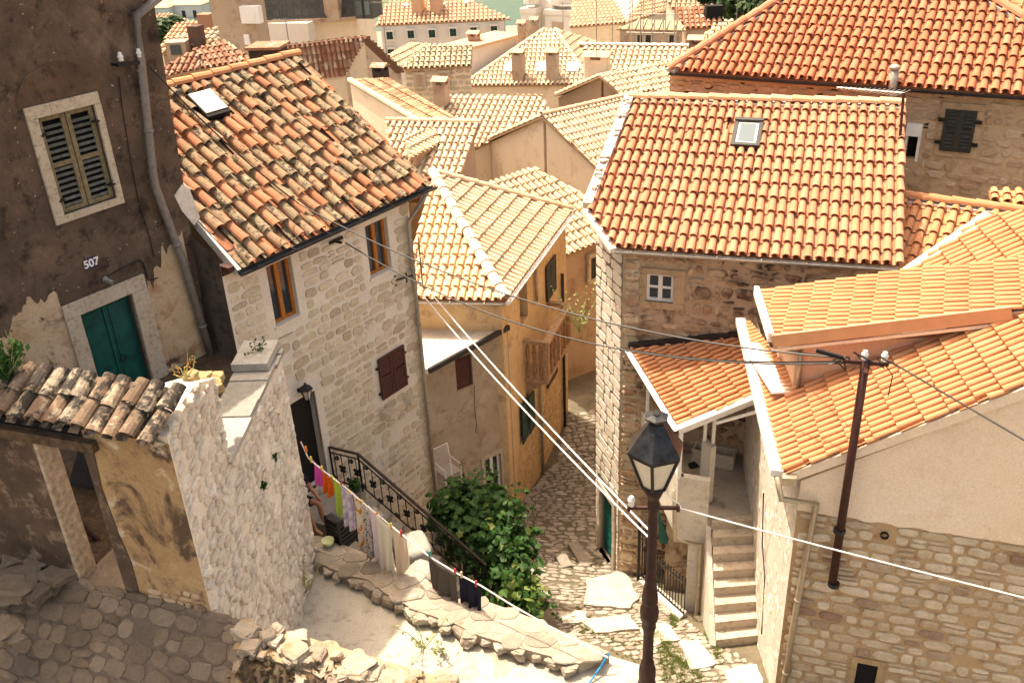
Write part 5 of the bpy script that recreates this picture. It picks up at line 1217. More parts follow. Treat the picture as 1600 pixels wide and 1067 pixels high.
stones(mb, plRf, [(a0_, -13.2), (a1_-.02, -13.2), (a1_-.02, bz-.02), (a0_, bz-.02)], [(wR[0]-.09, wR[1], wR[2]+.09, wR[3]+.12), (hR_[0]-.06, hR_[1]-.05, hR_[2]+.06, hR_[3]+.05)], (.15, .23), (.17, .46), .022, .03, 1, .10, 4.2, .03, 12, rotj=.04)
lw = plRl.uvp(g1)[0]+1.
c0_ = plRl.uvp(Rc)[0]; mb.quad(plRl.at(c0_, -14.6), plRl.at(lw, -14.6), plRl.at(lw, gz0-.08), plRl.at(c0_, gz0-.08), 3)
stones(mb, plRl, [(c0_+.02, -13.4), (lw, -13.4), (lw, gz0-.2), (c0_+.02, gz0-.2)], [], (.12, .22), (.1, .3), .03, .008, 4, .2, 3, .6); p_, q_ = plRl.at(c0_, 0), plRl.at(lw, 0)
mb.build('wall', [M_Rmort, M_Rst, M_dark, M_whitec, M_whst], R_)
mb = MB(); e = plRf.uvp(vh2)[1]; g_ = plRf.uvp(g0)
mb.slab(plRf, [(a0_+(a1_-a0_)*i/60, bz+.004+.03*noise.noise(Vector((i*.35, 2, 1)))+.015*noise.noise(Vector((i*1.3, 4, 1)))) for i in range(61)]+[(a1_, g_[1]-.12) if a1_ == uB else (a1_, e-.15), (a0_, e-.15) if a0_ == xe else (a0_, g_[1]-.12)], -.05, .03); mb.build('gable_render', M_cream, R_)
mb = MB(); far = A3(*plRf.at(xe, 0)[:2], 0); n_ = hv(7)*7
n_ = hv(7)*4; mb.quad(A3(*far[:2], -14.6), A3(*(far+n_)[:2], -14.6), A3(*(far+n_)[:2], gz0-.1), A3(*far[:2], gz0-.1)); q2 = plRl.at(lw, 0); mb.quad(A3(*q2[:2], -14.6), A3(*(far+n_)[:2], -14.6), A3(*(far+n_)[:2], gz0-.1), A3(*q2[:2], gz0-.1)); mb.build('rear_wall', M_cream, R_)
mb = MB(); mb.wall(plRf.off(.02), [(wR[0]-.09, wR[1]-.03), (wR[2]+.09, wR[1]-.03), (wR[2]+.09, wR[3]+.11), (wR[0]-.09, wR[3]+.11)], [(wR[0], wR[1]-.02, wR[2], wR[3])], .04, 0, 1); mb.build('opening_surround', [M_Rmort, M_dark], R_)
mb = MB(); c = plRf.hit(1382, 835); mb.lathe(c-plRf.n*.05, [(.058, 0), (.058, .09), (.045, .09), (.045, .02)], 14, 0, plRf.n); mb.build('vent_pipe', M_dark, R_, True)
o_ = plRf.n*.11; pipe(R_, [g0+plRl.n*.1-Z*.05, plRf.hit(1222, 768)+o_*1.6, plRf.hit(1276, 780)+o_, plRf.hit(1262, 850)+o_, plRf.hit(1240, 970)+o_, plRf.hit(1222, 1085)+o_], .048, M_brass)
mb = MB(); gp = g0+plRl.n*.1+plRf.n*.02; mb.ob(gp-Z*.1-plRl.n*.08, plRl.n*-.02-plRl.n*.0+hv(97)*.18, plRf.n*.14, Z*.13); mb.build('gutter_end', M_brass, R_)
mb = MB(); cbl = plRl.off(.05); mb.tube([cbl.hit(1193, 770), cbl.hit(1191, 850), cbl.hit(1195, 900), cbl.hit(1190, 990)], .013, 5); tag(mb.build('black_cable', M_blk), 'black cable hanging down the wall beside the concrete stairs', 'cable')
# raised roof extension
Xd = thing('roof_extension', 'salmon walled roof extension with orange tiles on the right-hand house', 'dormer', plRR.hit(1400, 560))
w0, w1 = plRR.hit(1238, 608), plRR.hit(1470, 527)
plX = VPl(w0, math.degrees(math.atan2(*((w1-w0)[:2]))), 1)
f0_, f1_, = plX.off(.2).hit(1207, 530), plX.off(.2).hit(1582, 486)
zf = (f0_[2]+f1_[2])/2
k0, k1 = pr(1185, 455, 1), None
tl = f0_+(g1-g0)*.0
rise = plRR.v*.0
e_dir = nrm(f1_-f0_); bdir = nrm(np.cross(plRR.n, e_dir)); 
if bdir[1] < 0: bdir = -bdir
plXr = P3(f0_, f1_, f0_+hv(12)*3+Z*.12)
xp = [f0_, f1_, f1_+e_dir*2.2, plXr.hit(1600, 415)+e_dir*2.2, plXr.hit(1415, 424), plXr.hit(1184, 456)]
plXt = Plane(f0_, nrm(np.cross(plXr.n, e_dir)), e_dir if e_dir[2] >= -1 else e_dir, plXr.n)
roof(Xd, 'roof', plXt, xp, M_R, M_decklt, .122, .325, .048, 6, .003, .02, 0, .06)
mb = MB(); mb.bar(f0_-Z*.03, f1_-Z*.03, .05, .2); mb.build('fascia', simple('orange_fascia', (.56, .31, .16), .6, 0, .08, 3), Xd)
mb = MB(); mb.bar(f0_-Z*.19, f1_-Z*.19, .03, .05); mb.build('soffit_trim', M_cream, Xd)
mb = MB(); cw = (xp[5]-xp[0]); cw = A3(cw[0], cw[1], 0); uw1 = plX.uv(1470, 527)[0]+2.5
mb.slab(plX, [(0, w0[2]-.5), (uw1, w0[2]-.5), (uw1, f1_[2]-.08), (0, f0_[2]-.1)], -.12, 0)
a = plX.at(0, 0); b = a+cw*.9; mb.quad(A3(*a[:2], w0[2]-.6), A3(*b[:2], w0[2]-.6), A3(*b[:2], f0_[2]-.04), A3(*a[:2], f0_[2]-.1)); mb.build('wall', M_salmon, Xd)
mb = MB(); mb.bar(xp[0]+Z*.03-e_dir*.03, xp[5]+Z*.03-e_dir*.03, .08, .16); mb.build('barge_board', M_white, Xd)
pipe(Xd, [plX.off(.08).hit(1251, 548), plX.off(.08).hit(1247, 605)], .035, M_brass)
mb = MB(); v0, v1 = g1+(g1-g0)*.1, None; mb.bar(plRR.hit(1176, 545)+Z*.1, plRR.hit(1226, 622)+Z*.1, .42, .03); tag(mb.build('roof_flashing', M_white), 'white flashing sheet between the porch roof and the salmon extension', 'flashing')
mb = MB(); lq = [(1160, 503), (1183, 490), (1210, 545), (1196, 556)]

# roofs behind the right-hand house
V_ = thing('low_house', 'low house with orange tiles between the tall stone house and the rough walled house', 'house', pr(1500, 420, 20)-Z*4)
hV = hd((1410, 309), (1600, 333)); P0 = pr(1410, 309, 21.2); plV = slope(P0, hV, 20)
vp_ = [plV.hit(*q) for q in ((1380, 306), (1640, 338), (1640, 400), (1400, 440), (1380, 440))]
roof(V_, 'roof', plV, vp_, M_R, M_deck, .24, .38, .085, 6, .004)
ridge(V_, vp_[0], vp_[1], .11, .42, M_R, bed=M_mort, sink=-.05)
mb = MB(); skirt(mb, vp_, -16, .1, .15); mb.build('wall', M_farcream, V_)
V2 = thing('low_house', 'orange tiled roof slope behind the salmon extension at the right edge', 'house', pr(1560, 390, 17)-Z*4)
P0 = pr(1415, 428, 17.2); plV2 = Plane(P0, plRR.u, plRR.v, plRR.n)
v2 = [plV2.hit(*q) for q in ((1412, 430), (1545, 338), (1640, 326), (1640, 440), (1480, 440))]
roof(V2, 'roof', plV2, v2, M_R, M_decklt, .15, .34, .059, 6, .003)
mb = MB(); mb.bar(v2[0]+Z*.03, v2[1]+Z*.03, .22, .05); mb.build('valley_flashing', M_white, V2); mb = MB(); skirt(mb, v2, -15, .1, .12); mb.build('wall', M_cream, V2)
V3 = thing('low_house', 'sliver of tiled roof above the low house at the right edge', 'house', pr(1580, 310, 22.5)-Z*4)
plV3 = slope(pr(1545, 312, 22.6), -71, 20); v3 = [plV3.hit(*q) for q in ((1548, 312), (1660, 330), (1660, 298), (1545, 296))]
roof(V3, 'roof', plV3, v3, M_R, M_deck, .24, .38, .085, 6); mb = MB(); skirt(mb, v3, -15, .1, .12); mb.build('wall', M_farcream, V3)

# ================================================================ utility pole on the right-hand house and the overhead wires
pp0 = plRf.off(.2); pb0, pt0 = pp0.hit(1301, 908), pp0.hit(1353, 562); UP = thing('utility_pole', 'rust brown steel wire pole clamped to the right-hand house', 'pole', pb0)
mb = MB(); mb.tube([pb0, pt0], [.06, .055], 10); mb.build('pole', M_rust, UP, True)
for q in (plRf.hit(1303, 898), plRf.hit(1312, 815)):
    mb = MB(); mb.bar(q, q+plRf.n*.28, .05, .05); mb.tube([q+plRf.n*.2-Z*.03, q+plRf.n*.2+Z*.03], .085, 10); mb.build('wall_bracket', M_gutdk, UP)
cx = hv(-75)
mb = MB(); mb.bar(pt0-cx*.28-Z*.04, pt0+cx*.28-Z*.04, .05, .05); mb.bar(pt0-hv(15)*.2-Z*.1, pt0+hv(15)*.2-Z*.1, .04, .04); ca = mb.build('cross_arm', M_rust, UP)
for s_ in (-.22, 0.02): mb = MB(); mb.lathe(pt0+cx*s_, ins, 12); mb.build('insulator', M_porc, ca, True)
mb = MB()
for i in range(5): a = pt0+cx*random.uniform(-.25, .3)-Z*random.uniform(0, .12); mb.tube([a, a+rdir()*.16, a+rdir()*.2+cx*.1, a+cx*random.uniform(-.3, .3)-Z*.05], .009, 4)
mb.tube([pt0+cx*-.2, pt0-cx*.35-Z*.2, pt0-cx*.34-Z*.5], .008, 4); mb.bar(pt0+cx*.28, pt0+cx*.62+Z*.08, .04, .05); mb.build('wire_tangle', M_blk, ca)
def wire(label, a, b, sag, mat=M_blk, r=.012):
    mb = MB(); mb.tube(cable(a, b, sag), r, 5); tag(mb.build('overhead_wire', mat), label, 'wire')
dB = bp.hit(227, 98); cB = plC.at(*plC.uv(527, 376), .2)
wire('black wire running from the dark house bracket across the old tile roof', dB, plR.hit(470, 340)+Z*.25, .12); wire('black wire from the old roof edge across to the rusty pole top', plR.hit(470, 340)+Z*.25, pt0+cx*.25, .55)
wire('black wire from the limestone house wall bracket to the rusty pole', cB, pt0+cx*.1-Z*.05, .75)
wire('short black wire from the tall house wall to the rusty pole', plT.at(*plT.uv(975, 540), .1), pt0+cx*.3-Z*.05, .12)
wire('thin black wire from the porch roof corner to the rusty pole', plT.at(*plT.uv(1165, 520), .3), pt0+cx*.2, .05)
wire('black wire leaving the rusty pole towards the right edge', pt0-cx*.3, pt0-cx*.3+(pr(1640, 705, 11.5)-pt0+cx*.3)*4, .05)
laL, laR = ac_-ax*.22, ac_+ax*.3
lw_ = A3(Lb[0], Lb[1], lz_(1015, 838))
wire('upper white cable of the pair from limestone house corner to lamp post', plC.at(*plC.uv(664, 452), .1), lw_+Z*.02+ax*.02, .1, M_cablew, .013)
wire('lower white cable of the pair from limestone house corner to lamp post', plC.at(*plC.uv(655, 460), .1), lw_-Z*.03-ax*.03, .12, M_cablew, .013)
wire('white cable from the lamp post arm across the right-hand house', laR, laR+(pr(1640, 930, 12.3)-laR)*2.5, .12, M_cablew, .011)
mb = MB(); mb.tube([A3(Lb[0], Lb[1], zgb-.02)+ax*.12, A3(Lb[0], Lb[1], zgb-.2)+ax*.2, laR+Z*.06, laR], .009, 5); tag(mb.build('lamp_wire', M_cablew), 'short pale wire looping from the lantern to the lamp arm', 'wire')

# ================================================================ ochre house with the pyramid roof, and its grey annex
bO = pz(845, 741, -16.); hO = hd((790, 470), (893, 330)); plO = VPl(bO, hO, 1)
O_ = thing('ochre_house', 'ochre rendered house with balcony and pale hipped tile roof in the alley', 'house', A3(-.5, 23, -16.5))
evO = plO.off(.15); oc, of = evO.hit(790, 470), evO.hit(893, 331); of[2] = oc[2]
plO1 = slope(oc, hO, 26); apx = plO1.hit(676, 271); ofr = pz(630, 466, oc[2]); far2 = plO1.hit(800, 303)
plO2 = P3(ofr, oc, apx); hip2 = plO1.hit(893, 331)
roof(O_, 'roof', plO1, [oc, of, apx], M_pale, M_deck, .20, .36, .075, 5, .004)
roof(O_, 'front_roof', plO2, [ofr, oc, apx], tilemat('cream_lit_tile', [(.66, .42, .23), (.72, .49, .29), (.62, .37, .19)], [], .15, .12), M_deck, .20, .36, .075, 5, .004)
rvO = of+hv(hO-90)*6; lvO = ofr+hv(hO)*6; plO3 = P3(of, rvO, apx)
roof(O_, 'rear_roof', plO3, [of, rvO, apx], M_pale, M_deck, .24, .36, .09, 4)
ridge(O_, oc+Z*.02, apx+Z*.02, .13, .42, tilemat('cream_hip_tile', [(.74, .58, .40), (.78, .64, .46)]), sink=-.03, jit=.005); ridge(O_, of+Z*.02, apx+Z*.02, .11, .42, M_pale, sink=-.03)
gutter(O_, oc+plO.n*.05-Z*.05, of+plO.n*.05-Z*.05, .06, M_white); gutter(O_, ofr-Z*.05+hv(-161)*.05, oc-Z*.05+hv(-161)*.05, .06, M_gutter)
c0u = plO.uvp(oc)[0]+.12; c1u = plO.uvp(of)[0]-.1; tzO = oc[2]-.03
s1 = plO.rect((851, 413), (866, 400), (866, 458), (852, 466)); s2 = plO.rect((852, 548), (868, 536), (868, 588), (853, 600)); s3 = plO.rect((812, 625), (829, 611), (829, 682), (810, 680)); s4 = plO.rect((812, 445), (824, 436), (824, 500), (812, 508))
mb = MB(); mb.wall(plO, [(c0u, -16.8), (c1u, -16.8), (c1u, tzO), (c0u, tzO)], [s4], .2, 0, 2)
stones(mb, plO, [(c0u+.9, -16.3), (c1u, -16.3), (c1u, -13.4), (c0u+1.6, -13.6), (c0u+.9, -14.6)], [(s3[0]-.1, s3[1]-.1, s3[2]+.1, s3[3]+.1)], (.13, .2), (.18, .4), .03, .012, 1, .14, 3.2, .12, 8)
p0, p1 = plO.at(c0u, 0), plO.at(c1u, 0); bk = hv(hO-90)*5; hF = math.degrees(math.atan2(*((ofr-oc)[:2])))
for a, b in ((p1, p1+bk), (p1+bk, p0+bk), (p0+hv(hF)*6, p0)): mb.quad(A3(*a[:2], -16.8), A3(*b[:2], -16.8), A3(*b[:2], tzO), A3(*a[:2], tzO))
mb.build('wall', [M_Opl, M_Ost, M_dark], O_)
for R in (s1, s2): m_ = (R[0]+R[2])/2; shutter(O_, plO, (R[0], R[1], m_-.01, R[3]), .03, M_dshut, M_dshut, .06, .07, solid=True); shutter(O_, plO, (m_+.01, R[1], R[2], R[3]), .032, M_dshut, M_dshut, .06, .07, solid=True)
for sg_, R in ((0, s3), (1, s3)): m_ = (R[0]+R[2])/2; shutter(O_, plO, (R[0], R[1], m_, R[3]) if not sg_ else (m_+.01, R[1], R[2], R[3]), .06+.04*sg_, M_green, M_green, .06, .07, solid=True)
mb = MB(); m_ = MB()
ba = plO.rect((822, 512), (860, 488), (860, 488), (822, 512)); zb_ = plO.uv(838, 560)[1]; zt_ = plO.uv(838, 498)[1]; u0_, u1_ = plO.uv(818, 560)[0], plO.uv(858, 540)[0]
mb.pb(plO, u0_, u1_, zb_-.1, zb_+.02, 0, .62); mb.pb(plO, u0_-.03, u1_+.03, zt_-.09, zt_, .5, .68); mb.pb(plO, u0_-.03, u0_+.12, zt_-.09, zt_-.002, 0, .5); mb.pb(plO, u1_-.12, u1_+.03, zt_-.09, zt_-.002, 0, .5)
for t in (0, .5, 1): u = u0_+.01+(u1_-u0_-.14)*t; mb.pb(plO, u, u+.12, zb_+.02, zt_-.09, .53, .65)
for u in (u0_+.1, u1_-.3): mb.slab(Plane(plO.at(u, 0, 0), plO.n, Z, plO.u), [(0, zb_-.1), (.5, zb_-.1), (.42, zb_-.22), (.1, zb_-.45), (0, zb_-.5)], 0, .16)
bal = mb.build('balcony', simple('weathered_balcony_stone', (.34, .22, .13), .9, 0, .35), O_)
mb = MB(); nb = 7; H_ = zt_-.09-zb_-.02
for i in range(nb):
    for (c,) in ((plO.at(u0_+.2+(u1_-u0_-.4)*i/(nb-1), zb_+.02, .59),),): mb.lathe(c, [(.03, 0), (.045, .03), (.06, H_*.28), (.03, H_*.5), (.06, H_*.72), (.045, H_-.03), (.03, H_)], 8)
for i in range(3): mb.lathe(plO.at(u0_+.05, zb_+.02, .1+.17*i), [(.03, 0), (.06, H_*.28), (.03, H_*.5), (.06, H_*.72), (.03, H_)], 8)
mb.build('balusters', simple('brown_baluster', (.28, .16, .09), .9, 0, .3), bal)
for (x, y0, y1, mt) in ((845, 470, 739, M_gutter), (880, 420, 700, M_gutdk), (835, 420, 470, M_gutter)):
    u = plO.uv(x, y1)[0]; pipe(O_, [plO.at(u, plO.uv(x, y0)[1] if mt != M_gutter or y1 < 500 else -12.4, .07), plO.at(u, plO.uv(x, y1)[1], .07)], .045, mt)
AX = thing('annex', 'grey tan annex with a flat white roof between limestone and ochre houses', 'house', pz(740, 690, -15.2))
ac0 = plO.off(.02).hit(793, 509); hA = hd((677, 574), (772, 535)); plA = VPl(ac0, hA, 1); al = plA.off(.1).hit(655, 583); zA = ac0[2]
rf = [A3(*ac0[:2], zA), pz(668, 577, zA), pz(600, 560, zA), pz(610, 488, zA), pz(800, 492, zA)]
mb = MB(); mb.prism(rf, zA-.12); mb.build('roof', M_whitec, AX); mb = MB(); mb.bar(rf[0]-Z*.02+plA.n*.05, rf[1]-Z*.02+plA.n*.05, .07, .12); mb.build('roof_edge', M_gutdk, AX)
ua = plA.uv(670, 600)[0]; lo, hi = min(ua-1.2, 0), max(ua, -.02)
wA = plA.rect((711, 562), (736, 551), (740, 600), (714, 612)); dA = plA.rect((757, 722), (781, 703), (784, 757), (760, 775))
mb = MB(); mb.wall(plA, [(lo, -16.6), (0, -16.6), (0, zA-.1), (lo, zA-.1)], [wA, dA], .12, 0, 1)
a, b = plA.at(lo, 0), plA.at(0, 0); q = hv(hA-90)*2.5; mb.quad(A3(*a[:2], -16.6), A3(*(a+q)[:2], -16.6), A3(*(a+q)[:2], zA-.1), A3(*a[:2], zA-.1)); mb.build('wall', [M_annex, M_dark], AX)
shutter(AX, plA, wA, -.08, M_bwood, M_bwood, .05, .07, mid=False, solid=True); surround(AX, plA, dA, (dA[0]-.1, dA[1], dA[2]+.08, dA[3]+.12), -.04, .03, M_frame, 'door_surround'); window(AX, plA, dA, -.1, M_white, M_glass, 2, 1, .06)
mb = MB(); g = plA.off(.015); mb.tube([g.hit(*x) for x in ((741, 602), (742, 640), (745, 665), (743, 675), (748, 678), (747, 670))], .006, 4); mb.build('hanging_wire', M_blk, AX)
cf = plA.off(.5).hit(702, 758); CH = thing('garden_chair', 'white wire garden chair against the grey annex wall', 'chair', cf); ex_, ey_ = plA.u, plA.n; zc = Z
mb = MB()
for s_ in (-.22, .22): mb.tube([cf+ex_*s_-ey_*.2+zc*.0, cf+ex_*s_-ey_*.2+zc*.45, cf+ex_*s_-ey_*.28+zc*.95], .015, 5); mb.tube([cf+ex_*s_+ey_*.22, cf+ex_*s_+ey_*.22+zc*.62, cf+ex_*s_-ey_*.22+zc*.64], .015, 5)
mb.tube([cf-ex_*.22-ey_*.28+zc*.95, cf+ex_*.22-ey_*.28+zc*.95], .015, 5); mb.build('frame', M_white, CH)
mb = MB()
for i in range(9): mb.tube([cf-ex_*.22-ey_*(.2+.008*i)+zc*(.5+.05*i), cf+ex_*.22-ey_*(.2+.008*i)+zc*(.5+.05*i)], .007, 4)
mb.build('backrest', M_white, CH); mb = MB()
for i in range(9): mb.tube([cf-ex_*.22+ey_*(-.2+.05*i)+zc*.45, cf+ex_*.22+ey_*(-.2+.05*i)+zc*.45], .007, 4)
mb.build('seat', M_white, CH)
mb = MB(); uc_ = plA.uvp(cf)[0]; mb.prism([plA.at(lo, cf[2], .85), plA.at(uc_+.38, cf[2], .85), plA.at(uc_+.38, cf[2], .0), plA.at(lo, cf[2], .0)], -17); struct(mb.build('annex_yard', M_conc), 'small raised yard in front of the annex, behind the vine')
# ================================================================ big rough walled house upper right
K = thing('stone_house', 'big rough walled house with red tiled hip roof at upper right', 'house', pr(1400, 200, 27)-Z*9)
hK = hd((1200, 120), (1590, 147)); k0 = pr(1410, 134, 24.6); plKw = VPl(k0-hv(hK+90)*0, hK, -1); plKw = plKw.off(-.25)
plK = slope(k0, hK, 27); kp = [plK.hit(*q) for q in ((1046, 110), (1650, 151), (1650, 75), (1520, -12), (1250, -12))]
kp[3] = plK.hit(1505, -25); kp[4] = plK.hit(1262, -25); kp[2] = plK.hit(1660, 66)
roof(K, 'roof', plK, kp, M_K, M_deck, .225, .40, .09, 7, .009, .03, .003)
ridge(K, kp[4]+Z*.02, kp[0]+Z*.02, .13, .42, M_T, bed=M_ridgegrey, sink=-.03, jit=.01); ridge(K, kp[3]+Z*.02, kp[2]+Z*.02, .13, .42, M_T, bed=M_ridgegrey, sink=-.03, jit=.01); ridge(K, kp[4], kp[3], .13, .42, M_T, sink=-.03)
e1 = kp[2]; dirb = hv(hK-90); dirb = dirb if dirb[1] > 0 else -dirb
plK2 = P3(kp[2], kp[2]+dirb*4, kp[3]); roof(K, 'side_roof', plK2, [kp[2], kp[2]+dirb*7+hv(hK+180)*.5, kp[3]+dirb*2], M_R, M_deck, .24, .4, .09, 5)
plK3 = P3(kp[0], kp[0]+dirb*5, kp[4]); roof(K, 'left_side_roof', plK3, [kp[0], kp[0]+dirb*7, kp[4]+dirb*2], M_K, M_deck, .28, .42, .1, 4)
gutter(K, kp[0]-Z*.06-dirb*.05, kp[1]-Z*.06-dirb*.05, .06, M_gutdk)
wa, wb = plKw.uv(1046, 140)[0]-.0, plKw.uv(1660, 200)[0]; lo, hi = min(wa, wb), max(wa, wb); tzK = k0[2]-.05
sK = plKw.rect((1477, 171), (1527, 172), (1518, 238), (1469, 235)); sS = plKw.rect((1418, 212), (1435, 212), (1430, 248), (1415, 248))
mb = MB(); mb.wall(plKw, [(lo, -17), (hi, -17), (hi, tzK), (lo, tzK)], [sS], .2, 0, 2)
suK = plKw.rect((1472, 160), (1538, 163), (1528, 248), (1460, 242))
stones(mb, plKw, [(lo, -8.6), (hi, -8.6), (hi, tzK-.1), (lo, tzK-.1)], [(suK[0], suK[1], suK[2], suK[3]), (sS[0]-.1, sS[1]-.1, sS[2]+.1, sS[3]+.25)], (.14, .26), (.18, .55), .03, .035, 1, .16, 3.2, .12, 10, rotj=.06)
stones(mb, plKw, [(lo, tzK-1.0), (hi, tzK-1.0), (hi, tzK-.2), (lo, tzK-.2)], [(suK[0], suK[1], suK[2], suK[3])], (.15, .26), (.2, .5), .1, .008, 3, .25, 2.2, .72, 9)
for a, b in ((lo, lo), (hi, hi)):
    p = plKw.at(a, 0); q = p+dirb*8; mb.quad(A3(*p[:2], -17), A3(*q[:2], -17), A3(*q[:2], tzK), A3(*p[:2], tzK))
p, q = plKw.at(lo, 0)+dirb*8, plKw.at(hi, 0)+dirb*8; mb.quad(A3(*p[:2], -17), A3(*q[:2], -17), A3(*q[:2], tzK), A3(*p[:2], tzK))
mb.build('wall', [plaster('k_wall_mortar', (.46, .32, .19), (.56, .41, .26), (.36, .23, .14), 1.1, .5), stonemat('k_wall_stone', [(.50, .36, .23), (.58, .43, .29), (.42, .28, .17)], .8), M_dark, simple('hollow_dark_stone', (.07, .04, .028), .95, 0, .4)], K)
surround(K, plKw, sK, suK, -.02, .035, M_frameT)
m_ = (sK[0]+sK[2])/2
for a, b, dd in ((sK[0], m_-.01, .04), (m_+.01, sK[2], .042)): shutter(K, plKw, (a, sK[1], b, sK[3]), dd, M_dshut, M_dshut, .07, .085, solid=True)
for a in (sK[0]-.06, sK[2]+.06):
    for z in (sK[1]+.2, sK[3]-.25): mb = MB(); mb.pb(plKw, a-.07, a+.07, z-.04, z+.04, .036, .09); mb.build('shutter_hinge', M_blk, K)
mb = MB(); mb.pb(plKw, sS[0]-.06, sS[2]+.06, sS[3], sS[3]+.3, -.1, .09); mb.pb(plKw, sS[0]-.06, sS[0], sS[1]-.05, sS[3]-.003, -.02, .05); mb.pb(plKw, sS[2], sS[2]+.06, sS[1]-.05, sS[3]-.003, -.02, .05); mb.build('slit_window_frame', M_white, K)
mb = MB(); fp = plKw.off(.25); mb.tube([fp.hit(1393, 160), fp.hit(1398, 108)], [.11, .1], 12); mb.lathe(fp.hit(1398, 108), [(.13, 0), (.13, .05), (.08, .09)], 12); mb.build('flue_pipe', M_gutter, K, True)
AN = thing('tv_antenna', 'long comb television antenna on a rusty mast behind the salmon roof', 'antenna', pr(1407, 228, 20.9)); m0, m1 = pr(1405, 230, 20.9), pr(1412, 145, 20.9); mb = MB(); mb.tube([m0, m1], .03, 6); mb.build('mast', M_rust, AN)
mb = MB(); a, b = pr(1308, 137, 21.6), pr(1414, 146, 20.9); mb.tube([a, b], .014, 5); e = nrm(np.cross(b-a, Z))
for i in range(15): q = a+(b-a)*(i+.5)/15; mb.tube([q-e*(.12+.014*i), q+e*(.12+.014*i)], .006, 4)
mb.build('elements', M_gutter, AN)

# ================================================================ houses further off: each a roof over walls
def FR(root, epx, r, pitch, polypx, mat=M_pale, sp=.25, ex=.4, seg=4, flip=False, name='roof', deck=M_decklt, h=None, jit=.006, rr=None, chan=False):
    h = hd(*epx) if h is None else h; e0 = pr(*epx[0], r); pl = slope(e0, h, pitch, flip)
    pts = [pl.hit(*q) for q in polypx]
    roof(root, name, pl, pts, mat, deck, sp, ex, rr or sp*.38, seg, jit, .03, 0, .1, (), chan); return pl, pts
def walls(root, lists, zb, mat, inset=.18, name='wall'):
    mb = MB()
    for l in lists: skirt(mb, l, zb, inset, .14)
    return mb.build(name, mat, root)
def front(pts2, off=.0):    # upright wall plane under an eave given by two 3-D points
    a, b = pts2; h = math.degrees(math.atan2(*(b-a)[:2])); n = hv(h+90); s = 1 if n@A3(a[0], a[1], 0) < 0 else -1
    return VPl(a, h, s).off(off)
def fwin(root, pl, R, fm=M_frame, sm=M_dshut, d=.0):
    u0, v0, u1, v1 = R; f = MB(); f.pb(pl, u0-.12, u1+.12, v1, v1+.14, d-.05, d+.1); f.pb(pl, u0-.12, u1+.12, v0-.12, v0, d-.05, d+.08); f.pb(pl, u0-.1, u0, v0, v1, d-.05, d+.05); f.pb(pl, u1, u1+.1, v0, v1, d-.05, d+.05)
    w_ = f.build('window', fm, root); m_ = (u0+u1)/2
    shutter(w_, pl, (u0, v0, m_-.01, v1), d+.01, sm, sm, .07, .12, solid=True); shutter(w_, pl, (m_+.01, v0, u1, v1), d+.012, sm, sm, .07, .12, solid=True)
def house(name, label, px, r, cat='house'): return thing(name, label, cat, pr(*px, r)-Z*5)

# house across the alley end
H = house('alley_house', 'house at the alley end with pale tile slope seen past the ochre house', (880, 430), 28)
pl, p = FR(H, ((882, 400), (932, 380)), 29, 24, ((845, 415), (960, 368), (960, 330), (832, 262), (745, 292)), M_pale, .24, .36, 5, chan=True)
walls(H, [p], -16.6, M_fartan); fw = front((p[0], p[1]), -.1)
fwin(H, fw, fw.rect((922, 402), (933, 398), (933, 432), (922, 436)))
# cream gable house in the middle
H = house('gable_house', 'bright cream gable house in the middle of the picture', (845, 230), 36)
hE = hd((848, 182), (985, 150)); ap = pr(846, 181, 37)
plE = slope(ap, hE, -24) ; a_ = hv(hE+90); v = a_*math.cos(.42)-Z*math.sin(.42); plE = Plane(ap, hv(hE), -v, np.cross(hv(hE), v) if np.cross(hv(hE), v)[2] > 0 else -np.cross(hv(hE), v))
pe_ = [plE.hit(*q) for q in ((846, 181), (986, 149), (1000, 190), (940, 268))]
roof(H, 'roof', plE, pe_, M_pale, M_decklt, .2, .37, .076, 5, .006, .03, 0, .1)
a2_ = -a_; v2_ = a2_*math.cos(.42)-Z*math.sin(.42); n2 = np.cross(hv(hE), v2_); n2 = n2 if n2[2] > 0 else -n2; plE2 = Plane(ap, hv(hE), -v2_, n2)
gp = front((ap, ap+hv(hE+90)), 0); gl = gp.hit(728, 248)
t_ = (gl-ap)@a2_; lft = ap+v2_*(4.2); q_ = [ap, ap+hv(hE)*6, lft+hv(hE)*6, lft]; roof(H, 'left_roof', plE2, q_, M_pale, M_decklt, .27, .4, .1, 4)
walls(H, [pe_, q_], -16.8, M_farcream, .12); ridge(H, pe_[0], pe_[1], .12, .42, M_pale, sink=-.03)
# dark gable house behind it
H = house('gable_house', 'brown gabled house with a pale ragged roof behind the tall house ridge', (930, 150), 44)
apx2 = pr(937, 118, 45); hG = hd((937, 117), (1040, 97)); a_ = hv(hG+90); v = a_*math.cos(.40)-Z*math.sin(.40); n = np.cross(hv(hG), v); n = n if n[2] > 0 else -n; plg = Plane(apx2, hv(hG), -v, n)
q = [plg.hit(*x) for x in ((936, 118), (1050, 96), (1075, 150), (985, 160))]; roof(H, 'roof', plg, q, M_pale, M_decklt, .27, .4, .1, 4, .012)
v2_ = -a_*math.cos(.40)-Z*math.sin(.40); n2 = np.cross(hv(hG), v2_); n2 = n2 if n2[2] > 0 else -n2; l2 = apx2+v2_*4; q2 = [apx2, apx2+hv(hG)*6, l2+hv(hG)*6, l2]
roof(H, 'left_roof', Plane(apx2, hv(hG), -v2_, n2), q2, M_pale, M_decklt, .3, .4, .11, 4, .01); walls(H, [q, q2], -17, plaster('brown_gable_render', (.24, .16, .10), (.34, .24, .16), None, .5, .2), .15)
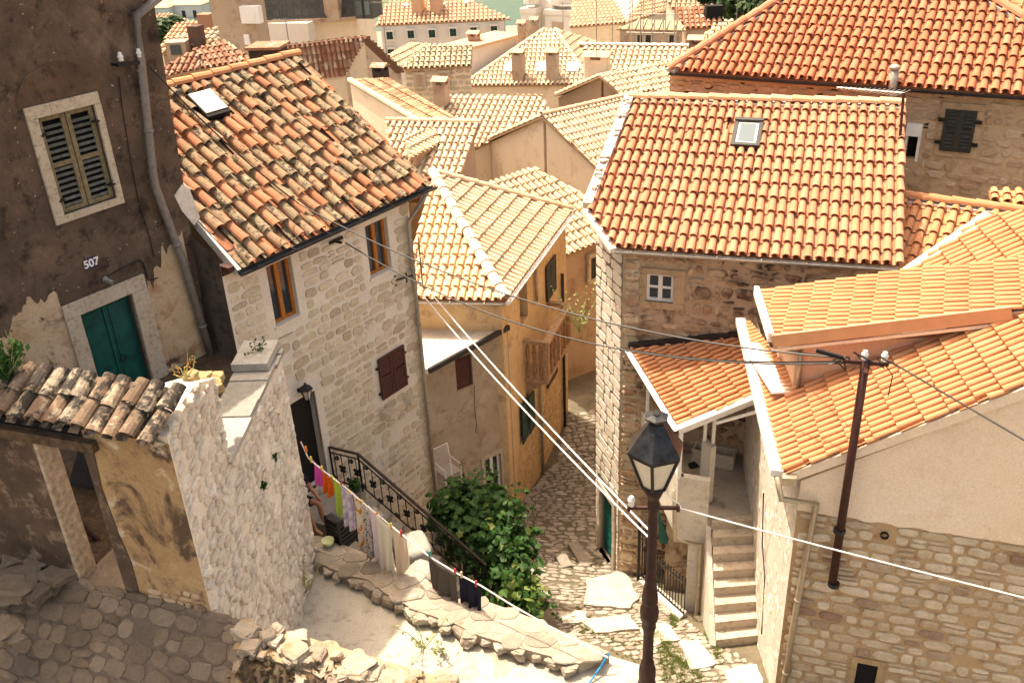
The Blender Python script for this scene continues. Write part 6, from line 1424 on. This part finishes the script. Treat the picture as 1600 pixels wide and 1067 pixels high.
# skylight house
H = house('hip_roof_house', 'hip roofed house with three white skylights and two square chimneys', (830, 110), 55)
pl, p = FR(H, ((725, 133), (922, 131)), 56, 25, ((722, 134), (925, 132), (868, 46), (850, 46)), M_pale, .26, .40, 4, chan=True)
rb_ = [p[1], p[1]+hv(20)*9, p[2]]; lb_ = [p[0]+hv(20)*9, p[0], p[3]]
roof(H, 'right_roof', P3(p[1], p[1]+hv(20), p[2]), rb_, M_pale, M_decklt, .34, .44, .12, 4); roof(H, 'left_roof', P3(p[0], p[0]+hv(20), p[3]), lb_, M_pale, M_decklt, .34, .44, .12, 4)
walls(H, [p], -20, M_farcream, .3); ridge(H, p[0], p[3], .14, .5, M_pale); ridge(H, p[1], p[2], .14, .5, M_pale)
for x in (798, 848, 895):
    R = pl.rect((x-9, 101), (x+9, 100), (x+9, 114), (x-9, 115)); mb = MB(); mb.pb(pl, R[0], R[2], R[1], R[3], .0, .16); s_ = mb.build('skylight', M_white, H); mb = MB(); mb.pb(pl, R[0]+.1, R[2]-.1, R[1]+.12, R[3]-.12, .16, .17); mb.build('pane', simple('bright_skylight_pane', (.70, .72, .72), .1), s_)
for x in (811, 864): chimney(H, pl.hit(x, 122)-Z*.2, .62, 1.5, M_fartan)
# ribbed roofs in the middle distance
H = house('low_house', 'house with ribbed pale roof left of the bright cream gable', (770, 190), 42)
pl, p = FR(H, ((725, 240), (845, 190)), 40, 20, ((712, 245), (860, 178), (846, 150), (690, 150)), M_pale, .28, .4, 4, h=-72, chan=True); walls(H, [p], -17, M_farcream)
H = house('low_house', 'small hipped roof house under the old roof verge, with a grey chimney post', (640, 215), 33)
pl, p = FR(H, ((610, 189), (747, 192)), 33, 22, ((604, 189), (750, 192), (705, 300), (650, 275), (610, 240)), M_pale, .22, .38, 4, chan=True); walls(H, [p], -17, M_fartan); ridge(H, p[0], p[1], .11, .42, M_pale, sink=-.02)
pl2, p2 = FR(H, ((645, 246), (692, 222)), 30.2, 22, ((640, 248), (694, 222), (681, 197), (634, 214)), M_pale, .22, .38, 4, chan=True); walls(H, [p2], -17, M_fartan, name='annex_wall'); ridge(H, p2[1]+Z*.03, p2[2]+Z*.03, .11, .42, M_mort)
mb = MB(); c = pr(727, 280, 33.5); mb.ob(c-A3(.1, .1, 3), A3(.2, 0, 0), A3(0, .2, 0), Z*5); tag(mb.build('roof_post', M_fartan), 'slender tan post rising between the pale roofs left of the cream gable', 'post')
H = house('long_house', 'narrow house with shallow orange and cream roof behind the old roof', (640, 160), 42)
hq = hd((548, 128), (655, 190)); 
pl, p = FR(H, ((548, 128), (655, 190)), 42, 14, ((546, 126), (660, 194), (718, 190), (608, 124)), tilemat('mixed_cream_tile', [(.40, .20, .11), (.56, .38, .22), (.50, .30, .16), (.62, .46, .29)], [((.30, .16, .09), 1.2, .58, .64)]), .25, .40, 5, h=hq); walls(H, [p], -17, M_farcream, .05); mb = MB(); mb.bar(p[0]+Z*.05, p[1]+Z*.05, .2, .12); mb.build('verge_band', M_farcream, H)
# brown gabled house
H = house('gable_house', 'cream gabled house with dark brown tiles behind the old roof ridge', (540, 90), 36)
apx3 = pr(573, 56, 46); gq = VPl(apx3, 52, 1); ca, cb = gq.hit(538, 119), gq.hit(632, 112); rl3 = pr(447, 70, 45.5)
plg = P3(ca, ca+(rl3-apx3), apx3); q = [ca, plg.hit(400, 130), plg.hit(440, 71), apx3]; roof(H, 'roof', plg, q, M_brown, M_olddeck, .22, .36, .085, 5, .01, chan=True)
q2 = [apx3, rl3, cb+(rl3-apx3), cb]; roof(H, 'rear_roof', P3(cb, cb+(rl3-apx3), apx3), q2, M_brown, M_olddeck, .3, .4, .11, 4); walls(H, [q], -15, M_farcream, .1)
mb = MB(); mb.slab(gq, [(gq.uvp(ca)[0]+.1, -15), (gq.uvp(cb)[0]-.15, -15), (gq.uvp(cb)[0]-.15, cb[2]-.1), (0, apx3[2]-.12), (gq.uvp(ca)[0]+.1, ca[2]-.1)], -.3, -.06); mb.build('gable_wall', plaster('stained_cream_gable', (.50, .38, .26), (.62, .49, .36), (.36, .26, .17), .8, .2), H)
chimney(H, pr(596, 126, 44)-Z*.3, .55, .75, simple('dark_chimney', (.05, .035, .03), .9), top=M_brown)
antenna(452, 72, 34.5, 'small antenna on the brown tile roof left of the cream gable', .9, -70)
# old hipped roof at left
H = house('hip_roof_house', 'house with old pinkish hip roof next to the dark house corner', (320, 95), 24)
pl, p = FR(H, ((258, 118), (388, 92)), 38, 26, ((240, 122), (312, 108), (308, 76), (250, 110)), M_brown, .22, .36, 5, chan=True, h=-80)
pl2, p2 = FR(H, ((312, 108), (390, 96)), 38, 26, ((312, 108), (395, 95), (352, 64), (308, 76)), M_brown, .22, .36, 5, chan=True); walls(H, [p, p2], -13, M_fartan)
# tan building and mansard
H = house('tall_tan_building', 'tan rendered block with small white windows beside the slate mansard', (370, 40), 52)
b0 = pr(338, 70, 52); hT = hd((338, 66), (402, 66)) ; fwp = VPl(b0, -74, -1)
u0, u1 = sorted((fwp.uv(337, 60)[0], fwp.uv(403, 60)[0])); mb = MB(); mb.wall(fwp, [(u0, -22), (u1, -22), (u1, 3), (u0, 3)]); bk = hv(16)*1.2
for a, b in ((fwp.at(u0, 0), fwp.at(u0, 0)+bk), (fwp.at(u1, 0), fwp.at(u1, 0)+bk), (fwp.at(u0, 0)+bk, fwp.at(u1, 0)+bk)): mb.quad(A3(*a[:2], -22), A3(*b[:2], -22), A3(*b[:2], 3), A3(*a[:2], 3))
a, b = fwp.at(u0, 3), fwp.at(u1, 3); mb.quad(a, b, b+bk, a+bk); mb.build('wall', M_fartan, H)
for q in (((377, 16), (387, 33)), ((383, 54), (391, 70))): R = fwp.rect(q[0], (q[1][0], q[0][1]), q[1], (q[0][0], q[1][1])); window(H, fwp, R, -.0, M_white, M_glass, 2, 1, .14, dep=.1)
acp = fwp.hit(396, 22); mb = MB(); mb.ob(acp-hv(-74)*.5-Z*.4, hv(-74)*1., fwp.n*.4, Z*.8); mb.lathe(acp+fwp.n*.4+Z*.0, [(.3, 0), (.3, .03), (.05, .04)], 12, 0, fwp.n); mb.build('air_conditioner', M_white, H)
H = house('mansard_building', 'cream building with dark slate mansard roof and a dormer at its end', (480, 40), 56)
mp = VPl(pr(480, 58, 58), hd((400, 34), (555, 27)), 1); mp = mp if mp.n@A3(mp.o[0], mp.o[1], 0) < 0 else VPl(mp.o, hd((400, 34), (555, 27)), -1)
c = [mp.uv(*x) for x in ((395, 36), (557, 29))]; u0, u1 = sorted((c[0][0], c[1][0])); zt = (c[0][1]+c[1][1])/2
mb = MB(); mb.wall(mp, [(u0, -22), (u1, -22), (u1, zt), (u0, zt)]); bk = -mp.n*8
for a, b in ((mp.at(u0, 0), mp.at(u0, 0)+bk), (mp.at(u1, 0), mp.at(u1, 0)+bk)): mb.quad(A3(*a[:2], -22), A3(*b[:2], -22), A3(*b[:2], zt), A3(*a[:2], zt))
mb.build('wall', M_farcream, H); mb = MB(); A_, B2 = mp.at(u0, zt, .15), mp.at(u1, zt, .15); up_ = -mp.n*1.0+Z*3.5
mb.prism([A_, B2, B2+up_-mp.u*.6*np.sign((B2-A_)@mp.u), A_+up_], zt-.0); mb = MB()
sl2 = Plane(A_, mp.u, nrm(up_), np.cross(mp.u, nrm(up_)) if np.cross(mp.u, nrm(up_))@mp.n > 0 else -np.cross(mp.u, nrm(up_)))
L_ = np.linalg.norm(B2-A_)
for j in range(12):
    for i in range(int(L_/.42)+1): mb.pb(sl2, .42*i+.21*(j % 2)-.1, .42*i+.21*(j % 2)+.3, .3*j, .3*j+.34, .0, .012+.01*(j % 2))
t2 = [A_, B2, B2+up_, A_+up_]; e2 = up_*0-mp.n*4
mb.prism([A_+up_, B2+up_, B2+up_-mp.n*6, A_+up_-mp.n*6], zt); mb.quad(A_, B2, B2+up_, A_+up_); mb.quad(B2, B2+up_, B2+up_-mp.n*6, B2-mp.n*7); mb.build('slate_roof', M_slate, H)
mb = MB(); mb.bar(A_, B2, .25, .22); mb.build('cornice', M_fartan, H); chimney(H, mp.at(u0+(u1-u0)*.2, zt, -.2), .9, 4, M_fartan, False)
dq = VPl(B2+hv(0)*.3, -75, -1); 
for x in (562, 574):
    R = dq.rect((x-4, 2), (x+4, 2), (x+4, 24), (x-4, 24)); mb = MB(); mb.pb(dq, R[0]-.15, R[2]+.15, R[1]-.2, R[3]+.3, -1.5, .02); d_ = mb.build('dormer', M_slate, H); mb = MB(); mb.pb(dq, R[0], R[2], R[1], R[3], .02, .05); mb.build('pane', M_glassb, d_)
mb = MB(); mb.prism([A3(*B2[:2], zt), A3(*(B2+hv(105)*3.4)[:2], zt), A3(*(B2+hv(105)*3.4+hv(15)*6)[:2], zt), A3(*(B2+hv(15)*6)[:2], zt)], -22); mb.build('end_wing', M_farwhite, H)
# long white house with green shutters
H = house('long_white_house', 'long pale house with a row of dark green shutters and red tile roof', (690, 50), 76)
fwp = VPl(pr(690, 42, 77), hd((590, 39), (795, 30)), -1); fwp = fwp if fwp.n@A3(fwp.o[0], fwp.o[1], 0) < 0 else VPl(fwp.o, hd((590, 39), (795, 30)), 1)
pl, p = FR(H, ((590, 39), (795, 30)), 76.5, 24, ((586, 40), (798, 30), (735, 0), (605, 4)), M_farT, .34, .46, 4); walls(H, [p], -25, M_farwhite, .3)
fw = front((p[0], p[1]), .0)
for x, y in ((609, 56), (642, 54), (675, 53), (708, 51), (740, 49), (772, 47)):
    fwin(H, fw, fw.rect((x-5, y-6), (x+5, y-6), (x+5, y+6), (x-5, y+6)), M_farwhite, M_green, .02)
for x, y in ((611, 80), (644, 78)): fwin(H, fw, fw.rect((x-5, y-3), (x+5, y-3), (x+5, y+7), (x-5, y+7)), M_farwhite, M_green, .02)
for x, y in ((654, 18), (683, 17)): chimney(H, pl.hit(x, y)-Z*.3, .8, 1.9, M_farT, False)
for x, y in ((635, 11), (660, 10), (694, 9), (728, 7)): R = pl.rect((x-3, y-1.5), (x+3, y-1.5), (x+3, y+1.5), (x-3, y+1.5)); mb = MB(); mb.pb(pl, R[0], R[2], R[1], R[3], 0, .2); mb.build('skylight', M_white, H)
# small stone house
H = house('small_stone_house', 'small pale stone house with hip roof and two shuttered windows', (680, 120), 50)
pl, p = FR(H, ((632, 107), (735, 104)), 50, 25, ((624, 108), (737, 103), (738, 70), (668, 70)), tilemat('olive_pale_tile', [(.40, .32, .20), (.52, .43, .28), (.34, .25, .15)], [((.25, .21, .14), 4, .6, .7)], .4, .3), .27, .4, 4, chan=True)
pl2, p2 = FR(H, ((624, 108), (600, 90)), 50, 25, ((624, 108), (668, 70), (640, 68), (598, 92)), M_pale, .27, .4, 4, h=20)
fw = front((p[0], p[1]), -.2); u0, u1 = sorted((fw.uv(633, 120)[0], fw.uv(736, 120)[0])); mb = MB(); mb.wall(fw, [(u0, -19), (u1, -19), (u1, p[0][2]-.05), (u0, p[0][2]-.05)]); stones(mb, fw, [(u0, -16.5), (u1, -16.5), (u1, p[0][2]-.1), (u0, p[0][2]-.1)], [], (.25, .35), (.3, .7), .05, .02, 1, .1, 5, .05, 6)
skirt(mb, p, -19, .4, .15); mb.build('wall', [M_farcream, stonemat('far_stone', [(.48, .39, .28), (.56, .47, .35)])], H)
for x, y in ((656, 126), (694, 123)): fwin(H, fw, fw.rect((x-6, y-9), (x+6, y-9), (x+6, y+9), (x-6, y+9)), M_frame, M_fartan, .03)
chimney(H, pr(690, 146, 43)-Z*.5, .55, .9, M_fartan)
# white block house
H = house('white_block', 'white walled house with flat roof edge beside the small stone house', (765, 95), 58)
fw = VPl(pr(730, 100, 58), 40, 1); a = fw.at(0, 0); mb = MB(); zt = pr(730, 78, 58)[2]; b = a+hv(40)*5; c = b+hv(-50)*2; d = a+hv(-50)*2
mb.prism([A3(*a[:2], zt), A3(*b[:2], zt), A3(*c[:2], zt), A3(*d[:2], zt)], -20); mb.build('wall', M_farwhite, H)
mb = MB(); mb.prism([A3(*(a+hv(127)*.2)[:2], zt+.15), A3(*(b+hv(127)*.3)[:2], zt+.15), A3(*c[:2], zt+.15), A3(*d[:2], zt+.15)], zt+.002); mb.build('roof', M_farT, H)
for i in range(3): R = (.8+i*1.3, zt-3.0, 1.3+i*1.3, zt-1.8); mb = MB(); mb.pb(fw, R[0], R[2], R[1], R[3], 0, .03); mb.build('window', M_dshut, H)
for k_, (x, y, r) in enumerate(((742, 90, 62), (770, 72, 60))): pass
H = house('low_house', 'low cream house with small ribbed roof behind the skylight house', (780, 78), 64)
pl, p = FR(H, ((752, 88), (800, 86)), 64, 22, ((750, 89), (803, 86), (800, 72), (755, 74)), M_pale, .32, .42, 4); walls(H, [p], -20, M_farcream); chimney(H, pr(742, 78, 60)-Z*.6, .6, 1.4, M_fartan)
# church with twin towers
H = house('church', 'pale stone church with two square bell towers', (860, 30), 112, 'church')
for x0, x1, yt in ((817, 846, 12), (856, 906, 13)):
    c = pr((x0+x1)/2, 40, 112); w_ = (x1-x0)/1473*112*.82; a, b = hv(-60)*w_/2, hv(30)*w_/2; zt = pr((x0+x1)/2, yt, 112)[2]
    mb = MB(); mb.prism([A3(*(c+q)[:2], zt) for q in (-a-b, a-b, a+b, -a+b)], -30)
    for zz in (zt-.45, zt-4.5): mb.prism([A3(*(c+q*1.08)[:2], zz+.5) for q in (-a-b, a-b, a+b, -a+b)], zz)
    t_ = mb.build('bell_tower', M_farwhite, H)
    mb = MB(); mb.lathe(A3(c[0], c[1], zt+.5), [(w_*.52, 0), (w_*.5, 1.2), (w_*.38, 2.6), (w_*.15, 3.6), (.15, 4.2), (.12, 5.2)], 8, 0, Z, .4); mb.build('dome', M_farwhite, t_)
    tw = VPl(c-b, 120, 1); 
    mb = MB(); q = c-b*1.0; ww = w_*.22
    for pp, tt in ((c-b, hv(-60)), (c-a*-1, hv(30))):
        n_ = nrm(pp-c); n_[2] = 0; mb.ob(A3(*(pp-tt*ww)[:2], zt-4)+n_*.02, tt*2*ww, n_*.06, Z*2.8)
    mb.build('belfry_opening', M_fartan, t_)
c = pr(850, 30, 112); mb = MB(); g_ = VPl(c, -68, -1); mb.slab(g_, [(-3, -30), (3, -30), (3, c[2]-.5), (0, c[2]+2.4), (-3, c[2]-.5)], -8, 0); mb.build('facade', M_farwhite, H)
# orange roofs behind
H = house('large_orange_house', 'large house with smooth orange roof right of the church towers', (930, 20), 92)
pl, p = FR(H, ((906, 42), (984, 36)), 92, 24, ((890, 43), (980, 36), (955, -6), (895, -6)), M_farT, .42, .5, 4); pl2, p2 = FR(H, ((980, 36), (1000, 20)), 92, 24, ((980, 36), (1012, 8), (1000, -10), (955, -6)), M_mort, .6, .5, 4, h=20); walls(H, [p, p2], -28, M_farcream)
H = house('gable_house', 'pink tiled gable house at the top behind the green roof', (1040, 15), 84)
pl, p = FR(H, ((985, 34), (1050, 20)), 84, 26, ((978, 36), (1052, 14), (1040, -8), (1005, -8)), M_farT, .4, .5, 4); pl2, p2 = FR(H, ((1050, 14), (1092, 10)), 83, 26, ((1050, 14), (1094, 12), (1085, -8), (1038, -8)), M_farT, .4, .5, 4, h=-70); walls(H, [p, p2], -26, M_farcream)
H = house('green_roof_house', 'old house with patina green sheet metal roof', (1020, 50), 64)
pl, p = FR(H, ((968, 46), (1070, 46)), 64, 18, ((963, 45), (1072, 47), (1062, 32), (1000, 30)), M_copper, .5, 3, 4, rr=.05, h=-70); walls(H, [p], -20, M_fartan); fw = front((p[0], p[1]), .0)
for x in (1000, 1013, 1050): fwin(H, fw, fw.rect((x-4, 55), (x+4, 55), (x+4, 67), (x-4, 67)))
mb = MB(); s0 = pr(1018, 70, 62)
for i in range(5):
    for j in range(2): a = s0+hv(-70)*(i-2)*.7+hv(20)*j*.7; mb.tube([a-Z*2, a+Z*2.6], .03, 4)
for z in (-.4, .7, 1.8): mb.tube([s0+hv(-70)*-1.5+Z*z, s0+hv(-70)*1.6+Z*z], .03, 4)
tag(mb.build('scaffold', M_gutter), 'thin metal scaffolding in front of the green roofed house', 'scaffold')
H = house('brown_roof_house', 'house with mottled brown roof in front of the dark trees', (1090, 35), 68)
pl, p = FR(H, ((1072, 42), (1130, 40)), 67, 28, ((1068, 45), (1130, 42), (1118, 8), (1055, 12)), M_brown, .36, .44, 4, deck=M_deck); walls(H, [p], -22, M_fartan); mb = MB(); c = pl.hit(1116, 26); mb.ob(c-A3(.6, .3, .2), A3(1.1, 0, 0), A3(0, .8, 0), Z*.9); mb.build('roof_hatch', M_dark, H)
H = house('low_house', 'pale roofed house left of the red hip roof, with a small brick chimney', (1130, 55), 52)
pl, p = FR(H, ((1098, 68), (1160, 40)), 52, 22, ((1095, 72), (1165, 42), (1140, 30), (1105, 48)), M_pale, .3, .42, 4, h=-72); walls(H, [p], -19, M_farcream); chimney(H, pr(1087, 82, 44)-Z*.4, .55, .8, simple('brick_chimney', (.24, .13, .08), .9))
H = house('ribbed_roof_house', 'wide ribbed tile roof behind the square chimney', (990, 90), 50)
pl, p = FR(H, ((952, 110), (1075, 98)), 50, 24, ((945, 112), (1078, 104), (1078, 72), (905, 70)), M_pale, .3, .42, 4, chan=True, h=-72); walls(H, [p], -19, M_farcream); ridge(H, p[3], p[2], .14, .5, M_mort)
H = thing('roof_chimney', 'wide square cream chimney with tiled cap between the pale roofs', 'chimney', pr(934, 130, 47)); chimney(H, pr(934, 128, 47)-Z*1.2, 1.0, 2.3, M_farcream)
for x, y, r, lb in ((816, 62, 60, 'tall narrow chimney with holes left of the church towers'), (836, 56, 62, 'second tall narrow chimney, nearer the church towers')): H = thing('roof_chimney', lb, 'chimney', pr(x, y, r)); chimney(H, pr(x, y, r)-Z*.8, .42, 1.6, M_fartan)
antenna(932, 92, 46, 'tall thin antenna on the cream chimney', 3.2, -50, 5); antenna(957, 66, 50, 'short antenna mast beside the ribbed roof', 1.2, -60, 5); antenna(605, 92, 40, 'thin antenna pole beside the cream gable', 2.2, -60, 4)
# far left group
for x, y, r, hh, lb in ((706, 118, 48, 1.3, 'small aerial on the small stone house roof'), (790, 72, 62, 1.6, 'aerial behind the white walled block'), (880, 52, 58, 1.7, 'aerial on the right hip of the skylight house'), (1000, 70, 50, 1.5, 'aerial on the wide ribbed roof'), (1150, 40, 52, 1.4, 'aerial on the pale roof left of the red hip roof'), (690, 8, 78, 2.2, 'aerial on the long pale house')): antenna(x, y, r, lb, hh, -70, 5)
H = house('orange_roof_house', 'two orange roofs far off between the dark house and tan block, the upper one', (265, 32), 92); pl, p = FR(H, ((242, 38), (292, 32)), 92, 20, ((236, 40), (296, 33), (266, 22), (240, 24)), M_farT, .4, .5, 4, h=-75); walls(H, [p], -28, M_farcream)
H = house('orange_roof_house', 'broad orange roof with a brick chimney left of the tan block', (295, 50), 70); pl, p = FR(H, ((258, 62), (335, 48)), 70, 22, ((258, 64), (340, 50), (325, 30), (275, 38)), M_farT, .36, .46, 4, h=-75); walls(H, [p], -25, M_farcream); chimney(H, pr(326, 44, 68)-Z*.5, .9, 1.4, simple('brick_chimney_b', (.30, .16, .10), .9), False)
H = house('old_roof_house', 'low old mottled roof with a small dormer beside the dark house', (285, 68), 40); pl, p = FR(H, ((246, 82), (338, 62)), 40, 16, ((244, 84), (342, 66), (340, 44), (262, 62)), M_pale, .26, .36, 4, .02, h=-75); walls(H, [p], -15, M_fartan); mb = MB(); c = pl.hit(278, 80); mb.ob(c-A3(.38, .2, .3), A3(.76, 0, 0), A3(0, .7, 0), Z*.65); d_ = mb.build('dormer', M_fartan, H); mb = MB(); mb.ob(c-A3(.2, .23, .1), A3(.4, 0, 0), A3(0, .02, 0), Z*.36); mb.build('pane', M_glass, d_); chimney(H, pl.hit(310, 70)-Z*.2, .45, .9, simple('dark_chimney_b', (.10, .06, .045), .9), False)
H = house('dark_shed', 'dark box shaped rooftop hut just behind the old tile roof ridge', (420, 78), 27); c = pr(420, 88, 27); mb = MB(); mb.ob(c-A3(.42, .4, 1.5), A3(.8, -.1, 0), A3(.1, .7, 0), Z*1.75); mb.build('wall', simple('dark_hut', (.05, .035, .028), .9), H); mb = MB(); mb.ob(c-A3(.48, .5, -.252), A3(.92, -.11, 0), A3(.12, .9, 0), Z*.07); mb.build('roof', M_brown, H)
# top right
H = house('low_house', 'pale orange roof at the top right corner beyond the red hip roof', (1590, 15), 46); pl, p = FR(H, ((1560, 25), (1640, 30)), 46, 22, ((1562, 14), (1660, 30), (1660, -8), (1600, -6)), M_farT, .32, .44, 4); walls(H, [p], -16, M_farcream)

# ================================================================ trees beyond the roofs
def tree(label, px, r, sz):
    c = pr(*px, r); t = thing('broadleaf_tree', label, 'tree', c-Z*(sz*2), 'trees beyond the roofs'); tr = MB(); lf = MB(); b0 = c-Z*sz*2
    tr.tube([b0, b0+Z*sz, c], [sz*.09, sz*.07, sz*.04], 7)
    for i in range(9):
        d = rdir(); d[2] = abs(d[2])*.6; q = c+d*sz*.72*A3(1.1, 1.1, .8); tr.tube([c-Z*sz*.6, (c+q)/2-Z*.2, q], [sz*.04, sz*.025, sz*.01], 5); s = sz*random.uniform(.38, .6)
        for _ in range(420):
            e = rdir(); p = q+e*s*random.random()**.35; leafq(lf, p, e*.6+Z*.7+rdir()*.5, random.uniform(.35, .7))
    tr.build('trunk', M_bark, t); lf.build('crown', M_tree, t)
for px, r, sz, lb in (((1112, 2), 96, 4.5, 'dark green tree top behind the brown roof'), ((1150, 6), 92, 4.5, 'bushy tree in the middle of the dark green group'), ((1185, 12), 88, 4.2, 'tree crown between the bushy tree and the red hip roof'), ((1222, 0), 88, 4.5, 'tree nearest the red hip roof peak'), ((265, 52), 78, 1.5, 'small green tree between the far left orange roofs')): tree(lb, px, r, sz)

# ================================================================ town ground, bay, far shore
mb = MB(); X = [-700, -120, -40, -10, 12, 60, 200, 900]; Y = [-60, 6, 30, 60, 110, 160, 185, 200]; zz = [-17.2, -17.2, -17.3, -20, -25, -29, -31, -34]
vs = [A3(x, y, z) for y, z in zip(Y, zz) for x in X]; n = len(X); mb.add(vs, [(j*n+i, j*n+i+1, (j+1)*n+i+1, (j+1)*n+i) for j in range(len(Y)-1) for i in range(n-1)]); struct(mb.build('ground', M_ground))
mb = MB(); mb.quad(A3(-2500, 150, -31.5), A3(2500, 150, -31.5), A3(2500, 1500, -31.5), A3(-2500, 1500, -31.5)); wm = MT('bay_water', .12); wm.col((.05, .10, .095)); wm.bump(wm.noise(.5, 3), .3, .1); struct(mb.build('water', wm.m))
mb = MB(); sh = []
for i in range(41):
    x = -600+30*i; y0 = 222+10*noise.noise(Vector((x*.02, 0, 0)))
    for k, (dy, z) in enumerate(((0, -31.7), (6, -30.5), (60, -27), (250, 20), (700, 260))): sh.append(A3(x*(1+k*.3), y0+dy, z+6*noise.noise(Vector((x*.03, k, 2)))*(k > 1)))
mb.add(sh, [(i*5+k, (i+1)*5+k, (i+1)*5+k+1, i*5+k+1) for i in range(40) for k in range(4)]); struct(mb.build('hills', plaster('hill_green', (.08, .11, .05), (.16, .16, .09), (.22, .19, .14), .03, .2)))
for i, (x, y, r, w_, h_, lb) in enumerate(((284, 14, 235, 14, 5, 'large white house on the far shore of the bay'), (330, 8, 250, 12, 4, 'white house on the far shore partly behind the tan block'), (252, 18, 235, 9, 5, 'small white house at the waterside nearest the dark house'))):
    H = thing('shore_house', lb, 'house', pr(x, y, r)-Z*6); c = pr(x, y, r); a, b = hv(-80)*w_/2, hv(10)*5; q = [c-a-b, c+a-b, c+a+b, c-a+b]; q = [A3(p[0], p[1], c[2]+h_/2-1) for p in q]
    mb = MB(); mb.prism(q, -33); mb.build('wall', M_farwhite, H); mb = MB(); t_ = [(q[0]+q[3])/2+Z*2.2+a*.5, (q[1]+q[2])/2+Z*2.2-a*.5]; q2 = [p+Z*.02+nrm(p-sum(q)/4)*.5 for p in q]; mb.add(q2+t_, [(0, 1, 5, 4), (2, 3, 4, 5), (1, 2, 5), (3, 0, 4), (0, 3, 2, 1)]); mb.build('roof', M_farT, H)
    fw = VPl(q[0], math.degrees(math.atan2(*(q[1]-q[0])[:2])), 1); fw = fw if fw.n[1] < 0 else VPl(q[0], math.degrees(math.atan2(*(q[1]-q[0])[:2])), -1)
    for j in range(5): mb = MB(); u = w_*(j+.6)/5.4; mb.pb(fw, u-.4, u+.4, c[2]-1.2, c[2]+.3, 0, .05); mb.build('window', M_dshut, H)
SC.cycles.use_adaptive_sampling = True; SC.cycles.use_denoising = True
